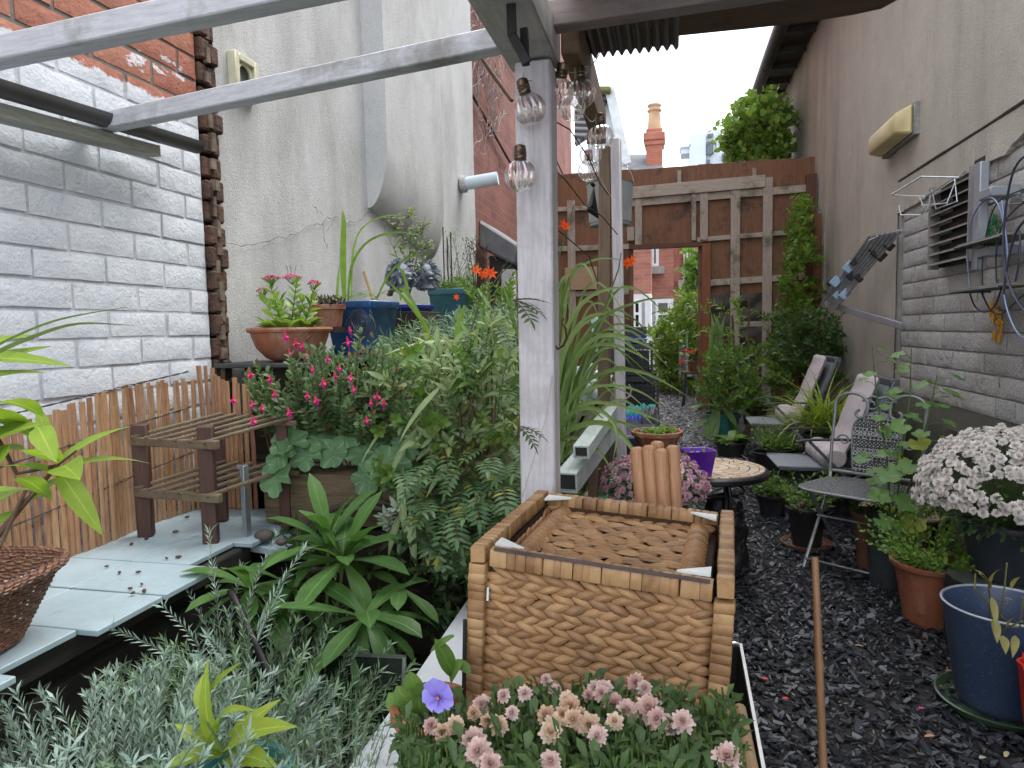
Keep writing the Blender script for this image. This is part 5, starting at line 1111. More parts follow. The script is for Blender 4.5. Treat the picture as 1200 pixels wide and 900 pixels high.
FUM = fuchsia_mesh('fuchsia')
o = thing('fuchsia_bush', 'bushy fuchsia with small dark leaves and hanging magenta flowers', 'plant', gy(390, 530, 1.98)); lm, sm = MB(), MB(); tips = []
c0 = gy(385, 520, 1.95)
for i in range(125):
    px, py = U(292, 488), U(388, 500); 
    if py < 388+abs(px-420)*.30: py += 32
    t = gy(px, py, U(1.60, 1.95)); st = V((c0.x+(t.x-c0.x)*.55, 1.84, .80)); d = (t-st)
    e, ed = shoot(lm, sm, st, d+V((0,0,.05)), d.length*1.02, .032, .017, 15, .002, .08, 65, .3, 'oval', .4, .2, 3, True, .35); tips.append(e)
lm.build('foliage', M_fuch, o, smooth=60); sm.build('stems', pm('red_stem', (.14,.05,.03), (.08,.04,.02), 20), o)
fl = [gy(px, py, Y_-(.27 if py > 416 else .02)) for px, py, Y_ in ((340,392,1.9),(352,400,1.88),(362,404,1.9),(345,412,1.86),(366,414,1.88),(415,386,1.95),(412,398,1.95),(300,436,1.82),(322,442,1.84),(404,430,1.88),(418,440,1.9),(398,440,1.86),(420,455,1.88),(385,446,1.86),(368,462,1.82),(376,466,1.8),(303,472,1.8),(315,476,1.8),(282,466,1.8),(440,470,1.9),(448,462,1.92),(456,470,1.9),(372,432,1.9),(390,420,1.92),(430,408,1.95),(330,460,1.8),(345,480,1.8),(305,490,1.8),(435,490,1.85))]
for p in fl: put(FUM, 'flower', o, p+V((0,-.03,.01)), (U(-.2,.2), U(-.3,.1), 1), U(.95,1.35) if p.y > 1.7 else U(.8,1.1))
# the few flowers hanging over the terracotta bowl
sm2 = MB(); 
for p in fl[:5]: sm2.tube([p+V((0,-.03,.012)), p+V((.01,.0,.03)), gy(360,400,1.95), gy(385,430,1.95)], .0008, 4)
sm2.build('flower_stalks', BST, o)

# 5. the big mixed mass: sage, narrow leaved carpet, pinnate leaves
o = plant('sage_bush', 'tall grey green sage bush with long soft leaves left of the near post', (-.62, 2.0, .75)); lm, sm = MB(), MB()
for i in range(85):
    px, py = U(440, 606), U(340, 560); py = max(py, 436-(px-440)*.56+U(0,25)); Y_ = U(1.72, 2.1); t = gy(px, py, Y_); st = V((-.62+(t.x+.62)*.45, 1.98, .72)); d = t-st
    shoot(lm, sm, st, d+V((0,-.02,.08)), d.length*1.02, .070, .0195, 11, .0026, .35, 62, .35, 'lance', .6, .22, 4, True, .3, whorl=3)
for a, t, W_ in (((480,470,1.8),(425,545,1.7),.014),((500,440,1.8),(440,480,1.7),.022),((520,450,1.75),(470,520,1.66),.02),((560,430,1.8),(520,400,1.7),.02),((490,500,1.75),(455,570,1.66),.022),((540,400,1.85),(450,420,1.7),.018),((530,540,1.7),(500,585,1.62),.018),((468,560,1.68),(478,640,1.6),.022),((480,600,1.64),(488,668,1.56),.024),((470,600,1.64),(456,655,1.58),.02),((500,610,1.62),(512,660,1.56),.016)): spec_leaf(lm, a, t, W_, curl=.5)
lm.build('foliage', M_sage, o, smooth=60); sm.build('stems', pm('sage_stem', (.17,.2,.12), (.12,.11,.07), 20), o)
o = plant('pinnate_leaved_plant', 'dark green ferny leaved plant crowding the foot of the near post', (-.52, 1.7, .74)); lm, sm = MB(), MB()
for i in range(135):
    px, py = U(452, 610), U(535, 665)
    if i < 14: px, py = U(540, 615), U(380, 530)
    if px < 470+(py-560)*.4: px += 60
    Y_ = U(1.48, 1.75) if i >= 14 else U(1.65, 1.85); t = gy(px, py, Y_); d = V((U(-.7,.7), -.6+U(-.4,.3), U(-.3,.5))); pinnate(lm, sm, t-d.normalized()*.05, d, U(.06,.10), 6, .034, .011, .8)
for px in (540, 556, 575, 600): 
    P_ = [gy(px+U(-6,6), 640, 1.72), gy(px, 560, 1.76), gy(px+U(-8,12), 480, 1.8), gy(px+U(0,16), U(390,430), 1.82)]; sm.tube(P_, [.004,.0035,.003,.002], 6)
lm.leaf(gy(600,350,1.38), V((.6,-.3,-.2)), Z, .0001, .0001)
for d0 in ((.9,-.3,-.1),(.8,-.1,.2),(.7,-.5,-.35)): pinnate(lm, sm, gy(602,352,1.37), d0, .06, 5, .03, .008, .5)
for d0 in ((.9,-.3,-.3),(.8,-.1,.1)): pinnate(lm, sm, gy(606,500,1.36), d0, .05, 5, .026, .007, .7)
lm.build('foliage', M_jacob, o, smooth=60); sm.build('stems', BST, o)
o = plant('brown_stemmed_climber', 'thin bare brown stems rising through the sage bush beside the post', (-.5, 1.85, .75)); b = MB()
for pts in (((590,310,1.9),(575,370,1.88),(568,420,1.86),(572,470,1.84),(566,540,1.8),(560,600,1.76)),((555,440,1.8),(545,520,1.78),(548,600,1.72)),((532,420,1.85),(538,470,1.83),(546,560,1.8),(552,620,1.75)),((583,440,1.8),(578,520,1.76),(560,590,1.72))): b.tube([gy(*q) for q in pts], [.0018]+[.003]*(len(pts)-1), 6); b.build('stem', BST, o); b = MB()
lm = MB(); 
for i in range(14): spec_leaf(lm, (U(545,590), U(330,430), 1.85), (U(560,620), U(330,440), 1.8), .01, curl=.3)
lm.build('leaves', M_mid, o, smooth=60)
o = plant('narrow_leaved_carpet', 'dense carpet of narrow grey green leaves below the blue pots', (-.95, 2.8, .95)); lm, sm = MB(), MB()
for i in range(150):
    px, py = U(440, 600), U(340, 430); py = max(py, 392-(px-440)*.30+U(0,20)); Y_ = U(2.3, 3.3); t = gy(px, py, Y_); shoot(lm, sm, t-V((U(-.03,.03), U(-.03,.03), .08)), V((U(-.6,.6), -.5+U(-.5,.5), 1)), U(.07,.13), .060, .0085, 13, .002, .4, 55, .2, 'lance', .9, .3, 4, False, .3)
lm.build('foliage', M_carn, o, smooth=60); sm.build('stems', STM, o)
b = MB(); b.slab(-1.45, -.9, 2.28, 4.9, .75, .86); 
for i in range(200):
    pass
tag(b.build('bed_step', DT, None, bev=.01), 'dark timber step in the raised bed under the shelf of pots', 'timber')
# filler foliage so no bare soil shows
o = plant('ground_cover_clump', 'low mixed green leaves covering the raised bed soil', (-.8, 2.5, .76)); o['kind'] = 'stuff'; lm, sm = MB(), MB()
for i in range(260):
    x, y = U(-1.15, -.36), U(1.86, 4.6); z = .76+U(0,.1)
    for j in range(7): lm.leaf(V((x,y,z))+V((U(-.03,.03),U(-.03,.03),0)), rdir(15, 80), Z, U(.03,.055), U(.01,.02), .6, .2, 3, 'oval')
lm.build('foliage', M_mid, o, smooth=60)
o = plant('leafy_shrub', 'mid green leafy shrub at the back of the raised bed by the doorway', (-.95, 4.4, .8)); lm, sm = MB(), MB()
for i in range(70):
    px, py = U(555, 606), U(318, 430); Y_ = U(3.4, 4.6); t = gy(px, py, Y_); shoot(lm, sm, t-V((0,0,.15)), V((U(-.5,.5), U(-.6,.2), 1)), U(.12,.2), .055, .022, 9, .003, .3, 60, .2, 'oval', .5, .2, 3, True, .3)
lm.build('foliage', M_mid, o, smooth=60); sm.build('stems', BST, o)

# 6. crocosmia behind the post
CRM = None
def croc_mesh(name):
    b = MB(); b.tube([(0,0,0),(0,0,.012),(0,0,.02)], [.0012,.002,.0035], 7, cap=False)
    for j in range(6): a = j*math.pi/3; d = V((math.cos(a)*.8, math.sin(a)*.8, .6)); b.leaf((0,0,.018), d, V((-math.cos(a)*.6, -math.sin(a)*.6, .8)), .022, .008, .6, .2, 3, 'lance')
    o = b.build(name, petalm('orange_petal', (.85,.07,.01), (.9,.16,.02)), None, origin=(0,0,0)); me = o.data; bpy.data.objects.remove(o); return me
CRM = croc_mesh('crocosmia')
o = thing('crocosmia_clump', 'clump of arching sword leaves with orange flowers spreading right from behind the near post', 'plant', (-.30, 1.95, .70)); lm, sm = MB(), MB()
def arc_strap(b, pts, W_):
    P_ = [gy(*q) for q in pts]; Q = []
    for i in range(len(P_)-1):
        for t in (0,.2,.4,.6,.8): Q.append(P_[i].lerp(P_[i+1], t))
    Q.append(P_[-1]); n_ = len(Q)
    for it in range(8): Q = [Q[0]]+[(Q[i-1]+Q[i]*2+Q[i+1])/4 for i in range(1, n_-1)]+[Q[-1]]
    vs_ = []
    for i, q in enumerate(Q):
        t = (Q[min(n_-1, i+1)]-Q[max(0, i-1)]).normalized(); s_ = t.cross(V((U(-.02,.02),-1,.55))).normalized(); ww = W_*.5*min(1, .5+i/n_*2)*(1-(i/(n_-1))**3)+.0002; nn = s_.cross(t); vs_ += [q+s_*ww+nn*ww*.35, q, q-s_*ww+nn*ww*.35]
    b.add(vs_, [f for i in range(n_-1) for f in ((i*3, i*3+1, i*3+4, i*3+3), (i*3+1, i*3+2, i*3+5, i*3+4))], [(j/2, i/(n_-1)) for i in range(n_) for j in range(3)])
S0 = (650, 520, 1.9)
for pts, W_ in (([S0,(665,430,1.9),(700,385,1.88),(750,400,1.85),(772,413,1.82)], .014),([S0,(670,455,1.9),(715,430,1.86),(760,435,1.8),(808,466,1.78)], .013),([S0,(675,470,1.88),(720,470,1.84),(800,505,1.75)], .012),([S0,(665,420,1.92),(700,370,1.9),(760,348,1.9),(790,350,1.88)], .010),([S0,(655,400,1.95),(680,350,1.95),(720,335,1.95),(745,340,1.95)], .013),([S0,(652,380,1.95),(665,320,1.98),(700,300,2.0),(730,305,2.0)], .012),([S0,(670,500,1.84),(715,490,1.78),(745,530,1.7),(758,560,1.66)], .016),([S0,(665,480,1.86),(700,475,1.8),(728,500,1.74),(718,540,1.68)], .013),([S0,(660,440,1.9),(690,400,1.86),(730,405,1.8),(765,425,1.75)], .012),([S0,(662,470,1.9),(700,448,1.9),(750,455,1.9),(780,480,1.9)], .010),([S0,(655,410,1.92),(690,360,1.94),(740,375,1.9)], .012),([S0,(653,430,1.9),(675,380,1.9),(720,362,1.88)], .013),([S0,(650,420,1.95),(655,340,1.95),(668,310,1.93)], .012),([S0,(648,400,1.95),(648,330,1.95),(640,300,1.95)], .012),([S0,(640,450,1.95),(620,390,1.95),(590,350,1.9)], .012),([S0,(668,510,1.85),(700,520,1.8),(722,560,1.72)], .010)): arc_strap(lm, pts, W_)
for i in range(26):
    e_ = (U(655,790), U(350,520)); m_ = ((650+e_[0])/2+U(-10,5), min(e_[1], 520)-U(15,60)); arc_strap(lm, [(U(640,660), 540, U(1.85,2.1)), (m_[0]-12, m_[1]+20, U(1.9,2.1)), (m_[0]+15, m_[1], U(1.9,2.1)), (e_[0], e_[1], U(1.85,2.1))], U(.006,.012))
sm.tube([gy(650,520,1.9), gy(672,450,1.92), gy(705,370,1.95), gy(725,315,1.98), gy(728,296,2.0)], [.0035,.003,.0025,.002,.0015], 6)
sm.tube([gy(635,500,1.95), gy(655,300,1.9), gy(668,258,1.9), gy(672,240,1.9)], [.003,.0025,.0015,.001], 6)
lm.build('foliage', M_croc, o, smooth=60); sm.build('flower_stalks', STM, o)
for px, py, Y_, s_ in ((733,307,1.97,1.1),(738,304,1.97,1.0),(730,309,1.98,.9),(645,268,1.9,1.0),(655,266,1.9,1.1),(660,267,1.9,.9),(647,272,1.9,.8)): put(CRM, 'flower', o, gy(px, py, Y_), (U(.2,.9), -.6, U(-.3,.4)), s_*.8)
o = thing('crocosmia_spray', 'arching orange crocosmia spray with upright green blades above the sage bush', 'plant', gy(555, 470, 2.05)); lm, sm = MB(), MB()
sm.tube([gy(535,440,1.95), gy(548,400,1.98), gy(560,360,2.0), gy(585,322,2.0), gy(600,310,2.0)], [.003,.0028,.002,.0015,.001], 6); sm.tube([gy(560,360,2.0), gy(566,335,2.0), gy(573,322,2.0)], .0012, 5); sm.tube([gy(585,322,2.0), gy(604,290,2.0)], .001, 5)
for pts, W_ in (([(536,440,2.0),(536,400,2.0),(540,368,2.0),(545,358,2.0)], .026),([(548,440,2.02),(552,410,2.02),(553,390,2.02)], .024),([(505,440,2.3),(508,390,2.3),(475,350,2.25),(450,325,2.2)], .016),([(545,450,2.0),(560,380,2.0),(575,350,2.0)],.010)): arc_strap(lm, pts, W_)
lm.build('foliage', M_bright, o, smooth=60); sm.build('flower_stalk', STM, o)
for px, py, s_ in ((558,318,1.1),(564,320,1.0),(573,322,1.2),(577,320,1.0),(537,347,.7)): put(CRM, 'flower', o, gy(px, py, 1.99), (U(-.6,.6), -.8, U(-.4,.2)), s_*.85)

# ---- shelf and its pots
shf = thing('pot_shelf', 'dark slate shelf along the grey wall carrying the row of pots', 'shelf', (-1.3, 2.6, .76)); b = MB(); b.slab(-1.49, -1.12, 2.03, 2.48, 1.040, 1.055); b.slab(-1.49, -1.08, 2.5, 3.05, 1.045, 1.06); b.slab(-1.49, -1.1, 3.06, 4.9, 1.115, 1.13); b.build('board', pm('slate_board', (.03,.03,.034), (.06,.06,.065), 8, .5), shf, bev=.003)
for y_ in (2.1, 2.4, 2.6, 2.95, 3.2, 4.0, 4.7): b = MB(); b.slab(-1.42, -1.2, y_, y_+.07, .74, 1.04 if y_ < 3 else 1.112); b.build('support', DT, shf)
SG = 'plants in pots on the wall shelf'
o = thing('potted_sedum', 'wide terracotta bowl of pink headed stonecrop, leftmost on the shelf', 'potted plant', (-1.30, 2.20, 1.057), SG); c0 = wl(o); h_ = .115
b = MB(); b.lathe([(.06,0),(.085,.012),(.115,.045),(.130,.085),(.133,.098),(.143,.100),(.146,.108),(.143,.115),(.13,.114),(.122,.08),(.08,.04),(.001,.035)], c0, 48); b.build('bowl', TC, o)
b = MB(); b.lathe([(.0012,.088),(.08,.092),(.122,.086)], c0, 24); b.build('soil', SOIL, o)
lm, sm = MB(), MB(); heads = []
for (px, py, Y_, n_) in ((318,327,2.18,9),(342,326,2.16,9),(368,333,2.22,8),(308,342,2.24,6),(355,345,2.2,8),(330,350,2.2,7)):
    t = gy(px, py, Y_); s_ = V((c0.x+(t.x-c0.x)*.4, c0.y+(t.y-c0.y)*.5, 1.145)); e, ed = shoot(lm, sm, s_, t-s_, (t-s_).length, .066, .032, n_, .003, .1, 65, .05, 'oval', .35, .25, 4, True, .45); heads.append((t, (px, py)))
for i in range(44): a = U(0, 6.28); lm.leaf(c0+V((math.cos(a)*.05, math.sin(a)*.05, .09)), V((math.cos(a), math.sin(a), U(.3,1.8))), Z, U(.07,.10), U(.032,.044), .7, .25, 5, 'obov')
lm.build('foliage', LV('leaf_sedum', (.13,.26,.05), (.30,.43,.10), trans=.3, vein=(.2,6)), o, smooth=60); sm.build('stems', STM, o)
PKS = petalm('sedum_pink', (.60,.13,.25), (.8,.3,.42))
for t, (px, py) in heads[:4]:
    b = MB(); rr = .032 if px > 312 and px < 350 else .022
    for i in range(int(90*rr/.03)):
        a = U(0, 6.28); q = math.sqrt(R.random())*rr; p = t+V((math.cos(a)*q, math.sin(a)*q, .012*(1-(q/rr)**2)+U(-.002,.004))); b.ball(p, U(.0022,.0036), 5, 3)
    b.build('flower_head', PKS if px > 312 else petalm('sedum_pale', (.55,.3,.25), (.6,.36,.33)), o)
    b = MB(); 
    for i in range(9): a = i*.7; b.tube([t-V((0,0,.022)), t+V((math.cos(a)*rr*.7, math.sin(a)*rr*.7, 0))], .0008, 4)
    b.build('flower_stalks', STM, o)
b = MB(); 
for i in range(5): p = gy(338+i*1.5, 328, 2.2); b.tube([p, p+V((U(-.02,.02), 0, .05))], .0006, 4)
b.build('dry_sprig', BST, o)
o = thing('potted_houseleek', 'small terracotta pot with dark purple trailing succulent beside the bowl', 'potted plant', (-1.33, 2.50, 1.062), SG); c0 = wl(o)+V((0,.0,.035)); c0 = gx(385, 383, -1.30); o.location = c0
pot(o, c0, .05, .062, .085, TC, .006, liph=.02); lm = MB()
for i in range(60):
    a = U(0, 6.28); rr = U(.01,.065); p = c0+V((math.cos(a)*rr, math.sin(a)*rr, .085+U(-.01,.02))); rosette(lm, p, 5, .022, .010, (0,60), .2, 'obov', U(0,6), 2, 0)
lm.build('foliage', LV('leaf_purple', (.07,.05,.045), (.16,.15,.08), trans=.15, vein=None), o, smooth=60)
b = MB(); b.box(c0-V((0,0,.012+.0)), (.1,.1,.022)); tag(b.build('wood_block', DT, None), 'dark block under the small terracotta pot', 'block')
BLG = k = NT('blue_glaze'); k.col(k.ramp(k.noise(9, 5), [(.3, (.015,.06,.21)), (.7, (.04,.14,.32))])); k.set(Roughness=.18); k.b.inputs['Coat Weight'].default_value = .4
def squarepot(o, c, w0, w1, h, mat, rot=0.0):
    b = MB(); rm = rotz(rot); V0 = []
    for (ww, z) in ((w0,0),(w1,h*.86),(w1+.012,h*.87),(w1+.014,h),(w1-.012,h),(w1-.02,h*.9),(w0-.02,h*.5)):
        for sx, sy in ((-1,-1),(1,-1),(1,1),(-1,1)): V0.append(V(c)+rm @ V((sx*ww/2, sy*ww/2, z)))
    b.add(V0, [(i*4+j, i*4+(j+1) % 4, (i+1)*4+(j+1) % 4, (i+1)*4+j) for i in range(6) for j in range(4)]+[(3,2,1,0), (24,25,26,27)]); b.build('pot', mat, o, bev=.003); b = MB(); b.box(V(c)+V((0,0,h*.9)), (w1-.03, w1-.03, .004), rm); b.build('soil', SOIL, o)
o = thing('potted_iris', 'blue glazed square pot with a carved rose and tall arching sword leaves', 'potted plant', (-1.25, 2.68, 1.062), SG); c0 = wl(o)
squarepot(o, c0, .17, .215, .215, BLG.m, -.15)
b = MB(); fc_ = gy(424, 379, c0.y-.112); nn = 150
for arm in range(3):
    b.tube([fc_+V((math.cos(i*.14+arm*2.1)*(.002+i*.00048)*(1+.12*math.sin(i*.5)), -.004, math.sin(i*.14+arm*2.1)*(.002+i*.00048))) for i in range(0, 130, 2)], .0017, 5)
b.build('carved_rose', pm('pewter', (.16,.17,.16), (.08,.09,.1), 20, .4, .5), o)
lm = MB()
for pts, W_ in (([(404,352,2.65),(402,300,2.65),(404,258,2.65),(401,246,2.65)], .030),([(412,352,2.65),(412,300,2.65),(420,265,2.63),(455,250,2.6),(475,254,2.6)], .010),([(408,354,2.66),(410,310,2.64),(430,280,2.6),(465,270,2.55),(492,276,2.5)], .016),([(470,352,2.75),(468,330,2.7),(488,360,2.6),(500,384,2.5)], .018),([(480,350,2.8),(474,318,2.8),(462,310,2.8)], .014),([(440,354,2.7),(455,320,2.7),(478,300,2.65),(500,296,2.6)],.012),([(395,354,2.66),(396,330,2.66),(398,310,2.66)],.012)): arc_strap(lm, pts, W_)
for i in range(14): spec_leaf(lm, (U(395,460), 354, 2.68), (U(390,470), U(338,350), 2.66), .008, curl=.5)
lm.build('foliage', M_bright, o, smooth=60)
b = MB(); b.beam(gy(437,352,2.7), gy(426,318,2.7), .012, .006, up=(0,1,0)); b.build('wooden_label', BW, o)
BL2 = k = NT('cobalt_glaze'); k.col(k.ramp(k.noise(7, 4), [(.3, (.02,.03,.22)), (.7, (.03,.05,.35))])); k.set(Roughness=.2)
o = thing('potted_euphorbia', 'cobalt blue pot with a tall pale green euphorbia, behind the iris pot', 'potted plant', gx(478, 376, -1.28), SG); c0 = wl(o); c0.z = 1.132; o.location = c0
squarepot(o, c0, .15, .185, .15, BL2.m, -.1); lm, sm = MB(), MB(); fm = MB()
for (px, py) in ((478,248),(462,262),(494,262),(486,270),(470,285),(498,285),(480,300)):
    t = gy(px, py, c0.y); s_ = gy(480, 345, c0.y); e, ed = shoot(lm, sm, s_, t-s_, (t-s_).length, .055, .018, 9, .003, .1, 75, .45, 'lance', .5, .2, 3, False, .3)
    for i in range(26): p = t+V((U(-.04,.04), U(-.04,.04), U(-.03,.03))); fm.ball(p, U(.004,.007), 5, 3, (1,1,.6)); sm.tube([t-V((0,0,.03)), p], .0008, 3)
lm.build('foliage', M_bright, o, smooth=60); sm.build('stems', STM, o); fm.build('bracts', petalm('euphorbia_bract', (.45,.5,.22), (.6,.62,.36)), o)
b = MB()
for i in range(9):
    p = gy(462+U(-6,6), 345-i*3.2, c0.y-.03); b.ball(p, .018, 6, 4, (1,1,.6))
b.build('bark_stump', pm('palm_bark', (.12,.08,.05), (.2,.16,.11), 30, .9, 0, 1, 50), o)
LN = pm('lion_glaze', (.06,.075,.10), (.22,.25,.30), 26, .35, 0, .8, 60, bdist=.01)
def lion(px, py, Y_, lab, turn):
    c = gy(px, py, Y_); o = thing('lion_ornament', lab, 'ornament', c-V((0,0,.075)), 'lion head ornaments'); rm = rotz(turn); b = MB(); b.ball(c, .055, 16, 10, (.9,1,1.05)); b.ball(c+rm @ V((.05,0,-.008)), .026, 12, 8, (1.1,.9,.8)); b.ball(c+rm @ V((.066,0,-.026)), .016, 10, 6, (1,1,.6)); b.build('head', LN, o)
    b = MB()
    for i in range(90):
        th = U(.2, 2.9); ph = U(.65, 2*math.pi-.65); d = V((math.sin(th)*math.cos(ph), math.sin(th)*math.sin(ph), math.cos(th))); p = c+rm @ (d*.05); dd = (rm @ d+V((0,0,-.55))).normalized(); q = p+dd*.022; r2 = q+(dd+V((U(-.4,.4),U(-.4,.4),-.6))).normalized()*.016; b.tube([p, q, r2], [.009,.008,.003], 5)
    b.build('mane', LN, o, smooth=60); b = MB(); b.lathe([(.045,-.078),(.05,-.07),(.038,-.05),(.045,-.03)], c, 18); b.build('neck', LN, o)
    b = MB()
    for s_ in (-1, 1): b.ball(c+rm @ V((.045, s_*.02, .012)), .006, 8, 5)
    b.build('eyes', BK, o)
    for s_ in (-1, 1): b = MB(); b.ball(c+rm @ V((.005, s_*.046, .045)), .014, 8, 5, (.5,1,1)); b.build('ear', LN, o)
lion(470, 322, 3.18, 'left of the two grey blue lion head ornaments, showing its mane', math.radians(-35)); lion(499, 322, 3.42, 'right grey blue lion head ornament, nearest the teal pot', math.radians(-50))
b = MB(); c = gy(484, 350, 3.3); b.box((c.x-.01, c.y, 1.19), (.2,.3,.115)); tag(b.build('lion_plinth', DT, None, bev=.004), 'low dark block the two lion heads stand on', 'block')
b = MB(); c = gy(492, 357, 3.5); b.lathe([(.05,0),(.06,.09),(.063,.1),(.055,.1)], (c.x+.05, c.y, 1.132), 20); tag(b.build('small_clay_pot', TCD, None), 'small brown clay pot between the lions and the teal planter', 'pot')
TEAL = pm('teal_glaze', (.04,.13,.16), (.06,.19,.22), 8, .3)
o = thing('teal_planter', 'teal square planter of bright mossy leaves and tall seed stalks', 'potted plant', gx(533, 385, -1.3), SG); c0 = wl(o); c0.z = 1.132; o.location = c0
tt = gy(533, 338, c0.y-.1).z; squarepot(o, c0, .19, .235, tt-1.132, TEAL, -.05); lm, sm = MB(), MB(); 
for i in range(120): shoot(lm, sm, c0+V((U(-.1,.1), U(-.1,.1), tt-1.132-.02)), V((U(-.5,.5), U(-.7,.3), 1)), U(.05,.13), .02, .007, 12, .001, .3, 60, .1, 'lance', .4, .2, 2, False, .3)
for i in range(22):
    t = gy(U(520,560), U(268,315), c0.y+U(-.05,.1)); s_ = V((c0.x+U(-.06,.08), c0.y, tt)); sm.tube([s_, s_.lerp(t, .5)+V((U(-.02,.02),0,0)), t], .0012, 4)
    for j in range(9): p = t+V((U(-.03,.03), U(-.03,.03), U(-.07,.02))); lm.leaf(p, rdir(0,70), Z, .022, .006, .3, .2, 2)
lm.build('foliage', M_bright, o, smooth=60); sm.build('stalks', STM, o)
for px, py in ((519,266),(528,272),(524,280)): b = MB(); a = gy(px, py, c0.y-.02); b.tube([V((a.x, a.y, tt-.02)), a], .004, 8); b.build('black_stick', BK, o)
WPT = petalm('white_petal', (.8,.78,.8), (.75,.65,.7)); b = MB()
for i in range(7): p = gy(U(540,552), U(305,318), c0.y-.06); [b.leaf(p, rdir(-10,50), Z, .014, .01, .3, .2, 2, 'obov') for _ in range(6)]
b.build('white_flowers', WPT, o)
o = thing('wispy_shrub', 'thin airy seeding stems behind the teal planter against the wall', 'plant', gy(560, 345, 4.5)); b, lm = MB(), MB()
for i in range(22):
    t = gy(U(545,575), U(275,320), 4.4); s_ = gy(558, 350, 4.5); b.tube([s_, s_.lerp(t, .6)+V((U(-.05,.05),0,0)), t], .0015, 4)
    for j in range(5): b.ball(t+V((U(-.04,.04), 0, U(-.06,.02))), .005, 5, 3)
b.build('stems', BST, o)

# ---- wiry bare climber tangled on the brick wall
o = thing('bare_climber', 'tangle of dead pale twigs on the red brick wall beside the post', 'climber', (-1.55, 5.6, 1.9)); b = MB()
for i in range(60):
    p = V((-1.57, U(5.4, 6.4), U(2.9, 4.1))); pts = [p]
    d = V((0, U(-1,1), U(-1,1))).normalized()
    for j in range(14): d = (d+V((0, U(-.8,.8), U(-.8,.8)))).normalized(); p = p+d*.05; p.x = -1.575+U(0,.04); pts.append(p.copy())
    b.tube(pts, .0035, 4)
b.build('twigs', pm('dead_twig', (.38,.33,.31), (.25,.2,.19), 20, .8), o)
b = MB(); b.tube([gy(556,55,5.7), gy(576,85,5.6), gy(600,118,5.5)], .016, 6); tag(b.build('dark_branch', BST, None), 'dark bare branch crossing the brick wall diagonally', 'branch')

# ================================================================== CENTRE
# pine rods bundled upright behind the box
PR = wood('turned_pine', (.50,.27,.14), (.34,.16,.075), 'Z', .5, 1.2, .4, (.20,.08,.035))
c0 = gy(768, 560, 1.46); 
for i, (px, py, dx, dy, lab) in enumerate(((746,524,.0,0,'leftmost of the bundled pale pine rods behind the seagrass box'),(760,522,.012,-.012,'second pine rod from the left in the bundle'),(774,526,.0,-.02,'front middle pine rod of the bundle, with a reddish streak'),(788,522,0,-.005,'rightmost pine rod of the bundle, nearest the table'),(770,517,0,.03,'back pine rod of the bundle, standing tallest in the middle'))):
    t = gy(px, py, 1.46+dy); bt = V((t.x+.035-.006*i, t.y-.005, .505)); b = MB(); d = (t-bt).normalized(); b.tube([bt, t-d*.008, t-d*.003, t], [.0145,.0145,.0125,.008], 18); tag(b.build('pine_rod', PR, None, smooth=35), lab, 'rod', 'pine rods bundled behind the box')
# pink daisies in a black pot on an upturned crate
PKM = petalm('mum_pink', (.58,.30,.40), (.80,.58,.64)); WHM = petalm('mum_white', (.76,.71,.66), (.86,.83,.80)); PCH = petalm('mum_peach', (.62,.40,.27), (.84,.72,.58)); PLM = petalm('mum_pale_pink', (.60,.38,.34), (.82,.68,.64))
MMp = mum_mesh('daisy', PKM, ((4,14,.95),(28,9,.8),(58,6,.6)), .013, .34); MMw = mum_mesh('chrysanthemum', WHM, ((-25,11,.9),(2,12,1),(28,11,.88),(52,8,.7),(76,5,.5)), .0165, .52); MMc = mum_mesh('chrysanthemum_pale', PLM, ((-35,12,.95),(-8,14,1.05),(16,14,.98),(38,12,.85),(60,9,.7),(80,5,.5)), .0195, .46); MMo = mum_mesh('chrysanthemum_peach', PCH, ((-35,12,.95),(-8,14,1.05),(16,14,.98),(38,12,.85),(60,9,.7),(80,5,.5)), .019, .48)
def mumball(o, c, rx, ry, rz_, me, mat, n_, s_, leafm_, zmin=-.25, fname='flower', lf=(.028,.013), nl=300, hemi=True):
    items = []; pts = []
    for i in range(n_*3):
        z = 1-(i+.5)/(n_*3)*(1-zmin); a = i*2.39996+U(-.3,.3); q = math.sqrt(max(0, 1-z*z)); d = V((q*math.cos(a), q*math.sin(a), z))
        p = V(c)+V((d.x*rx, d.y*ry, d.z*rz_))*U(.93,1.05)
        if (V(c)-EYE).normalized().dot(d) > .35: continue
        if mnoise.noise(p*9) < -.42: continue
        if all((p-x).length > s_*.018 for x in pts): pts.append(p); items.append((p, (d+V((U(-.35,.35), U(-.35,.35), U(0,.4)))).normalized(), s_*U(.8,1.15)))
        if len(items) >= n_: break
    flowers(me, fname, o, items, mat)
    lm, sm = MB(), MB()
    for i in range(nl):
        z = U(zmin-.25, 1); a = U(0, 6.28); q = math.sqrt(max(0, 1-z*z)); d = V((q*math.cos(a), q*math.sin(a), z)); p = V(c)+V((d.x*rx, d.y*ry, d.z*rz_))*U(.72,.97); lm.leaf(p, (d+V((U(-.8,.8),U(-.8,.8),U(-.6,.6)))), Z, lf[0]*U(.7,1.3), lf[1]*U(.8,1.2), .5, .25, 3, 'obov')
        if i % 3 == 0: b0 = V(c)+V((0,0,-rz_*.7)); sm.tube([b0, (b0+p)/2+V((0,0,.02)), p], .0014, 4, cap=False)
    lm.build('foliage', leafm_, o, smooth=60); sm.build('stems', STM, o)
c0 = gy(766, 548, 1.98); o = thing('potted_pink_daisies', 'black pot of small mauve pink chrysanthemums between the pine rods and the purple pot', 'potted plant', (c0.x, c0.y, .42)); 
pot(o, (c0.x, c0.y, .42), .075, .10, .22, BLP, .006); mumball(o, (c0.x, c0.y, .70), .145, .13, .095, MMp, PKM, 240, .85, M_dark, -.35)
b = MB(); 
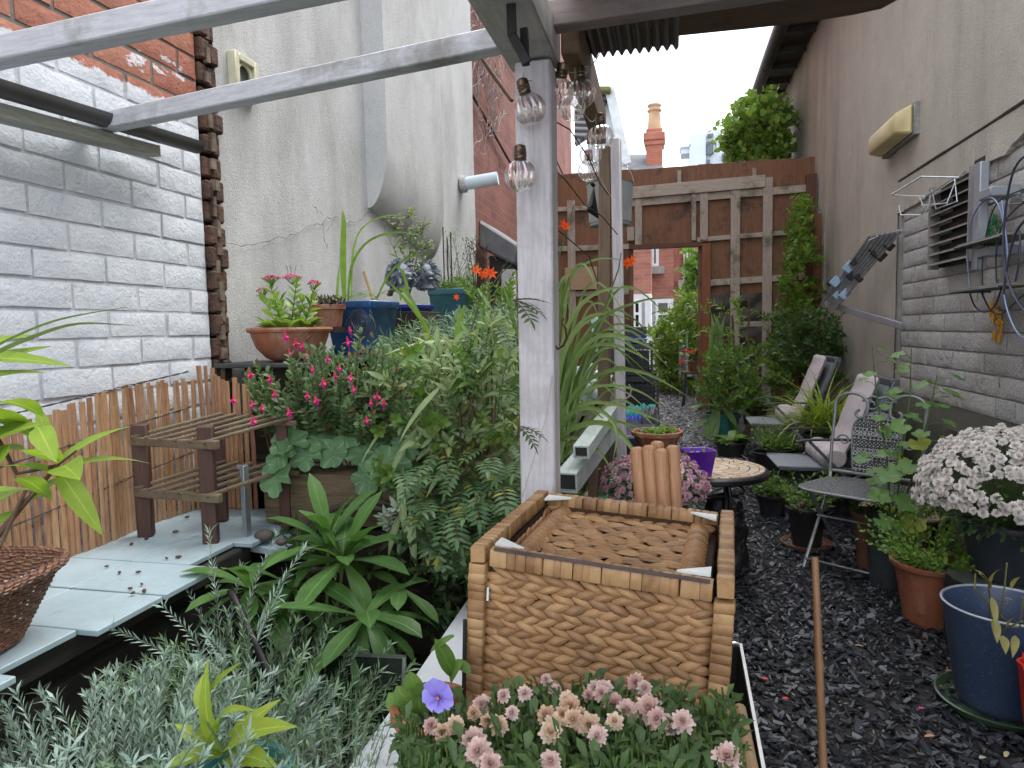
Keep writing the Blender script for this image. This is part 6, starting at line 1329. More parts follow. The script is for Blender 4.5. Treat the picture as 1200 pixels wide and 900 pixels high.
for i in range(4): b.slab(c0.x-.15, c0.x+.15, c0.y-.15, c0.y-.14, .04+i*.095, .115+i*.095); b.slab(c0.x-.15, c0.x+.15, c0.y+.14, c0.y+.15, .04+i*.095, .115+i*.095); b.slab(c0.x-.15, c0.x-.14, c0.y-.138, c0.y+.138, .04+i*.095, .115+i*.095); b.slab(c0.x+.14, c0.x+.15, c0.y-.138, c0.y+.138, .04+i*.095, .115+i*.095)
for sx in (-1,1):
    for sy in (-1,1): b.slab(c0.x+sx*.133-.006, c0.x+sx*.133+.006, c0.y+sy*.133-.006, c0.y+sy*.133+.006, 0, .405)
b.slab(c0.x-.155, c0.x+.155, c0.y-.155, c0.y+.155, .406, .418); tag(b.build('upturned_crate', DT, None, bev=.002), 'dark slatted crate under the pot of pink flowers', 'crate')
o = thing('seedling_bowl', 'terracotta bowl with sparse green seedlings behind the pink flowers', 'potted plant', gz(770, 520, .54)); c0 = wl(o); c0.z = .48; o.location = c0
pot(o, c0, .085, .122, .13, TC, .012, liph=.025, soilz=.9); lm = MB()
for i in range(70): a = U(0,6.28); rr = U(0,.10); lm.leaf(c0+V((math.cos(a)*rr, math.sin(a)*rr, .12)), rdir(10,80), Z, U(.02,.045), U(.015,.025), .5, .2, 3, 'oval')
lm.build('foliage', M_bright, o, smooth=60); b = MB(); b.lathe([(.16,0),(.15,.02),(.12,.06),(.12,.44),(.14,.478),(0,.479)], (c0.x, c0.y, 0), 20); tag(b.build('pot_stand', BLP, None), 'black round stand under the seedling bowl', 'stand')
# mosaic table
TCc = gz(832, 547, .52); tx, ty_ = TCc.x, TCc.y; TR = .245
o = thing('mosaic_table', 'small round mosaic topped table with curved black iron legs', 'table', (tx, ty_, 0)); IR = pm('black_iron', (.015,.015,.017), (.035,.035,.038), 20, .4, .6)
b = MB(); pal = []; zt = .52
b.lathe([(TR-.012,zt-.004),(TR,zt-.006),(TR+.008,zt-.014),(TR+.008,zt-.03),(TR,zt-.036),(TR-.03,zt-.034),(0.001,zt-.03)], (tx, ty_, 0), 64); b.build('rim', IR, o)
TM1 = NT('mosaic'); g = TM1.n('NewGeometry'); TM1.col(TM1.mix(.3, TM1.ramp(g.outputs['Random Per Island'], [(0, (.50,.33,.23)), (.35, (.62,.47,.34)), (.7, (.70,.60,.47)), (1, (.56,.36,.26))]), TM1.ramp(TM1.noise(50, 5), [(.3, (.4,.27,.2)), (.7, (.72,.62,.5))]))); TM1.set(Roughness=.28)
b = MB(); b.lathe([(0.001,zt-.004),(TR-.011,zt-.004),(TR-.011,zt-.012)], (tx, ty_, 0), 48); b.build('grout', pm('grout', (.36,.30,.25), (.28,.23,.19), 20, .8), o)
b = MB()
def mtile(r0, r1, a0, a1, z=zt):
    n_ = 4; ps_ = [(r0*math.cos(a0+(a1-a0)*i/n_), r0*math.sin(a0+(a1-a0)*i/n_)) for i in range(n_+1)]+[(r1*math.cos(a1-(a1-a0)*i/n_), r1*math.sin(a1-(a1-a0)*i/n_)) for i in range(n_+1)]; b.prism(ps_, (tx, ty_, z-.006), (1,0,0), (0,1,0), (0,0,.0055))
rings = [(.212,.232,30),(.172,.209,22),(.128,.168,16),(.085,.124,12),(.04,.081,8),(.004,.037,4)]
for r0, r1, n_ in rings:
    for i in range(n_):
        a0 = 2*math.pi*i/n_+.012/r1*.1+.008; a1 = 2*math.pi*(i+1)/n_-.008
        if n_ in (22, 16): # triangles pointing out and in
            am = (a0+a1)/2; P0 = lambda r, a: (r*math.cos(a), r*math.sin(a)); g2 = .012
            b.prism([P0(r0,a0+g2), P0(r0,a1-g2), P0(r1,am)], (tx,ty_,zt-.006), (1,0,0),(0,1,0),(0,0,.0055)); b.prism([P0(r1,am+g2*.9), P0(r0,a1-g2*.1), P0(r1, a1+(am-a0)-g2)], (tx,ty_,zt-.006), (1,0,0),(0,1,0),(0,0,.0055))
        else: mtile(r0, r1, a0, a1)
b.build('mosaic_top', TM1.m, o, smooth=0)
for i in range(3):
    a = math.radians(-60+i*120); ca, sa = math.cos(a), math.sin(a); b = MB(); b.tube([(tx+ca*r_, ty_+sa*r_, z) for r_, z in ((.10,.49),(.14,.47),(.155,.40),(.145,.32),(.115,.24),(.11,.16),(.135,.08),(.17,.03),(.20,.008),(.215,.012))], [.009]*9+[.006], 8); b.build('leg', IR, o)
b = MB(); b.tube([(tx+math.cos(t*.3)*.115, ty_+math.sin(t*.3)*.115, .2) for t in range(22)], .006, 6); b.build('brace_ring', IR, o); b = MB(); b.tube([(tx+math.cos(t*.3)*.15, ty_+math.sin(t*.3)*.15, .42) for t in range(22)], .005, 6); b.build('brace_ring', IR, o)
o = thing('purple_pot', 'bright purple square plastic pot of seedlings on the mosaic table', 'potted plant', gz(818, 556, .522)); c0 = wl(o); PPm = pm('purple_plastic', (.13,.02,.42), (.10,.015,.34), 6, .3)
b = MB(); V0 = []; rm = rotz(.35); hp = .105
for (ww, z) in ((.085,0),(.115,hp),(.122,hp+.002),(.112,hp+.001),(.08,.01)):
    for sx, sy in ((-1,-1),(1,-1),(1,1),(-1,1)): V0.append(c0+rm @ V((sx*ww/2, sy*ww/2, z)))
b.add(V0, [(i*4+j, i*4+(j+1) % 4, (i+1)*4+(j+1) % 4, (i+1)*4+j) for i in range(4) for j in range(4)]+[(3,2,1,0),(16,17,18,19)]); b.build('pot', PPm, o, bev=.004); b = MB(); b.box(c0+V((0,0,.085)), (.098,.098,.004), rm); b.build('soil', SOIL, o)
lm = MB(); [lm.leaf(c0+V((U(-.03,.03), U(-.03,.03), .087)), rdir(20,80), Z, U(.02,.03), .016, .4, .2, 3, 'oval') for _ in range(14)]; lm.build('foliage', M_mid, o, smooth=60)
# black bag and bin under the table
o = thing('black_sack', 'black crumpled sack slumped under the mosaic table', 'sack', gz(862, 690, 0)); c0 = gz(850, 668, .0); o.location = c0; b = MB(); n_, m_ = 30, 22; vs_ = []
for i in range(m_+1):
    t = i/m_
    for j in range(n_): a = 2*math.pi*j/n_; rr = (.105*(1-.3*t)+.03*mnoise.noise(V((math.cos(a)*2.5, math.sin(a)*2.5, t*5)))) if t < .97 else .02; vs_.append(c0+V((math.cos(a)*rr, math.sin(a)*rr*.8, .002+.36*t+.03*mnoise.noise(V((math.cos(a)*3, math.sin(a)*3, t*3+4)))*t)))
b.add(vs_, [(i*n_+j, i*n_+(j+1) % n_, (i+1)*n_+(j+1) % n_, (i+1)*n_+j) for i in range(m_) for j in range(n_)]+[tuple(range(m_*n_, m_*n_+n_))]); b.build('sack_body', pm('bin_liner', (.012,.012,.013), (.02,.02,.022), 9, .28, 0, .8, 18, bdist=.03), o, smooth=60)

# black crates, cloths and the things behind the second post
CRT = pm('crate_plastic', (.012,.013,.016), (.022,.024,.03), 9, .4)
def crate(x0, x1, y0, y1, z0, z1, mat, lab, nv=12, nh=5, cat='crate'):
    o = thing('plastic_crate', lab, cat, ((x0+x1)/2, (y0+y1)/2, z0), 'stacked crates by the gateway'); t = .012
    for (a, c_, e, f) in ((x0,x1,y0,y0+t),(x0,x1,y1-t,y1),(x0,x0+t,y0+t,y1-t),(x1-t,x1,y0+t,y1-t)):
        b = MB(); b.slab(a, c_, e, f, z0, z0+.03); b.slab(a, c_, e, f, z1-.045, z1); ux = (c_-a) > (f-e); l = (c_-a) if ux else (f-e)
        for i in range(nv+1):
            p = (l-.008)*i/nv; 
            if ux: b.slab(a+p, a+p+.008, e+.002, f-.002, z0+.03, z1-.045)
            else: b.slab(a+.002, c_-.002, e+p, e+p+.008, z0+.03, z1-.045)
        for i in range(1, nh): z = z0+.03+(z1-z0-.075)*i/nh; b.slab(a+.0015, c_-.0015, e+.0025, f-.0025, z-.003, z+.003)
        b.build('side_panel', mat, o, smooth=0)
    b = MB(); b.slab(x0, x1, y0, y1, z0-.0, z0+.006); b.build('base', mat, o, smooth=0); b = MB(); b.slab(x0+.03, x1-.03, y0+.03, y1-.03, z0+.01, z1-.06); b.build('contents', pm('dark_contents', (.02,.02,.022), (.05,.05,.05), 12, .8, 0, .5), o)
CY = 5.6
def cz(py): return gy(750, py, CY).z
def cxx(px): return gy(px, 460, CY).x
crate(cxx(694), cxx(771), CY, CY+.36, cz(522), cz(500), CRT, 'bottom black crate of the stack beside the gateway, under the cloths')
crate(cxx(700), cxx(771), CY, CY+.36, cz(478), cz(441), CRT, 'wide black mesh crate in the middle of the stack')
crate(cxx(700), cxx(764), CY, CY+.36, cz(440), cz(403), CRT, 'black mesh crate second from the top of the stack')
BLT = pm('blue_tray', (.02,.06,.36), (.015,.045,.28), 6, .35); 
for z0, z1, m_, lb_ in ((402,398,BLT,'lower bright blue tray lid in the crate stack'),(397,393.5,BLT,'upper bright blue tray lid in the crate stack'),(393,383,CRT,'shallow black seed tray on top of the crate stack')):
    o = thing('seed_tray', lb_, 'tray', (cxx(742), CY, cz(z0)), 'trays on the crates'); b = MB(); x0, x1, za, zb_ = cxx(700 if m_ is BLT else 705), cxx(758), cz(z0), cz(z1); b.slab(x0+.01, x1-.01, CY+.01, CY+.34, za+.001, zb_-.008); b.build('body', m_, o, bev=.004); b = MB(); b.slab(x0, x1, CY, CY+.35, zb_-.007, zb_); b.build('rim', m_, o, bev=.002)
def cloth(px0, px1, py0, py1, Y_, c1, c2, lab, nm='folded_cloth', base=None):
    b = MB(); A_, B_ = gy(px0, py0, Y_), gy(px1, py1, Y_); nx, nn = 26, 12; vs_ = []
    for i in range(nx+1):
        for j in range(nn+1):
            u_, v_ = i/nx, j/nn; a = math.pi*v_; x = A_.x+(B_.x-A_.x)*u_; hh = A_.z-B_.z
            y = Y_+.13-.15*math.cos(a-.2)+.035*mnoise.noise(V((u_*6, v_*3, px0))); z = B_.z+hh*max(.0, math.sin(a))**.5+.05*mnoise.noise(V((u_*7, v_*4, px0+2))); vs_.append(V((x, y, max(B_.z, z))))
    b.add(vs_, [(i*(nn+1)+j, (i+1)*(nn+1)+j, (i+1)*(nn+1)+j+1, i*(nn+1)+j+1) for i in range(nx) for j in range(nn)]); tag(b.build(nm, pm(nm+lab[:5], c1, c2, 5, .6, 0, .8, 12, bdist=.02), None, smooth=60), lab, 'cloth')
cloth(729,768,478,497,5.35,(.01,.30,.28),(.02,.22,.24),'turquoise plastic cloth draped over the crate stack, right of the second post')
cloth(729,760,490,510,5.22,(.02,.03,.36),(.015,.03,.22),'royal blue cloth bundle just under the turquoise one right of the post')
cloth(672,702,482,500,4.6,(.01,.32,.26),(.01,.24,.22),'turquoise sheet left of the second post by the green rail')
cloth(676,700,474,488,4.9,(.02,.04,.3),(.01,.02,.16),'dark blue folded sheet behind the turquoise one left of the post')
cloth(752,772,480,500,5.05,(.05,.055,.06),(.11,.11,.12),'grey crumpled sheet at the right edge of the crate stack')
b = MB(); x0, x1 = gy(668,500,4.8).x, gy(772,500,5.0).x; b.slab(x0, x1, 4.45, 5.58, .05, gy(700,501,4.8).z); tag(b.build('storage_chest', pm('navy_chest', (.012,.016,.04), (.02,.025,.05), 5, .5), None, bev=.02), 'dark navy storage chest under the coloured cloths', 'chest')
b = MB(); A_ = gy(700,480,5.3); b.slab(gy(694,480,5.3).x, gy(723,480,5.3).x, 5.25, 5.6, gy(700,480,5.3).z, gy(700,404,5.3).z); tag(b.build('black_bin', pm('slatted_black', (.012,.013,.02), (.03,.03,.04), 30, .4), None, bev=.01), 'tall black bin left of the crates behind the brown post', 'bin')
PB2 = pm('pale_blue_plastic', (.42,.58,.60), (.34,.5,.52), 9, .35)
for i, (a, c_, Y_, w_) in enumerate((((698,372),(700,412),2.9,.038),((688,455),(692,470),2.8,.06),((668,445),(690,432),2.85,.03))):
    b = MB(); b.beam(gy(a[0],a[1],Y_), gy(c_[0],c_[1],Y_), w_, .012, up=(0,1,0)); tag(b.build('plastic_strip', PB2, None, bev=.003), ('upright pale turquoise strip panel seen through the sword leaves','short wide pale turquoise panel low behind the sword leaves','tilted pale turquoise strip left among the sword leaves')[i], 'plastic strip')
BTm = NT('clear_plastic'); BTm.col((.7,.76,.78)); BTm.set(Roughness=.15); BTm.b.inputs['Transmission Weight'].default_value = .6
for i, (px, py, r_) in enumerate(((682,436,.03),(695,440,.026),(701,465,.024),(668,470,.024),(688,447,.02))):
    p = gy(px, py, 2.7+.05*i); b = MB(); b.lathe([(.001,-.07),(r_*.95,-.068),(r_,-.05),(r_*.9,0),(r_,.03),(r_*.4,.06),(r_*.36,.075),(.001,.076)], (0,0,0), 16); rr_ = Matrix.Rotation(1.2+i*.5, 3, 'Y') @ Matrix.Rotation(i, 3, 'Z'); b.v = [p+rr_ @ q for q in b.v]; tag(b.build('plastic_bottle', BTm.m, None, smooth=60), ('upper left','upper right','lowest right','lowest left','middle')[i]+' clear plastic bottle hung among the sword leaves by the second post', 'bottle', 'clear bottles by the second post')
o = plant('variegated_shrub', 'small cream and green shrub at the right foot of the near post', (-.18, 2.25, .5)); lm, sm = MB(), MB()
for i in range(70): t = gy(U(652,690), U(498,575), U(2.0,2.3)); shoot(lm, sm, t-V((0,0,.08)), V((U(-.7,.7), U(-.8,.3), 1)), U(.05,.1), .028, .012, 10, .0015, .3, 60, .2, 'oval', .4, .2, 3, True, .3)
lm.build('foliage', LV('leaf_variegated', (.10,.18,.05), (.38,.42,.2), trans=.3, vein=None), o, smooth=60); sm.build('stems', BST, o)
b = MB(); b.slab(gy(656,540,2.5).x, gy(690,540,2.5).x, 2.45, 2.6, .4, .56); tag(b.build('planter_trough', wood('orange_board', (.42,.24,.13), (.32,.18,.1), 'X'), None, bev=.004), 'orange brown board edge behind the variegated shrub', 'board')
o = plant('feathery_plant', 'light green feathery plant low right of the second post by the green batten', (-.15, 2.5, .3)); lm, sm = MB(), MB()
for i in range(40): t = gy(U(698,735), U(540,580), U(2.3,2.6)); shoot(lm, sm, t-V((0,0,.08)), V((U(-.6,.6), U(-.6,.3), 1)), .09, .02, .009, 10, .0012, .3, 60, .2, 'oval', .4, .2, 2, True, .3)
lm.build('foliage', M_bright, o, smooth=60); sm.build('stems', STM, o)

# ================================================================== BEYOND THE GATEWAY
def bush(name, lab, box_, Y0, Y1, n_, mat, LL, WW, base, sm_mat=BST, shlen=(.25,.5), nl=14, prof='oval', cat='plant', elong=1, mask=None):
    o = thing(name, lab, cat, base); lm, sm = MB(), MB(); x0, x1, y0, y1 = box_
    for i in range(n_):
        px, py = U(x0, x1), U(y0, y1)
        if mask and not mask(px, py): continue
        t = gy(px, py, U(Y0, Y1)); L_ = U(*shlen); d = V((U(-.7,.7), U(-.8,.4), U(.2,1))).normalized(); shoot(lm, sm, t-d*L_, d, L_, LL, WW, nl, .004*L_/.3, .5, 62, .15, prof, .5, .2, 3, False, .35)
    c_ = (gy((x0+x1)/2, (y0+y1)/2, (Y0+Y1)/2)); sm.tube([V((c_.x, c_.y, base[2])), V((c_.x+.05, c_.y, (base[2]+c_.z)/2)), c_], [.03,.02,.01], 6)
    lm.build('foliage', mat, o, smooth=60); sm.build('stems', sm_mat, o); return o
bush('overgrown_hedge', 'bright green overgrown hedge beyond the gateway, right of the white house base', (768,835,334,446), 9.8, 11.4, 330, LV('leaf_hedge', (.10,.20,.035), (.24,.36,.07), trans=.4, vein=None), .12, .06, (.2, 10.6, .2), mask=lambda x, y: y > 334+max(0, 800-x)*1.3*(y < 400))
bush('garden_tree', 'green tree top showing at the right edge of the gateway above the hedge', (806,830,288,345), 12.5, 13.2, 70, M_mid, .15, .08, (.6, 12.8, .2), cat='tree')
for i, (px, py, c_) in enumerate(((762,470,1),)): pass
o = thing('blue_frame', 'thin pale blue metal frame standing on the gravel beyond the gateway', 'frame', gz(797, 455, .18)); c0 = gz(797, 462, .2); b = MB(); zt_ = gy(800, 388, c0.y).z
xa_, xb_ = gy(797,420,c0.y).x, gy(805,420,c0.y).x; b.tube([(xa_, c0.y, .2), (xa_, c0.y, zt_-.03), ((xa_+xb_)/2, c0.y, zt_), (xb_, c0.y, zt_-.03), (xb_, c0.y, .2)], .018, 8); b.build('tube', PB2, o)
b = MB(); b.slab(xa_, xb_, c0.y+.02, c0.y+.05, .5, zt_-.3); b.build('mesh_panel', GLS.m if False else GREYW, o)
o = thing('garden_chair', 'pale metal garden chair beside the blue frame beyond the gateway', 'chair', gz(806,462,.2)); c0 = gz(806,464,.19); b = MB(); b.slab(c0.x-.06, c0.x+.12, c0.y, c0.y+.35, .45, .49); b.build('seat', PB2, o, bev=.01)
for dx, dy in ((-.05,.02),(.11,.02),(-.05,.33),(.11,.33)): b = MB(); b.tube([(c0.x+dx, c0.y+dy, .18), (c0.x+dx, c0.y+dy, .46)], .014, 6); b.build('leg', PB2, o)
b = MB(); b.tube([(c0.x-.05, c0.y+.33, .46), (c0.x-.06, c0.y+.38, .78), (c0.x+.11, c0.y+.38, .78), (c0.x+.11, c0.y+.33, .46)], .012, 6); b.slab(c0.x-.05, c0.x+.1, c0.y+.365, c0.y+.385, .6, .76); b.build('backrest', PB2, o)
# dark wooden side stand with geraniums by the gate jamb
o = thing('wooden_stool', 'low dark wooden stool by the right gate jamb with a potted plant on it', 'stool', gz(815, 478, .17)); c0 = gz(818, 480, .16); sc2 = .42/1; b = MB(); zt_ = gy(815, 436, c0.y).z; b.slab(c0.x-.17, c0.x+.12, c0.y, c0.y+.25, zt_-.03, zt_); b.build('top', DKW, o, bev=.006)
for dx, dy in ((-.16,.02),(.1,.02),(-.15,.23),(.1,.23)): b = MB(); b.beam((c0.x+dx*1.1, c0.y+dy, .15), (c0.x+dx*.9, c0.y+dy, zt_-.03), .035, .035, up=(0,1,0)); b.build('leg', BLP, o)
o = thing('potted_geranium', 'potted geranium with coral red flowers standing on the stool by the gate', 'potted plant', (c0.x-.02, c0.y+.12, zt_)); cg = wl(o); pot(o, cg, .07, .09, .13, TCD); lm, sm = MB(), MB()
for i in range(60): t = gy(U(798,842), U(396,436), cg.y+U(-.1,.1)); lm.leaf(t, rdir(-10,60), Z, .06, .055, .4, .2, 3, 'oval'); 
for i in range(16): t = gy(U(800,840), U(400,430), cg.y); sm.tube([cg+V((0,0,.1)), t], .004, 4)
lm.build('foliage', M_bright, o, smooth=60); sm.build('stems', STM, o); RDP = petalm('coral_petal', (.75,.05,.05), (.8,.12,.1))
for px, py in ((803,412),(811,413),(822,412),(800,424)): b = MB(); p = gy(px, py, cg.y-.15); [b.leaf(p+V((U(-.03,.03),U(-.02,.02),U(-.02,.02))), rdir(-20,70), Z, .03, .025, .3, .2, 2, 'obov') for _ in range(22)]; b.build('flower_head', RDP, o)
# ivy on the eaves
def ivymask(x, y): return ((x-888)/44)**2+((y-146)/52)**2 < .75+.7*mnoise.noise(V((x*.06, y*.06, 1))) or (x > 880 and y > 110 and ((x-905)/22)**2+((y-150)/60)**2 < 1)
o = bush('ivy_mass', 'thick bright ivy bush hanging over the wall end above the fence', (846,926,92,196), 8.7, 9.8, 380, LV('leaf_ivy', (.09,.19,.03), (.26,.40,.08), trans=.35, vein=None), .10, .085, (1.3, 9.3, .2), shlen=(.2,.45), mask=ivymask, nl=10)
b = MB(); [b.tube([V((1.45+U(-.1,.1), 9.3+U(-.2,.2), .2)), V((1.45, 9.3, 2.2)), gy(U(870,915), U(120,180), 9.3)], [.04,.03,.01], 6) for _ in range(5)]; b.build('trunks', BST, o)

# ================================================================== PLANTS BY THE FENCE AND WALL
bush('climbing_plant', 'tall leafy climber with yellow green tips up the right gate post', (906,962,215,420), 7.3, 7.9, 190, M_bright, .085, .045, (1.2, 7.6, .16), shlen=(.15,.3), mask=lambda x, y: abs(x-(938-(y-300)*.02)) < (10+(y-200)*.10))
bush('dark_shrub', 'dense dark green shrub against the wall behind the reclining chairs', (908,985,352,432), 6.4, 7.3, 170, LV('leaf_dark_shrub', (.035,.085,.025), (.10,.18,.05), trans=.3, vein=None), .075, .035, (1.2, 6.8, .1), shlen=(.12,.3), mask=lambda x, y: y > 350+abs(x-945)*.35)
bush('tomato_plant', 'pale yellow green staked plant in front of the netting, left of the climber', (822,880,345,440), 6.8, 7.6, 42, M_bright, .075, .03, (.55, 7.2, .15), shlen=(.15,.3), mask=lambda x, y: R.random() < .8)
bush('gate_foliage', 'mid green leafy stems low behind the pots by the gate battens', (825,925,400,470), 6.3, 7.0, 150, M_mid, .07, .032, (.75, 6.6, .1), shlen=(.12,.25))
o = thing('sword_leaved_plant', 'upright blue green sword leaves beside the red gate jamb', 'plant', (.55, 6.9, .15)); lm = MB()
for i in range(12): arc_strap(lm, [(U(833,842), 430, 6.9), (U(830,848), 395, 6.9), (U(828,850), U(365,380), 6.9)], .045)
lm.build('blades', M_croc, o)
b = MB()
for px0, px1, py0, py1 in ((848,850,350,470),(878,876,345,460),(858,862,370,440)): b.tube([gy(px0,py0,7), gy(px1,py1,7)], .01, 5)
tag(b.build('plant_canes', BST, None), 'thin dark canes pushed in among the plants by the fence', 'cane'); 
YF = petalm('yellow_flower', (.75,.5,.02), (.8,.35,.02))
o = thing('potted_hosta', 'turquoise glazed pot with broad drooping leaves and yellow flowers by the gravel path', 'potted plant', gz(846, 512, .07)); c0 = gz(846, 516, .06); o.location = c0; gl2 = pm('turquoise_glaze', (.05,.22,.2), (.03,.15,.15), 8, .3)
pot(o, c0, .12, .16, .26, gl2, .014); lm, sm = MB(), MB()
for a, t, W_ in (((840,480),(822,535),.10),((840,478),(836,520),.09),((848,478),(862,500),.07),((842,470),(812,458),.07),((850,470),(880,468),.06),((845,470),(845,440),.06),((858,480),(880,490),.07),((838,475),(808,480),.06),((850,462),(872,450),.05),((842,462),(822,440),.05),((852,490),(872,520),.06),((836,490),(808,505),.06)): spec_leaf(lm, (a[0],a[1],c0.y-.12), (t[0],t[1],c0.y-.25), W_, curl=.5, prof='oval')
for i in range(50): t = gy(U(815,885), U(430,480), c0.y+U(-.1,.2)); shoot(lm, sm, t-V((0,0,.1)), V((U(-.5,.5),U(-.6,.3),1)), .14, .06, .03, 7, .002, .3, 60, .2, 'oval', .5)
lm.build('foliage', LV('leaf_hosta', (.08,.17,.05), (.16,.28,.09), trans=.3, vein=(.3,9)), o, smooth=60); sm.build('stems', STM, o)
for px, py in ((851,459),(857,470),(848,457),(866,434)): b = MB(); p = gy(px, py, c0.y-.25); [b.leaf(p, rdir(-10,60), Z, .03, .02, .2, .2, 2, 'obov') for _ in range(9)]; b.build('flower', YF, o)
o = thing('potted_hosta', 'small black pot of dark rounded leaves in front of the turquoise pot', 'potted plant', gz(858, 535, .03)); c0 = gz(856, 541, .03); o.location = c0; pot(o, c0, .09, .12, .17, BLP); lm, sm = MB(), MB()
for i in range(40): a = U(0,6.28); lm.leaf(c0+V((math.cos(a)*.05, math.sin(a)*.05, .17)), V((math.cos(a), math.sin(a), U(.1,1.2))), Z, U(.08,.15), U(.05,.07), .9, .2, 4, 'oval')
lm.build('foliage', M_mid, o, smooth=60)
for px, py, rr, h_, lab in ((884,500,.13,.22,'large black pot behind the reclining chair nearest the gate'),(835,470,.11,.2,'small black pot at the foot of the red gate jamb'),(900,545,.11,.18,'black plant pot under the front reclining chair seat')):
    o = thing('plant_pot', lab, 'pot', gz(px, py+8, .06)); c0 = wl(o); c0.z = gnd(c0.y); o.location = c0; pot(o, c0, rr*.75, rr, h_, BLP)
def potplant(lab, px, py, r_, h_, mat, lmat, n_, LL, WW, sh, name='potted_plant', la=60, prof='oval', spread=.6, dens=9, saucer=None, fl=None, z0=None, soilz=.9, lip=.012):
    c0 = gz(px, py, z0 or 0); c0.z = z0 if z0 is not None else gnd(c0.y); o = thing(name, lab, 'potted plant', c0)
    if saucer: b = MB(); b.lathe([(r_*.9,0),(r_*1.25,.004),(r_*1.35,.025),(r_*1.3,.027),(r_*1.15,.010),(0.001,.008)], c0, 32); b.build('saucer', saucer, o); c0 = c0+V((0,0,.010))
    pot(o, c0, r_*.72, r_, h_, mat, lip); lm, sm = MB(), MB()
    for i in range(n_):
        a = U(0,6.28); q = math.sqrt(R.random()); p = c0+V((math.cos(a)*q*r_*.8, math.sin(a)*q*r_*.8, h_*.88)); d = V((math.cos(a)*q*spread+U(-.2,.2), math.sin(a)*q*spread+U(-.2,.2), 1)); shoot(lm, sm, p, d, U(*sh), LL, WW, dens, .0018, .4, la, .1, prof, .5, .2, 3, False, .35)
    lm.build('foliage', lmat, o, smooth=60); sm.build('stems', STM, o); return o
potplant('black pot with fresh feathery green plant between the two reclining chairs', 912, 562, .12, .2, BLP, M_bright, 70, .04, .016, (.12,.26))
potplant('black pot of small leaved plant by the right edge of the table', 905, 605, .09, .14, BLP, M_mid, 34, .035, .02, (.1,.22))
o = potplant('black pot on a brown saucer under the folding chair', 945, 640, .095, .20, BLP, M_mid, 30, .045, .022, (.12,.28), saucer=TCD)
b = MB(); p = gy(938, 592, 3.6); [b.leaf(p, rdir(-10,60), Z, .02, .016, .2, .2, 2, 'obov') for _ in range(9)]; b.build('flower', petalm('pink_small', (.5,.02,.15), (.6,.05,.25)), o)
# yellow green grass
o = thing('ornamental_grass', 'bright yellow green tuft of arching grass between the rolled cushions', 'plant', gz(955, 520, .1)); c0 = V((1.0, 4.98, .42)); o.location = (1.0, 4.98, .0); pot(o, (1.0, 4.98, 0), .10, .13, .41, BLP); lm = MB()
for i in range(170):
    a = U(0, 6.28); e = U(.5, 1.45); d = V((math.cos(a)*math.cos(e), math.sin(a)*math.cos(e), math.sin(e))); strap(lm, c0+V((U(-.07,.07), U(-.07,.07), 0)), d, U(.30,.56), U(.009,.016), U(.6,1.7), 8)
lm.build('blades', M_grass, o)
o = thing('dark_grass', 'darker thin arching grass against the wall between the two reclining chairs', 'plant', (1.27, 4.9, 0)); lm = MB()
for i in range(190): a = U(0, 6.28); e = U(.5, 1.4); d = V((math.cos(a)*math.cos(e), math.sin(a)*math.cos(e), math.sin(e))); strap(lm, V((1.27+U(-.08,.08), 4.9+U(-.15,.15), .3)), d, U(.4,.75), .007, U(.6,1.6), 8)
lm.build('blades', M_dark, o); pot(o, (1.27, 4.9, 0), .09, .12, .3, BLP)

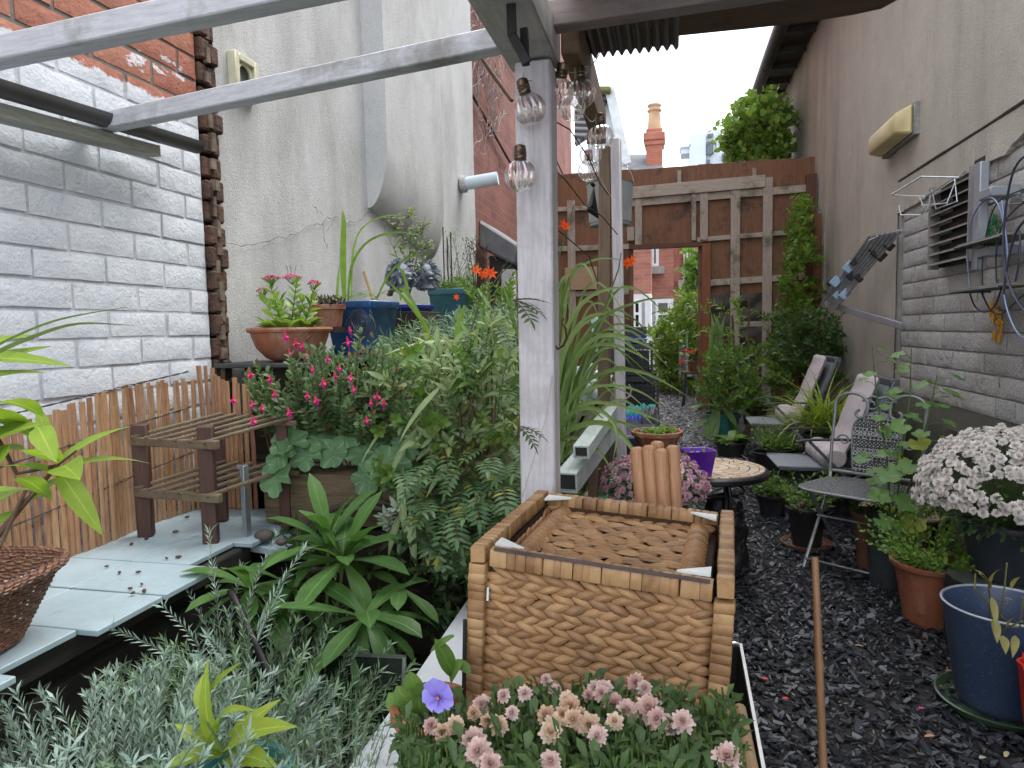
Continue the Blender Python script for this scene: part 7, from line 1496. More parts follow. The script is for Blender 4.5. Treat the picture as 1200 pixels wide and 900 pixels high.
# ================================================================== RECLINING CHAIRS AND CUSHIONS
GRY = pm('grey_metal', (.13,.145,.16), (.095,.105,.12), 8, .45, .3); GRS = NT('grey_mesh'); GRS.col(GRS.ramp(GRS.noise(120, 2), [(.4, (.17,.19,.21)), (.6, (.27,.29,.31))])); GRS.set(Roughness=.5)
CUS = pm('mauve_cushion', (.58,.52,.53), (.44,.39,.40), 5, .85, 0, .25, 160)
def recliner(lab, loc, rz, group='grey reclining garden chairs'):
    o = thing('reclining_chair', lab, 'chair', (0,0,0), group); W2 = .25; S = lambda x, s_, z: V((x, s_*W2, z))
    b = MB(); vs_ = []
    for i in range(9):
        t = i/8; x = .02+.44*t; z = .375+.03*math.sin(t*2.2)
        for y in (-W2+.02, W2-.02): vs_.append(V((x, y, z)))
    b.add(vs_+[p-V((0,0,.012)) for p in vs_], [(2*i, 2*i+1, 2*i+3, 2*i+2) for i in range(8)]+[(18+2*i, 18+2*i+2, 18+2*i+3, 18+2*i+1) for i in range(8)]+[(16,17,35,34),(1,0,18,19)]); b.build('seat', GRS.m, o, bev=.002)
    b = MB(); ang = math.radians(52); 
    b.beam((-.0,0,.40), (-.46,0,.98), .012, 2*W2-.06, up=(0,1,0)) if False else b.prism([(-W2+.03,0),(W2-.03,0),(W2-.03,.66),(-W2+.03,.66)], (.0,0,.40), (0,1,0), (-.33,0,.94), (.008,0,.004)); b.build('backrest', GRS.m, o)
    for s_ in (-1, 1):
        b = MB(); b.beam(S(.46,s_,.395), S(-.02,s_,.385), .022, .03); b.beam(S(0,s_,.385), S(-.22,s_,1.02), .022, .03, up=(0,1,0)); b.build('side_frame', GRY, o, bev=.004)
        b = MB(); b.tube([S(.36,s_*1.05,.59), S(.30,s_*1.08,.605), S(.1,s_*1.08,.61), S(-.12,s_*1.05,.60), S(-.2,s_*1.02,.62)], .017, 8, flat=.6); b.build('armrest', BLP, o)
        b = MB(); b.beam(S(.28,s_*1.04,.595), S(-.22,s_*1.04,.01), .02, .028, up=(0,1,0)); b.build('leg', GRY, o, bev=.003)
        b = MB(); b.beam(S(-.12,s_*1.0,.42), S(.42,s_*1.0,.01), .02, .028, up=(0,1,0)); b.build('leg', GRY, o, bev=.003)
    b = MB(); b.beam((.40,-W2,.03), (.40,W2,.03), .018, .018); b.beam((-.20,-W2,.03), (-.20,W2,.03), .018, .018); b.beam((-.22,-W2-.01,1.01), (-.22,W2+.01,1.01), .05, .05); b.build('crossbar', GRY, o, bev=.003)
    o.location = loc; o.rotation_euler = (0,0,rz); o.scale = (.9,.85,.80); return o
r1 = recliner('grey reclining chair nearer the folding chair, its rolled cushion leaning on the wall side', (1.02, 4.45, .0), math.radians(182))
r2 = dup(r1, (1.02, 5.8, gnd(5.8)), math.radians(180), 'grey reclining chair further back, closer to the gateway')
def cushion(lab, loc, rz, rollz=.44, backl=.75):
    o = thing('seat_cushion', lab, 'cushion', (0,0,0), 'mauve chair cushions'); b = MB(); path = [];
    pts = [(-.12,.52),(-.02,.50),(.05,.47)]
    prof = [(.04,.44),(.03,.50),(-.03,.64),(-.08,.80),(-.13,.94),(-.16,1.03)]
    n_ = 24; P_ = []
    for i in range(n_+1):
        t = i/n_*(len(prof)-1); k_ = min(len(prof)-2, int(t)); f = t-k_; P_.append((prof[k_][0]*(1-f)+prof[k_+1][0]*f, prof[k_][1]*(1-f)+prof[k_+1][1]*f))
    vs_ = []; m_ = 12
    for i, (x, z) in enumerate(P_):
        tuft = .78+.22*abs(math.sin(i/n_*math.pi*5))**.5; th = .040*tuft*(1 if 0 < i < n_ else .5)
        for j in range(m_): a = 2*math.pi*j/m_; vs_.append(V((x+.02+math.cos(a)*th*.8, math.copysign(abs(math.sin(a))**.5, math.sin(a))*(.185+.015*tuft), z+math.cos(a)*th*.55)))
    b.add(vs_, [(i*m_+j, i*m_+(j+1) % m_, (i+1)*m_+(j+1) % m_, (i+1)*m_+j) for i in range(n_) for j in range(m_)]+[tuple(range(m_-1,-1,-1)), tuple(range(n_*m_, (n_+1)*m_))]); b.build('back_pad', CUS, o, smooth=60)
    b = MB(); k_ = 20; b.tube([V((.12+.006*math.sin(i*.9), -.24+.48*i/k_, .455+.004*math.sin(i*1.7))) for i in range(k_+1)], [.06 if i in (0, k_) else .078+.004*math.sin(i*1.6) for i in range(k_+1)], 20); b.build('rolled_pad', CUS, o, smooth=50)
    b = MB(); b.tube([(.205,-.2,.43),(.23,-.2,.40),(.21,-.19,.37)], .002, 4); b.build('tie', CUS, o)
    o.location = loc; o.rotation_euler = (0,0,rz); o.scale = (.9,.86,.81); return o
cu = cushion('mauve grey cushion rolled up on the nearer reclining chair', (1.02, 4.45, 0), math.radians(182))
dup(cu, (1.02, 5.8, gnd(5.8)), math.radians(180), 'mauve grey cushion rolled up on the chair nearer the gateway')

# folding bistro chair
FCH = NT('bistro_grey'); FCH.col(FCH.ramp(FCH.noise(20, 5), [(.3, (.17,.185,.19)), (.7, (.25,.265,.27))])); FCH.set(Roughness=.42, Metallic=.4)
PAT = NT('pierced_metal'); vo = PAT.n('TexVoronoi', Scale=62, _feature='F1'); vo.inputs['Randomness'].default_value = .15; PAT.l(PAT.tc.outputs['Object'], vo.inputs[0]); wv_ = PAT.math('SINE', PAT.math('MULTIPLY', vo.outputs[0], 13)); PAT.col(PAT.ramp(wv_, [(.35, (.04,.042,.045)), (.65, (.36,.38,.39))])); PAT.set(Roughness=.45, Metallic=.3); PAT.bump(wv_, .6, .003)
o = thing('folding_chair', 'grey metal folding bistro chair with scrollwork back beside the round table', 'chair', (0,0,0)); Wd = .185; SZ = .385
b = MB(); ol = []
for i in range(28):
    a = 2*math.pi*i/28; p_ = 4.2; k_ = (abs(math.cos(a))**p_+abs(math.sin(a))**p_)**(-1/p_); ol.append((math.cos(a)*k_*.19+.0, math.sin(a)*k_*(.19+.012*math.cos(a))))
b.prism(ol, (0,0,SZ), (1,0,0), (0,1,0), (0,0,.006)); b.build('seat', PAT.m, o, smooth=0); b = MB(); b.tube([V((x*1.01, y*1.01, SZ)) for x, y in ol]+[V((ol[0][0]*1.01, ol[0][1]*1.01, SZ))], .0065, 8); b.build('seat_rim', FCH.m, o)
ti = V((-.16, 0, .985))
def B3(y, h): return V((-.17, y, SZ+.03))+V((-.17*h, 0, h*.985))
b = MB(); arch = [(-.085,.0),(-.098,.12),(-.1,.2)]+[(math.cos(a)*.1, .2+math.sin(a)*.085) for a in [math.pi-math.pi*i/12 for i in range(1,12)]]+[(.1,.2),(.098,.12),(.085,0)]
vv = [B3(y, h+.02) for y, h in arch]; b.add(vv+[p+V((.004,0,0)) for p in vv], [tuple(range(len(vv))), tuple(range(2*len(vv)-1, len(vv)-1, -1))]+[(i, i+len(vv), (i+1) % len(vv)+len(vv), (i+1) % len(vv)) for i in range(len(vv))]); b.build('back_panel', PAT.m, o, smooth=0)
b = MB(); b.tube([B3(y, h+.02) for y, h in arch], .005, 7); b.build('panel_rim', FCH.m, o)
for s_ in (-1, 1):
    b = MB(); pts = [B3(s_*.18, -.05), B3(s_*.182, .0), B3(s_*.185, .15), B3(s_*.183, .30)]+[B3(s_*(.115+.07*math.cos(a)), .335+.06*math.sin(a)) for a in [math.pi*i/10 for i in range(0, 11)]]
    pts += [B3(s_*(.075+.028*math.cos(a)*(1-i*.06)-.0), .30+.028*math.sin(a)*(1-i*.06)) for i, a in enumerate([math.pi-.0+i*.55 for i in range(0, 9)])]
    b.tube(pts, .0075, 8); b.build('scroll_frame', FCH.m, o)
    b = MB(); b.tube([B3(s_*(.135+.03*math.cos(a)*(1-i*.055)), .16+.03*math.sin(a)*(1-i*.055)) for i, a in enumerate([i*.5 for i in range(15)])], .0045, 6); b.tube([B3(s_*(.03+.03*math.cos(a)*(1-i*.055)), .345+.028*math.sin(a)*(1-i*.055)) for i, a in enumerate([math.pi+i*.5 for i in range(14)])], .0045, 6); b.build('scroll', FCH.m, o)
b = MB(); b.tube([B3(-.18, .005), B3(.18, .005)], .008, 8); b.build('back_rail', FCH.m, o); b = MB(); b.tube([B3(-.07,.36), B3(-.03,.385), B3(0,.375), B3(.03,.385), B3(.07,.36)], .006, 8); b.build('top_scroll', FCH.m, o)
LGT = pm('worn_bright_steel', (.42,.44,.45), (.25,.27,.28), 20, .35, .7)
for s_ in (-1, 1):
    b = MB(); b.tube([B3(s_*.178,.0), V((-.12, s_*.165, SZ-.04)), V((.15, s_*.16, .006))], .007, 8); b.build('leg', LGT, o)
    b = MB(); b.tube([V((.14, s_*.145, SZ-.004)), V((-.20, s_*.14, .006))], .008, 8); b.build('leg', FCH.m, o)
b = MB(); b.tube([(.128,-.16,.045),(.128,.16,.045)], .005, 6); b.tube([(-.165,-.14,.05),(-.165,.14,.05)], .005, 6); b.tube([(.04,-.15,SZ*.62),(.04,.15,SZ*.62)], .005, 6); b.build('crossbar', LGT, o)
o.location = (.84, 3.42, 0); o.rotation_euler = (0,0,math.radians(234)); o.scale = (1, 1.12, 1) 

# ================================================================== POTS ALONG THE RIGHT WALL
o = thing('shallow_bowl', 'wide cream rimmed shallow bowl of low plants behind the folding chair', 'potted plant', (1.2, 3.95, .12)); c0 = V((1.2, 3.95, 0)); b = MB(); b.lathe([(.1,0),(.13,.1),(.2,.15),(.215,.155),(.215,.165),(.2,.165),(.12,.13),(0.001,.13)], c0, 40); b.build('bowl', pm('cream_glaze', (.42,.34,.22), (.3,.24,.15), 8, .4), o); lm, sm = MB(), MB()
for i in range(70): a = U(0,6.28); q = math.sqrt(R.random())*.17; shoot(lm, sm, c0+V((math.cos(a)*q, math.sin(a)*q, .14)), V((U(-.5,.5),U(-.5,.5),1)), U(.05,.12), .03, .014, 7, .0015, .3, 60, .1, 'oval')
lm.build('foliage', M_mid, o, smooth=60); sm.build('stems', STM, o)
o = thing('potted_hollyhock', 'dull zinc bucket holding tall stems with round scalloped green leaves', 'potted plant', gz(1042, 686, 0)); c0 = wl(o); b = MB(); hb = .30; b.lathe([(.075,0),(.078,.01),(.098,hb-.01),(.104,hb),(.100,hb+.004),(.094,hb-.01),(.08,hb*.8),(0.001,hb*.8)], c0, 32); b.build('bucket', GALV, o); lm, sm = MB(), MB()
stems = [((1045,600,3.25),(1040,540,3.3),(1028,470,3.35),(1022,405,3.4)), ((1052,600,3.2),(1058,530,3.25),(1066,470,3.3),(1068,408,3.3)), ((1056,605,3.15),(1075,540,3.1),(1090,480,3.1),(1098,440,3.1))]
for st in stems:
    P_ = [gy(*q) for q in st]; P_[0] = V((c0.x+U(-.03,.03), c0.y+U(-.03,.03), .24)); sm.tube(P_, [.005,.004,.0035,.002], 6)
    for i in range(16):
        t = i/16; k_ = min(2, int(t*3)); q = P_[k_].lerp(P_[k_+1], t*3-k_); a = U(0,6.28); d = V((math.cos(a), math.sin(a)-.4, .25)).normalized(); L_ = U(.05,.09)*(1-.3*t); e = q+d*L_; sm.tube([q, q.lerp(e,.5)+V((0,0,.01)), e], .0014, 4); round_leaf(lm, e+d*.02, V((d.x*.5, -.35, 1)), U(.028,.045)*(1-.35*t), 5, .12, .05)
for (px, py, r_) in ((1042,555,.05),(1064,548,.045),(1030,582,.045),(1060,590,.05),(1085,572,.04),(1050,620,.05),(1035,612,.04),(1072,615,.05),(1040,640,.035),(1078,520,.04),(1055,500,.04)): p = gy(px, py, 3.05); round_leaf(lm, p, (U(-.4,.2), -.6, U(.5,1)), r_*.9, 5, .15, .05); sm.tube([V((c0.x, c0.y, .26)), p], .0014, 4)
lm.build('foliage', LV('leaf_hollyhock', (.09,.19,.06), (.19,.32,.10), trans=.35, vein=None, blotch=((.35,.36,.04), .06)), o, smooth=60); sm.build('stems', STM, o)
potplant('big terracotta pot of small oval leaved herb in front of the zinc bucket', 1092, 728, .135, .24, TC, M_bright, 85, .028, .017, (.12,.30), saucer=None, spread=.9, dens=11, lip=.016)
potplant('terracotta pot half hidden behind the zinc bucket', 1022, 668, .085, .28, TCD, M_mid, 12, .03, .018, (.05,.1))
STU = wood('stump_bark', (.035,.026,.022), (.014,.011,.011), 'Z', .9, 1.5, 1.0); o = thing('tree_stump', 'dark sawn log stump with a mossy wet top holding the white chrysanthemum pot', 'stump', gz(1142, 748, 0)); c0 = V((1.09, 2.66, 0)); o.location = c0; b = MB(); n_ = 40; vs_ = []; hs = .255
for i in range(9):
    for j in range(n_): a = 2*math.pi*j/n_; rr = .135*(1+.05*mnoise.noise(V((math.cos(a)*3, math.sin(a)*3, i*.15)))+.03*math.sin(a*17+i*.1)); vs_.append(c0+V((math.cos(a)*rr, math.sin(a)*rr, hs*i/8)))
b.add(vs_, [(i*n_+j, i*n_+(j+1) % n_, (i+1)*n_+(j+1) % n_, (i+1)*n_+j) for i in range(8) for j in range(n_)]); b.build('bark', STU, o, smooth=60); b = MB(); b.add([c0+V((0,0,hs))]+[V((p.x, p.y, hs)) for p in vs_[-n_:]], [(0, 1+j, 1+(j+1) % n_) for j in range(n_)]); b.build('sawn_top', pm('wet_end_grain', (.10,.12,.11), (.05,.05,.04), 14, .35, 0, .4), o)
DKB = pm('dark_blue_pot', (.022,.026,.036), (.032,.037,.05), 8, .4); o = thing('potted_white_chrysanthemum', 'huge dome of white chrysanthemums in a dark pot standing on the stump', 'potted plant', (1.14, 2.68, .257)); c0 = wl(o); pot(o, c0, .10, .14, .20, DKB, .006, soilz=.9)
mumball(o, c0+V((.01,.0,.30)), .285, .26, .215, MMw, WHM, 460, 1.0, M_dark, -.45, nl=800)
SPK = NT('speckled_blue'); SPK.col(SPK.mix(SPK.ramp(SPK.noise(220, 2), [(.66, (0,0,0)), (.7, (1,1,1))]), SPK.ramp(SPK.noise(3, 3), [(.3, (.035,.06,.12)), (.7, (.05,.075,.14))]), (.22,.27,.34))); SPK.set(Roughness=.4)
o = thing('potted_withered_plant', 'speckled slate blue pot with a withered trailing plant on a green saucer', 'potted plant', (.955, 2.25, 0)); c0 = wl(o); b = MB(); gs = pm('green_saucer', (.05,.09,.05), (.03,.05,.03), 9, .35); b.lathe([(.12,.002),(.155,.004),(.17,.028),(.164,.03),(.15,.012),(0.001,.010)], c0, 40); b.build('saucer', gs, o)
b = MB(); c1 = c0+V((0,0,.012)); b.lathe([(.105,0),(.118,.03),(.155,.285),(.160,.30),(.156,.303),(.150,.29),(.135,.18),(0.001,.17)], c1, 48); b.build('pot', SPK.m, o, smooth=50); b = MB(); b.lathe([(.1585,.298),(.161,.303),(.156,.306),(.153,.300)], c1, 48, cap=False); b.build('rim', pm('pale_rim', (.34,.38,.42), None, 9, .4), o); b = MB(); b.lathe([(.0012,.215),(.06,.212),(.137,.205)], c1, 28); b.build('soil', SOIL, o)
lm, sm = MB(), MB()
for pts in (((1168,738,2.15),(1160,700,2.1),(1158,682,2.05),(1148,672,2.0)), ((1172,760,2.12),(1175,710,2.08),(1180,660,2.05)), ((1180,755,2.15),(1172,745,2.1),(1180,735,2.05),(1198,728,2.0)), ((1150,715,2.1),(1142,690,2.05),(1143,672,2.05)), ((1186,760,2.1),(1195,735,2.05),(1199,700,2.0))): P_ = [gy(*q) for q in pts]; P_[0] = V((c1.x+U(-.05,.05), c1.y+U(-.05,.05), .22)); sm.tube(P_, .0022, 5)
for a, t, W_ in (((1160,690),(1140,670),.02),((1160,690),(1176,668),.018),((1170,705),(1188,705),.014),((1165,725),(1168,755),.022),((1175,745),(1178,768),.022),((1180,735),(1196,725),.012),((1162,700),(1166,735),.018),((1190,745),(1186,772),.02),((1185,690),(1198,678),.014)): spec_leaf(lm, (a[0],a[1],2.05), (t[0],t[1],2.0), W_, curl=.8)
lm.build('foliage', M_dry, o, smooth=60); sm.build('stems', LV('dry_stem', (.2,.22,.08), (.25,.25,.1), trans=.1, vein=None), o)
# ribbed red basket at the bottom right corner
o = thing('red_tub', 'bright red ribbed plastic tub at the bottom right corner', 'tub', (.985, 1.93, 0)); c0 = wl(o); b = MB(); n_ = 96; vs_ = []
for (r_, z) in ((.08,0),(.088,.01),(.10,.12),(.115,.26),(.118,.27),(.110,.27),(.09,.02)):
    for j in range(n_): a = 2*math.pi*j/n_; rr = r_*(1+.035*math.copysign(abs(math.sin(a*12))**.6, math.sin(a*12))); vs_.append(c0+V((math.cos(a)*rr, math.sin(a)*rr, z)))
b.add(vs_, [(i*n_+j, i*n_+(j+1) % n_, (i+1)*n_+(j+1) % n_, (i+1)*n_+j) for i in range(6) for j in range(n_)]+[tuple(range(n_-1,-1,-1)), tuple(range(6*n_, 7*n_))]); b.build('ribbed_wall', pm('red_plastic', (.55,.03,.012), (.4,.02,.01), 5, .35), o, smooth=50)

# ================================================================== ON THE RIGHT WALL
o = thing('bulkhead_lamp', 'unlit yellowed plastic bulkhead lamp high on the brown wall', 'lamp', gx(1062, 150, 1.55)); P_ = gx(1052, 148, 1.55)
ya, yb = gx(1070,140,1.5).y, gx(1034,150,1.5).y; za, zb_ = gx(1060,164,1.5).z, gx(1060,130,1.5).z
YP = pm('yellowed_plastic', (.62,.52,.27), (.5,.42,.22), 5, .45); b = MB(); b.add([V(p) for p in ((1.50,ya,za),(1.50,yb,za),(1.50,yb,zb_),(1.50,ya,zb_),(1.40,ya+.03,za+.02),(1.40,yb-.03,za+.02),(1.40,yb-.03,zb_-.05),(1.40,ya+.03,zb_-.05))], [(0,1,2,3),(7,6,5,4),(0,4,5,1),(1,5,6,2),(2,6,7,3),(3,7,4,0)]); b.build('diffuser', YP, o, bev=.012); b = MB(); b.slab(1.502, 1.55, ya-.01, yb+.01, za-.008, zb_+.008); b.build('back_plate', pm('grey_plate', (.3,.3,.29), (.15,.15,.14), 30, .6), o, bev=.004)
# louvred vent with galvanised post
o = thing('louvre_vent', 'dark louvred metal vent with a galvanised post fixed to the block wall', 'vent', gx(1120, 270, 1.55)); y0, y1 = gx(1140,260,1.5).y, gx(1094,260,1.5).y; z1, z0 = gx(1094,222,1.5).z, gx(1094,314,1.5).z
b = MB(); b.slab(1.535, 1.558, y0, y1, z0, z1); b.build('backing', pm('vent_black', (.012,.011,.011)), o)
LVm = pm('vent_slat', (.34,.32,.31), (.22,.20,.195), 9, .5, .3)
for i in range(8): z = z1-(i+.5)*(z1-z0)/8; b = MB(); b.prism([(0,0),(.055,-.022),(.055,-.030),(0,-.008)], (1.535, y0, z+.012), (-1,0,0), (0,0,1), (0,y1-y0,0)); b.build('slat', LVm, o)
b = MB(); b.slab(1.475, 1.535, y1, y1+.012, z0-.01, z1+.01); b.build('frame_side', LVm, o); b = MB(); b.slab(1.475, 1.535, y0-.01, y0, z0-.01, z1+.01); b.build('frame_side', LVm, o)
for i in (1,2,3,4,5): z = z1-(i+.62)*(z1-z0)/8; b = MB(); b.slab(1.515, 1.53, y0+.35, y0+.5, z-.012, z+.004); b.build('label_strip', pm('label_strip', (.4,.42,.4) if i != 4 else (.1,.4,.15), None, 30, .5), o)
GV2 = pm('galvanised_post', (.36,.39,.44), (.28,.31,.35), 8, .5, .5); ypost = gx(1146,260,1.44).y; b = MB(); b.slab(1.43, 1.47, ypost-.035, ypost+.035, gx(1150,316,1.45).z, gx(1140,196,1.45).z); b.build('post', GV2, o, bev=.004)
for py in (231, 297): z = gx(1150,py,1.45).z; b = MB(); b.slab(1.425, 1.55, ypost-.16, ypost-.036, z-.022, z+.022); b.build('clamp', GV2, o, bev=.004)
b = MB(); b.slab(1.545, 1.562, gx(1153,260,1.55).y, gx(1141,260,1.55).y, z0-.03, z1+.06); b.build('dark_gap', pm('vent_black2', (.012,.011,.011)), o)
WIRE = pm('bright_rod', (.50,.52,.55), (.34,.35,.38), 20, .35, .7)
o = thing('wire_rack', 'bent wire rack arms sticking out above the louvred vent', 'rack', gx(1110, 220, 1.55)); b = MB()
def wp(px, py, X_): return gx(px, py, X_)
b.tube([wp(1124,208,1.46), wp(1080,207,1.32), wp(1045,228,1.28), wp(1085,230,1.42), wp(1118,208,1.47)], .005, 6); b.tube([wp(1078,230,1.42), wp(1082,241,1.40), wp(1110,238,1.42), wp(1120,212,1.46)], .004, 6); b.tube([wp(1091,225,1.44), wp(1088,245,1.38), wp(1080,252,1.34), wp(1056,252,1.32), wp(1054,241,1.34)], .004, 6); b.tube([wp(1092,222,1.44), wp(1097,245,1.42), wp(1122,236,1.44), wp(1119,210,1.46)], .004, 6); b.tube([wp(1124,208,1.46), wp(1130,200,1.55)], .005, 6); b.build('arms', WIRE, o)
# clothes airer
o = thing('clothes_airer', 'folding metal airer with blue and black pegs leaning from the wall corner', 'airer', gx(1056, 380, 1.53)); T0, T1 = gx(1048,272,1.50), gx(1056,268,1.44); B0, B1 = gy(962,358,6.35), gy(978,362,5.95)
b = MB()
for i in range(7): t = i/6; b.tube([B0.lerp(B1, t), gy(1020+t*36, 276-t*6, 5.3-.15*t)], .012, 6)
b.tube([B0, B1], .006, 6); b.tube([gy(1018,282,5.3), gy(1036,274,5.25), gy(1058,269,5.15)], .006, 6); b.build('rods', WIRE, o)
b = MB(); b.beam(gy(968,356,6.2), gx(1057,382,1.50), .02, .045); b.build('arm', GV2, o, bev=.003)
PB3 = pm('peg_blue', (.30,.44,.56), (.24,.37,.5), 9, .35)
for (px, py, w_, h_, m_, Y_) in ((1014,292,.08,.10,PB3,5.5),(995,313,.085,.11,PB3,5.7),(979,330,.08,.10,PB3,5.9),(990,345,.07,.10,PB3,5.8),(982,345,.06,.1,PB3,5.95),(974,330,.05,.10,BK,6.05),(1026,290,.06,.12,BK,5.42),(998,322,.07,.10,BK,5.7),(1030,298,.12,.09,BK,5.4),(1042,288,.08,.07,BK,5.3),(1006,326,.08,.05,BK,5.6),(1002,306,.05,.09,BK,5.6)):
    p = gy(px, py, Y_); b = MB(); b.box(p, (w_*.8, .03, h_*.75), Matrix.Rotation(.75, 3, 'Y')); b.build('peg', m_, o, bev=.004)
# hooped wire wall planter
o = thing('hanging_wire_shelf', 'black and blue wire hoop planter with two flat shelves on the block wall', 'planter', gx(1180, 300, 1.5)); BW1 = pm('navy_wire', (.03,.04,.07), (.06,.07,.1), 9, .35, .4); BW2 = pm('blue_wire', (.16,.22,.38), (.2,.25,.36), 9, .3, .4)
def loop(pts, r_, m_, nm='hoop'):
    Q = [gx(*q) for q in pts]; Q2 = []
    for i in range(len(Q)-1):
        for t in (0,.25,.5,.75): Q2.append(Q[i].lerp(Q[i+1], t))
    Q2.append(Q[-1])
    for it in range(5): Q2 = [Q2[0]]+[(Q2[i-1]+Q2[i]*2+Q2[i+1])/4 for i in range(1, len(Q2)-1)]+[Q2[-1]]
    b = MB(); b.tube(Q2, r_, 7); b.build(nm, m_, o)
loop([(1205,180,1.30),(1188,192,1.3),(1178,240,1.3),(1174,300,1.3),(1186,350,1.3),(1215,380,1.3)], .0045, BW1); loop([(1138,345,1.42),(1132,300,1.42),(1138,250,1.42),(1160,226,1.42),(1172,240,1.4),(1178,270,1.38)], .0035, BW2); loop([(1174,235,1.34),(1178,270,1.34),(1183,310,1.34),(1172,340,1.34),(1190,395,1.34),(1210,400,1.34)], .004, BW2); loop([(1136,342,1.42),(1142,362,1.42),(1156,368,1.41),(1168,358,1.4),(1174,335,1.38)], .004, BW1); loop([(1150,342,1.42),(1158,362,1.42),(1170,372,1.41),(1184,360,1.4),(1200,345,1.38)], .004, BW1)
loop([(1205,220,1.4),(1188,226,1.4),(1166,235,1.42),(1156,270,1.43),(1150,310,1.43),(1152,345,1.43)], .0035, BW1); loop([(1205,232,1.36),(1190,245,1.36),(1172,262,1.38),(1166,300,1.4),(1168,332,1.4)], .0035, BW1); loop([(1195,270,1.38),(1196,300,1.38),(1190,330,1.38)], .004, BW1); loop([(1180,240,1.42),(1200,238,1.42)], .0035, BW1); loop([(1205,255,1.3),(1190,268,1.3),(1180,310,1.3),(1176,345,1.3)], .005, BW1)
SHB = pm('mossy_shelf', (.24,.22,.15), (.12,.11,.08), 12, .8, 0, .4)
for z_, X0_, X1_, pa, pb in ((gx(1160,282,1.45).z, 1.22, 1.54, 1142, 1215), (gx(1160,336,1.45).z, 1.22, 1.54, 1138, 1215)): ya, yb = gx(pb,290,1.5).y, gx(pa,290,1.45).y; b = MB(); b.slab(1.37, 1.54, ya, yb, z_-.012, z_); b.build('shelf', SHB, o, bev=.003); b = MB(); b.tube([(1.365, ya, z_-.014), (1.365, yb+.004, z_-.014), (1.545, yb+.004, z_-.014)], .006, 6); b.build('shelf_rail', BW1, o)

# ================================================================== FOREGROUND
o = thing('potted_pansy', 'terracotta pot with one violet pansy and rounded dark leaves beside the seagrass box', 'potted plant', (-.335, .93, .5)); c0 = gz(508, 905, .5); c0.z = .50; o.location = c0
PC_ = gz(507, 830, .605); c0 = V((PC_.x, PC_.y, .5)); o.location = c0; pot(o, c0, .042, .056, .115, TC, .005, liph=.022, soilz=.8); lm, sm = MB(), MB()
for (px, py, dx, r_) in ((478,815,-.8,.018),(488,800,-.3,.02),(480,838,-.7,.018),(498,812,.2,.016),(470,822,-1,.016),(494,828,0,.018),(520,845,.6,.016)): p = gy(px, py, c0.y-.01); lm.leaf(p-V((dx*.005,0,.012)), V((dx*.5, -.5, .8)), V((0,-1,.4)), .036, .03, .7, .25, 6, 'oval', .05); sm.tube([c0+V((0,0,.09)), p], .0014, 5)
for a, t, W_ in (((530,790),(508,748),.026),((528,800),(545,776),.03),((525,820),(488,808),.014),((535,775),(552,790),.016),((520,828),(545,808),.022),((532,745),(505,765),.012)): spec_leaf(lm, (a[0],a[1],c0.y+.01), (t[0],t[1],c0.y-.0), W_, curl=.6, prof='oval')
lm.build('foliage', M_mid, o, smooth=60); sm.build('stems', STM, o)
VIO = NT('pansy_violet'); sp = VIO.n('SeparateXYZ'); VIO.l(VIO.tc.outputs['UV'], sp.inputs[0]); VIO.col(VIO.ramp(sp.outputs[1], [(0, (.10,.02,.28)), (.35, (.25,.20,.72)), (1, (.36,.32,.80))])); VIO.set(Roughness=.6)
b = MB(); pc = gy(514, 817, c0.y-.045)
for (a, L_, W_) in ((100,.030,.034),(55,.027,.032),(160,.024,.028),(215,.022,.026),(-15,.024,.028),(270,.022,.030)): r_ = math.radians(a); b.leaf(pc, V((math.cos(r_), -.25, math.sin(r_))), V((0,-1,.2)), L_, W_, .3, .1, 5, 'obov', .08)
b.build('flower', VIO.m, o, smooth=60); b = MB(); b.ball(pc+V((0,-.003,0)), .0022, 8, 5); b.build('flower_eye', YF, o); 
b = MB(); b.tube([gy(545,726,.95), gy(543,840,.93)], .0032, 8); tag(b.build('black_cane', BK, None), 'thin black upright cane beside the pansy pot, against the seagrass box', 'cane')
b = MB(); t_ = gy(955, 653, 1.05); f_ = V((t_.x+.03, 1.03, .02)); 
f_ = gy(965, 905, 1.0); d_ = (t_-f_).normalized(); f2 = f_-d_*.30; b.tube([f2, f_, f_.lerp(t_,.45), f_.lerp(t_,.5), f_.lerp(t_,.54), t_], [.0058,.0058,.0057,.0065,.0056,.0050], 12)
b.tube([f2, f2-d_*((f2.z+.02)/d_.z)], .0068, 12)
tag(b.build('bamboo_cane', wood('bamboo', (.24,.13,.06), (.17,.085,.04), 'Z', .45, .6, .2), None), 'single brown bamboo cane standing upright in the slate path in front', 'cane')
# pink chrysanthemums at the bottom
o = thing('potted_pink_chrysanthemum', 'pot of faded pink and peach chrysanthemums along the bottom edge before the box', 'potted plant', (-.10, .70, .502)); c0 = wl(o); pot(o, c0, .075, .10, .12, BLP, .005)
pk = [(600,835,.8),(630,870,.9),(700,862,.9),(780,880,1.1),(770,842,1.1),(825,865,1),(575,895,1),(708,806,.9),(690,815,.8),(745,800,1),(755,806,.8),(640,796,.7),(705,812,.9),(698,806,.8),(800,845,1.2),(812,852,1.0),(785,850,.9),(720,825,1.1),(735,832,1.1),(748,838,1.2),(760,830,1.2),(650,808,.6),(590,815,.8),(565,825,.9),(555,868,1.1),(548,884,1.1),(560,880,1.2),(520,838,.9),(505,850,.9),(500,862,.8),(615,812,.7),(840,880,1.1),(852,886,1.0),(740,872,.9),(645,892,1.0)]
po = [(690,850,1.1),(640,838,.9),(585,850,.9),(570,845,.8),(720,845,1),(650,850,1.1),(680,840,1.2),(660,838,1.1),(672,843,1.2),(645,858,1.0),(668,828,1.0),(665,820,.9),(518,858,1.0),(534,850,.9),(555,836,.8)]
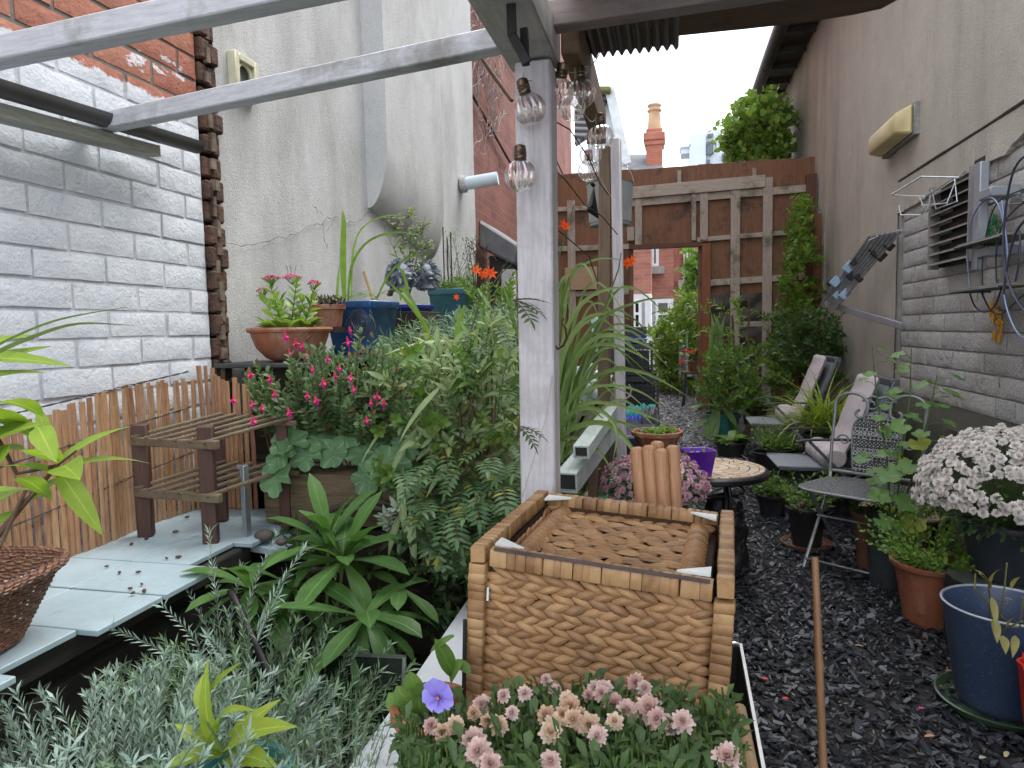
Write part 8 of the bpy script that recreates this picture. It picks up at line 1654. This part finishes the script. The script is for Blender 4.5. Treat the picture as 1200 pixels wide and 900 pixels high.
for L_, me in ((pk, MMc), (po, MMo)):
    for q_, (px, py, s_) in enumerate(L_):
        if me is MMc and py > 826 and q_ % 2: continue
        p = gy(px, py, .735-(py-800)*.0017+U(-.01,.01)); put(me, 'flower', o, p, (U(-.3,.3), -.75+U(-.3,.2), .8), s_*U(.44,.62))
lm, sm = MB(), MB()
for i in range(1900):
    px, py = U(470, 865), U(806, 925)
    if px < 535 and py < 852: continue
    if py < 806+abs(px-700)*.14+8*math.sin(px*.07): continue
    p = gy(px, py, .755-(py-800)*.0016+U(0,.05)); d = rdir(0, 80); lm.leaf(p+V((0,0,U(-.012,.012))), d, Z, U(.012,.028), U(.006,.012), .6, .25, 3, 'obov', .06); 
    if i % 3 == 0: sm.tube([V((c0.x+(p.x-c0.x)*.4, .70, .60)), p-V((0,0,.02)), p+V((U(-.01,.01),0,.02))], .0011, 4, cap=False)
for L_ in (pk, po):
    for px, py, s_ in L_: p = gy(px, py, .74-(py-800)*.0017); sm.tube([p-V((0,0,.004)), V((c0.x+(p.x-c0.x)*.6, .72, .62))], .0012, 5, cap=False)
for i in range(40): px, py = U(560, 850), U(800, 830); p = gy(px, py+8, .74); sm.tube([p-V((0,0,.05)), p], .0009, 4); sm.ball(p, .0028, 6, 4)
lm.build('foliage', LV('leaf_mum', (.03,.07,.025), (.12,.20,.07), trans=.3, vein=(.25,8)), o, smooth=60); sm.build('stems', STM, o)
# fallen petals and leaves on the slate
for px, py, c_, lab in ((900,796,(.7,.03,.03),'red fallen petal on the slate chips, the upper of two'),(917,818,(.7,.03,.03),'red fallen petal on the slate chips, the lower of two'),(1077,830,(.6,.05,.3),'magenta fallen petal on the slate chips'),(900,762,(.3,.28,.22),'pale rounded stone on the slate chips'),(1095,862,(.55,.25,.12),'orange brown fallen leaf left of the red tub'),(1178,887,(.5,.4,.25),'cream fallen leaf below the red tub'),(1155,887,(.4,.5,.3),'pale green fallen leaf left of the cream one'),(1105,804,(.4,.2,.14),'brown fallen leaf beside the green saucer'),(1108,786,(.3,.16,.12),'dull brown fallen leaf above the one by the saucer'),(1002,756,(.4,.2,.12),'small orange leaf in the middle of the path')):
    p = gz(px, py, .03); b = MB(); b.leaf(p, V((U(-1,1), U(-.4,.4), .05)), Z, .03 if 'leaf' in lab else .018, .012, .4, .2, 4, 'oval'); tag(b.build('fallen_leaf' if 'leaf' in lab else ('fallen_petal' if 'petal' in lab else 'pebble'), pm('litter_'+lab[:8], c_), None, smooth=60), lab, 'leaf' if 'leaf' in lab else ('petal' if 'petal' in lab else 'stone'))
# extra leafy stems mixed through the bed so the sage is not alone
o = plant('mixed_bed_foliage', 'fresh green broad leaved stems mixed through the sage bush and over the bed edge', (-.7, 1.8, .75)); lm, sm = MB(), MB()
for i in range(60):
    px, py = U(440, 606), U(400, 620); t = gy(px, py, U(1.62, 1.9)); d = V((U(-.6,.6), -.5+U(-.4,.3), U(.1,1))).normalized(); shoot(lm, sm, t-d*.12, d, .13, U(.03,.055), U(.014,.024), 8, .0018, .4, 60, .1, 'oval', .5, .2, 4, R.random() < .4, .3)
lm.build('foliage', M_mid, o, smooth=60); sm.build('stems', STM, o)
o = plant('dark_underplanting', 'dark leaves hanging over the dark sleepers of the raised bed', (-.7, 1.62, .3)); lm, sm = MB(), MB()
for i in range(70):
    px, py = U(330, 560), U(620, 740); t = gy(px, py, U(1.45, 1.62)); d = V((U(-.7,.7), -.6+U(-.3,.3), U(-.3,.8))).normalized(); shoot(lm, sm, t-d*.1, d, .11, U(.03,.05), U(.01,.018), 8, .0016, .5, 60, .1, 'oval', .6, .2, 3, False, .3)
lm.build('foliage', M_dark, o, smooth=60); sm.build('stems', BST, o)
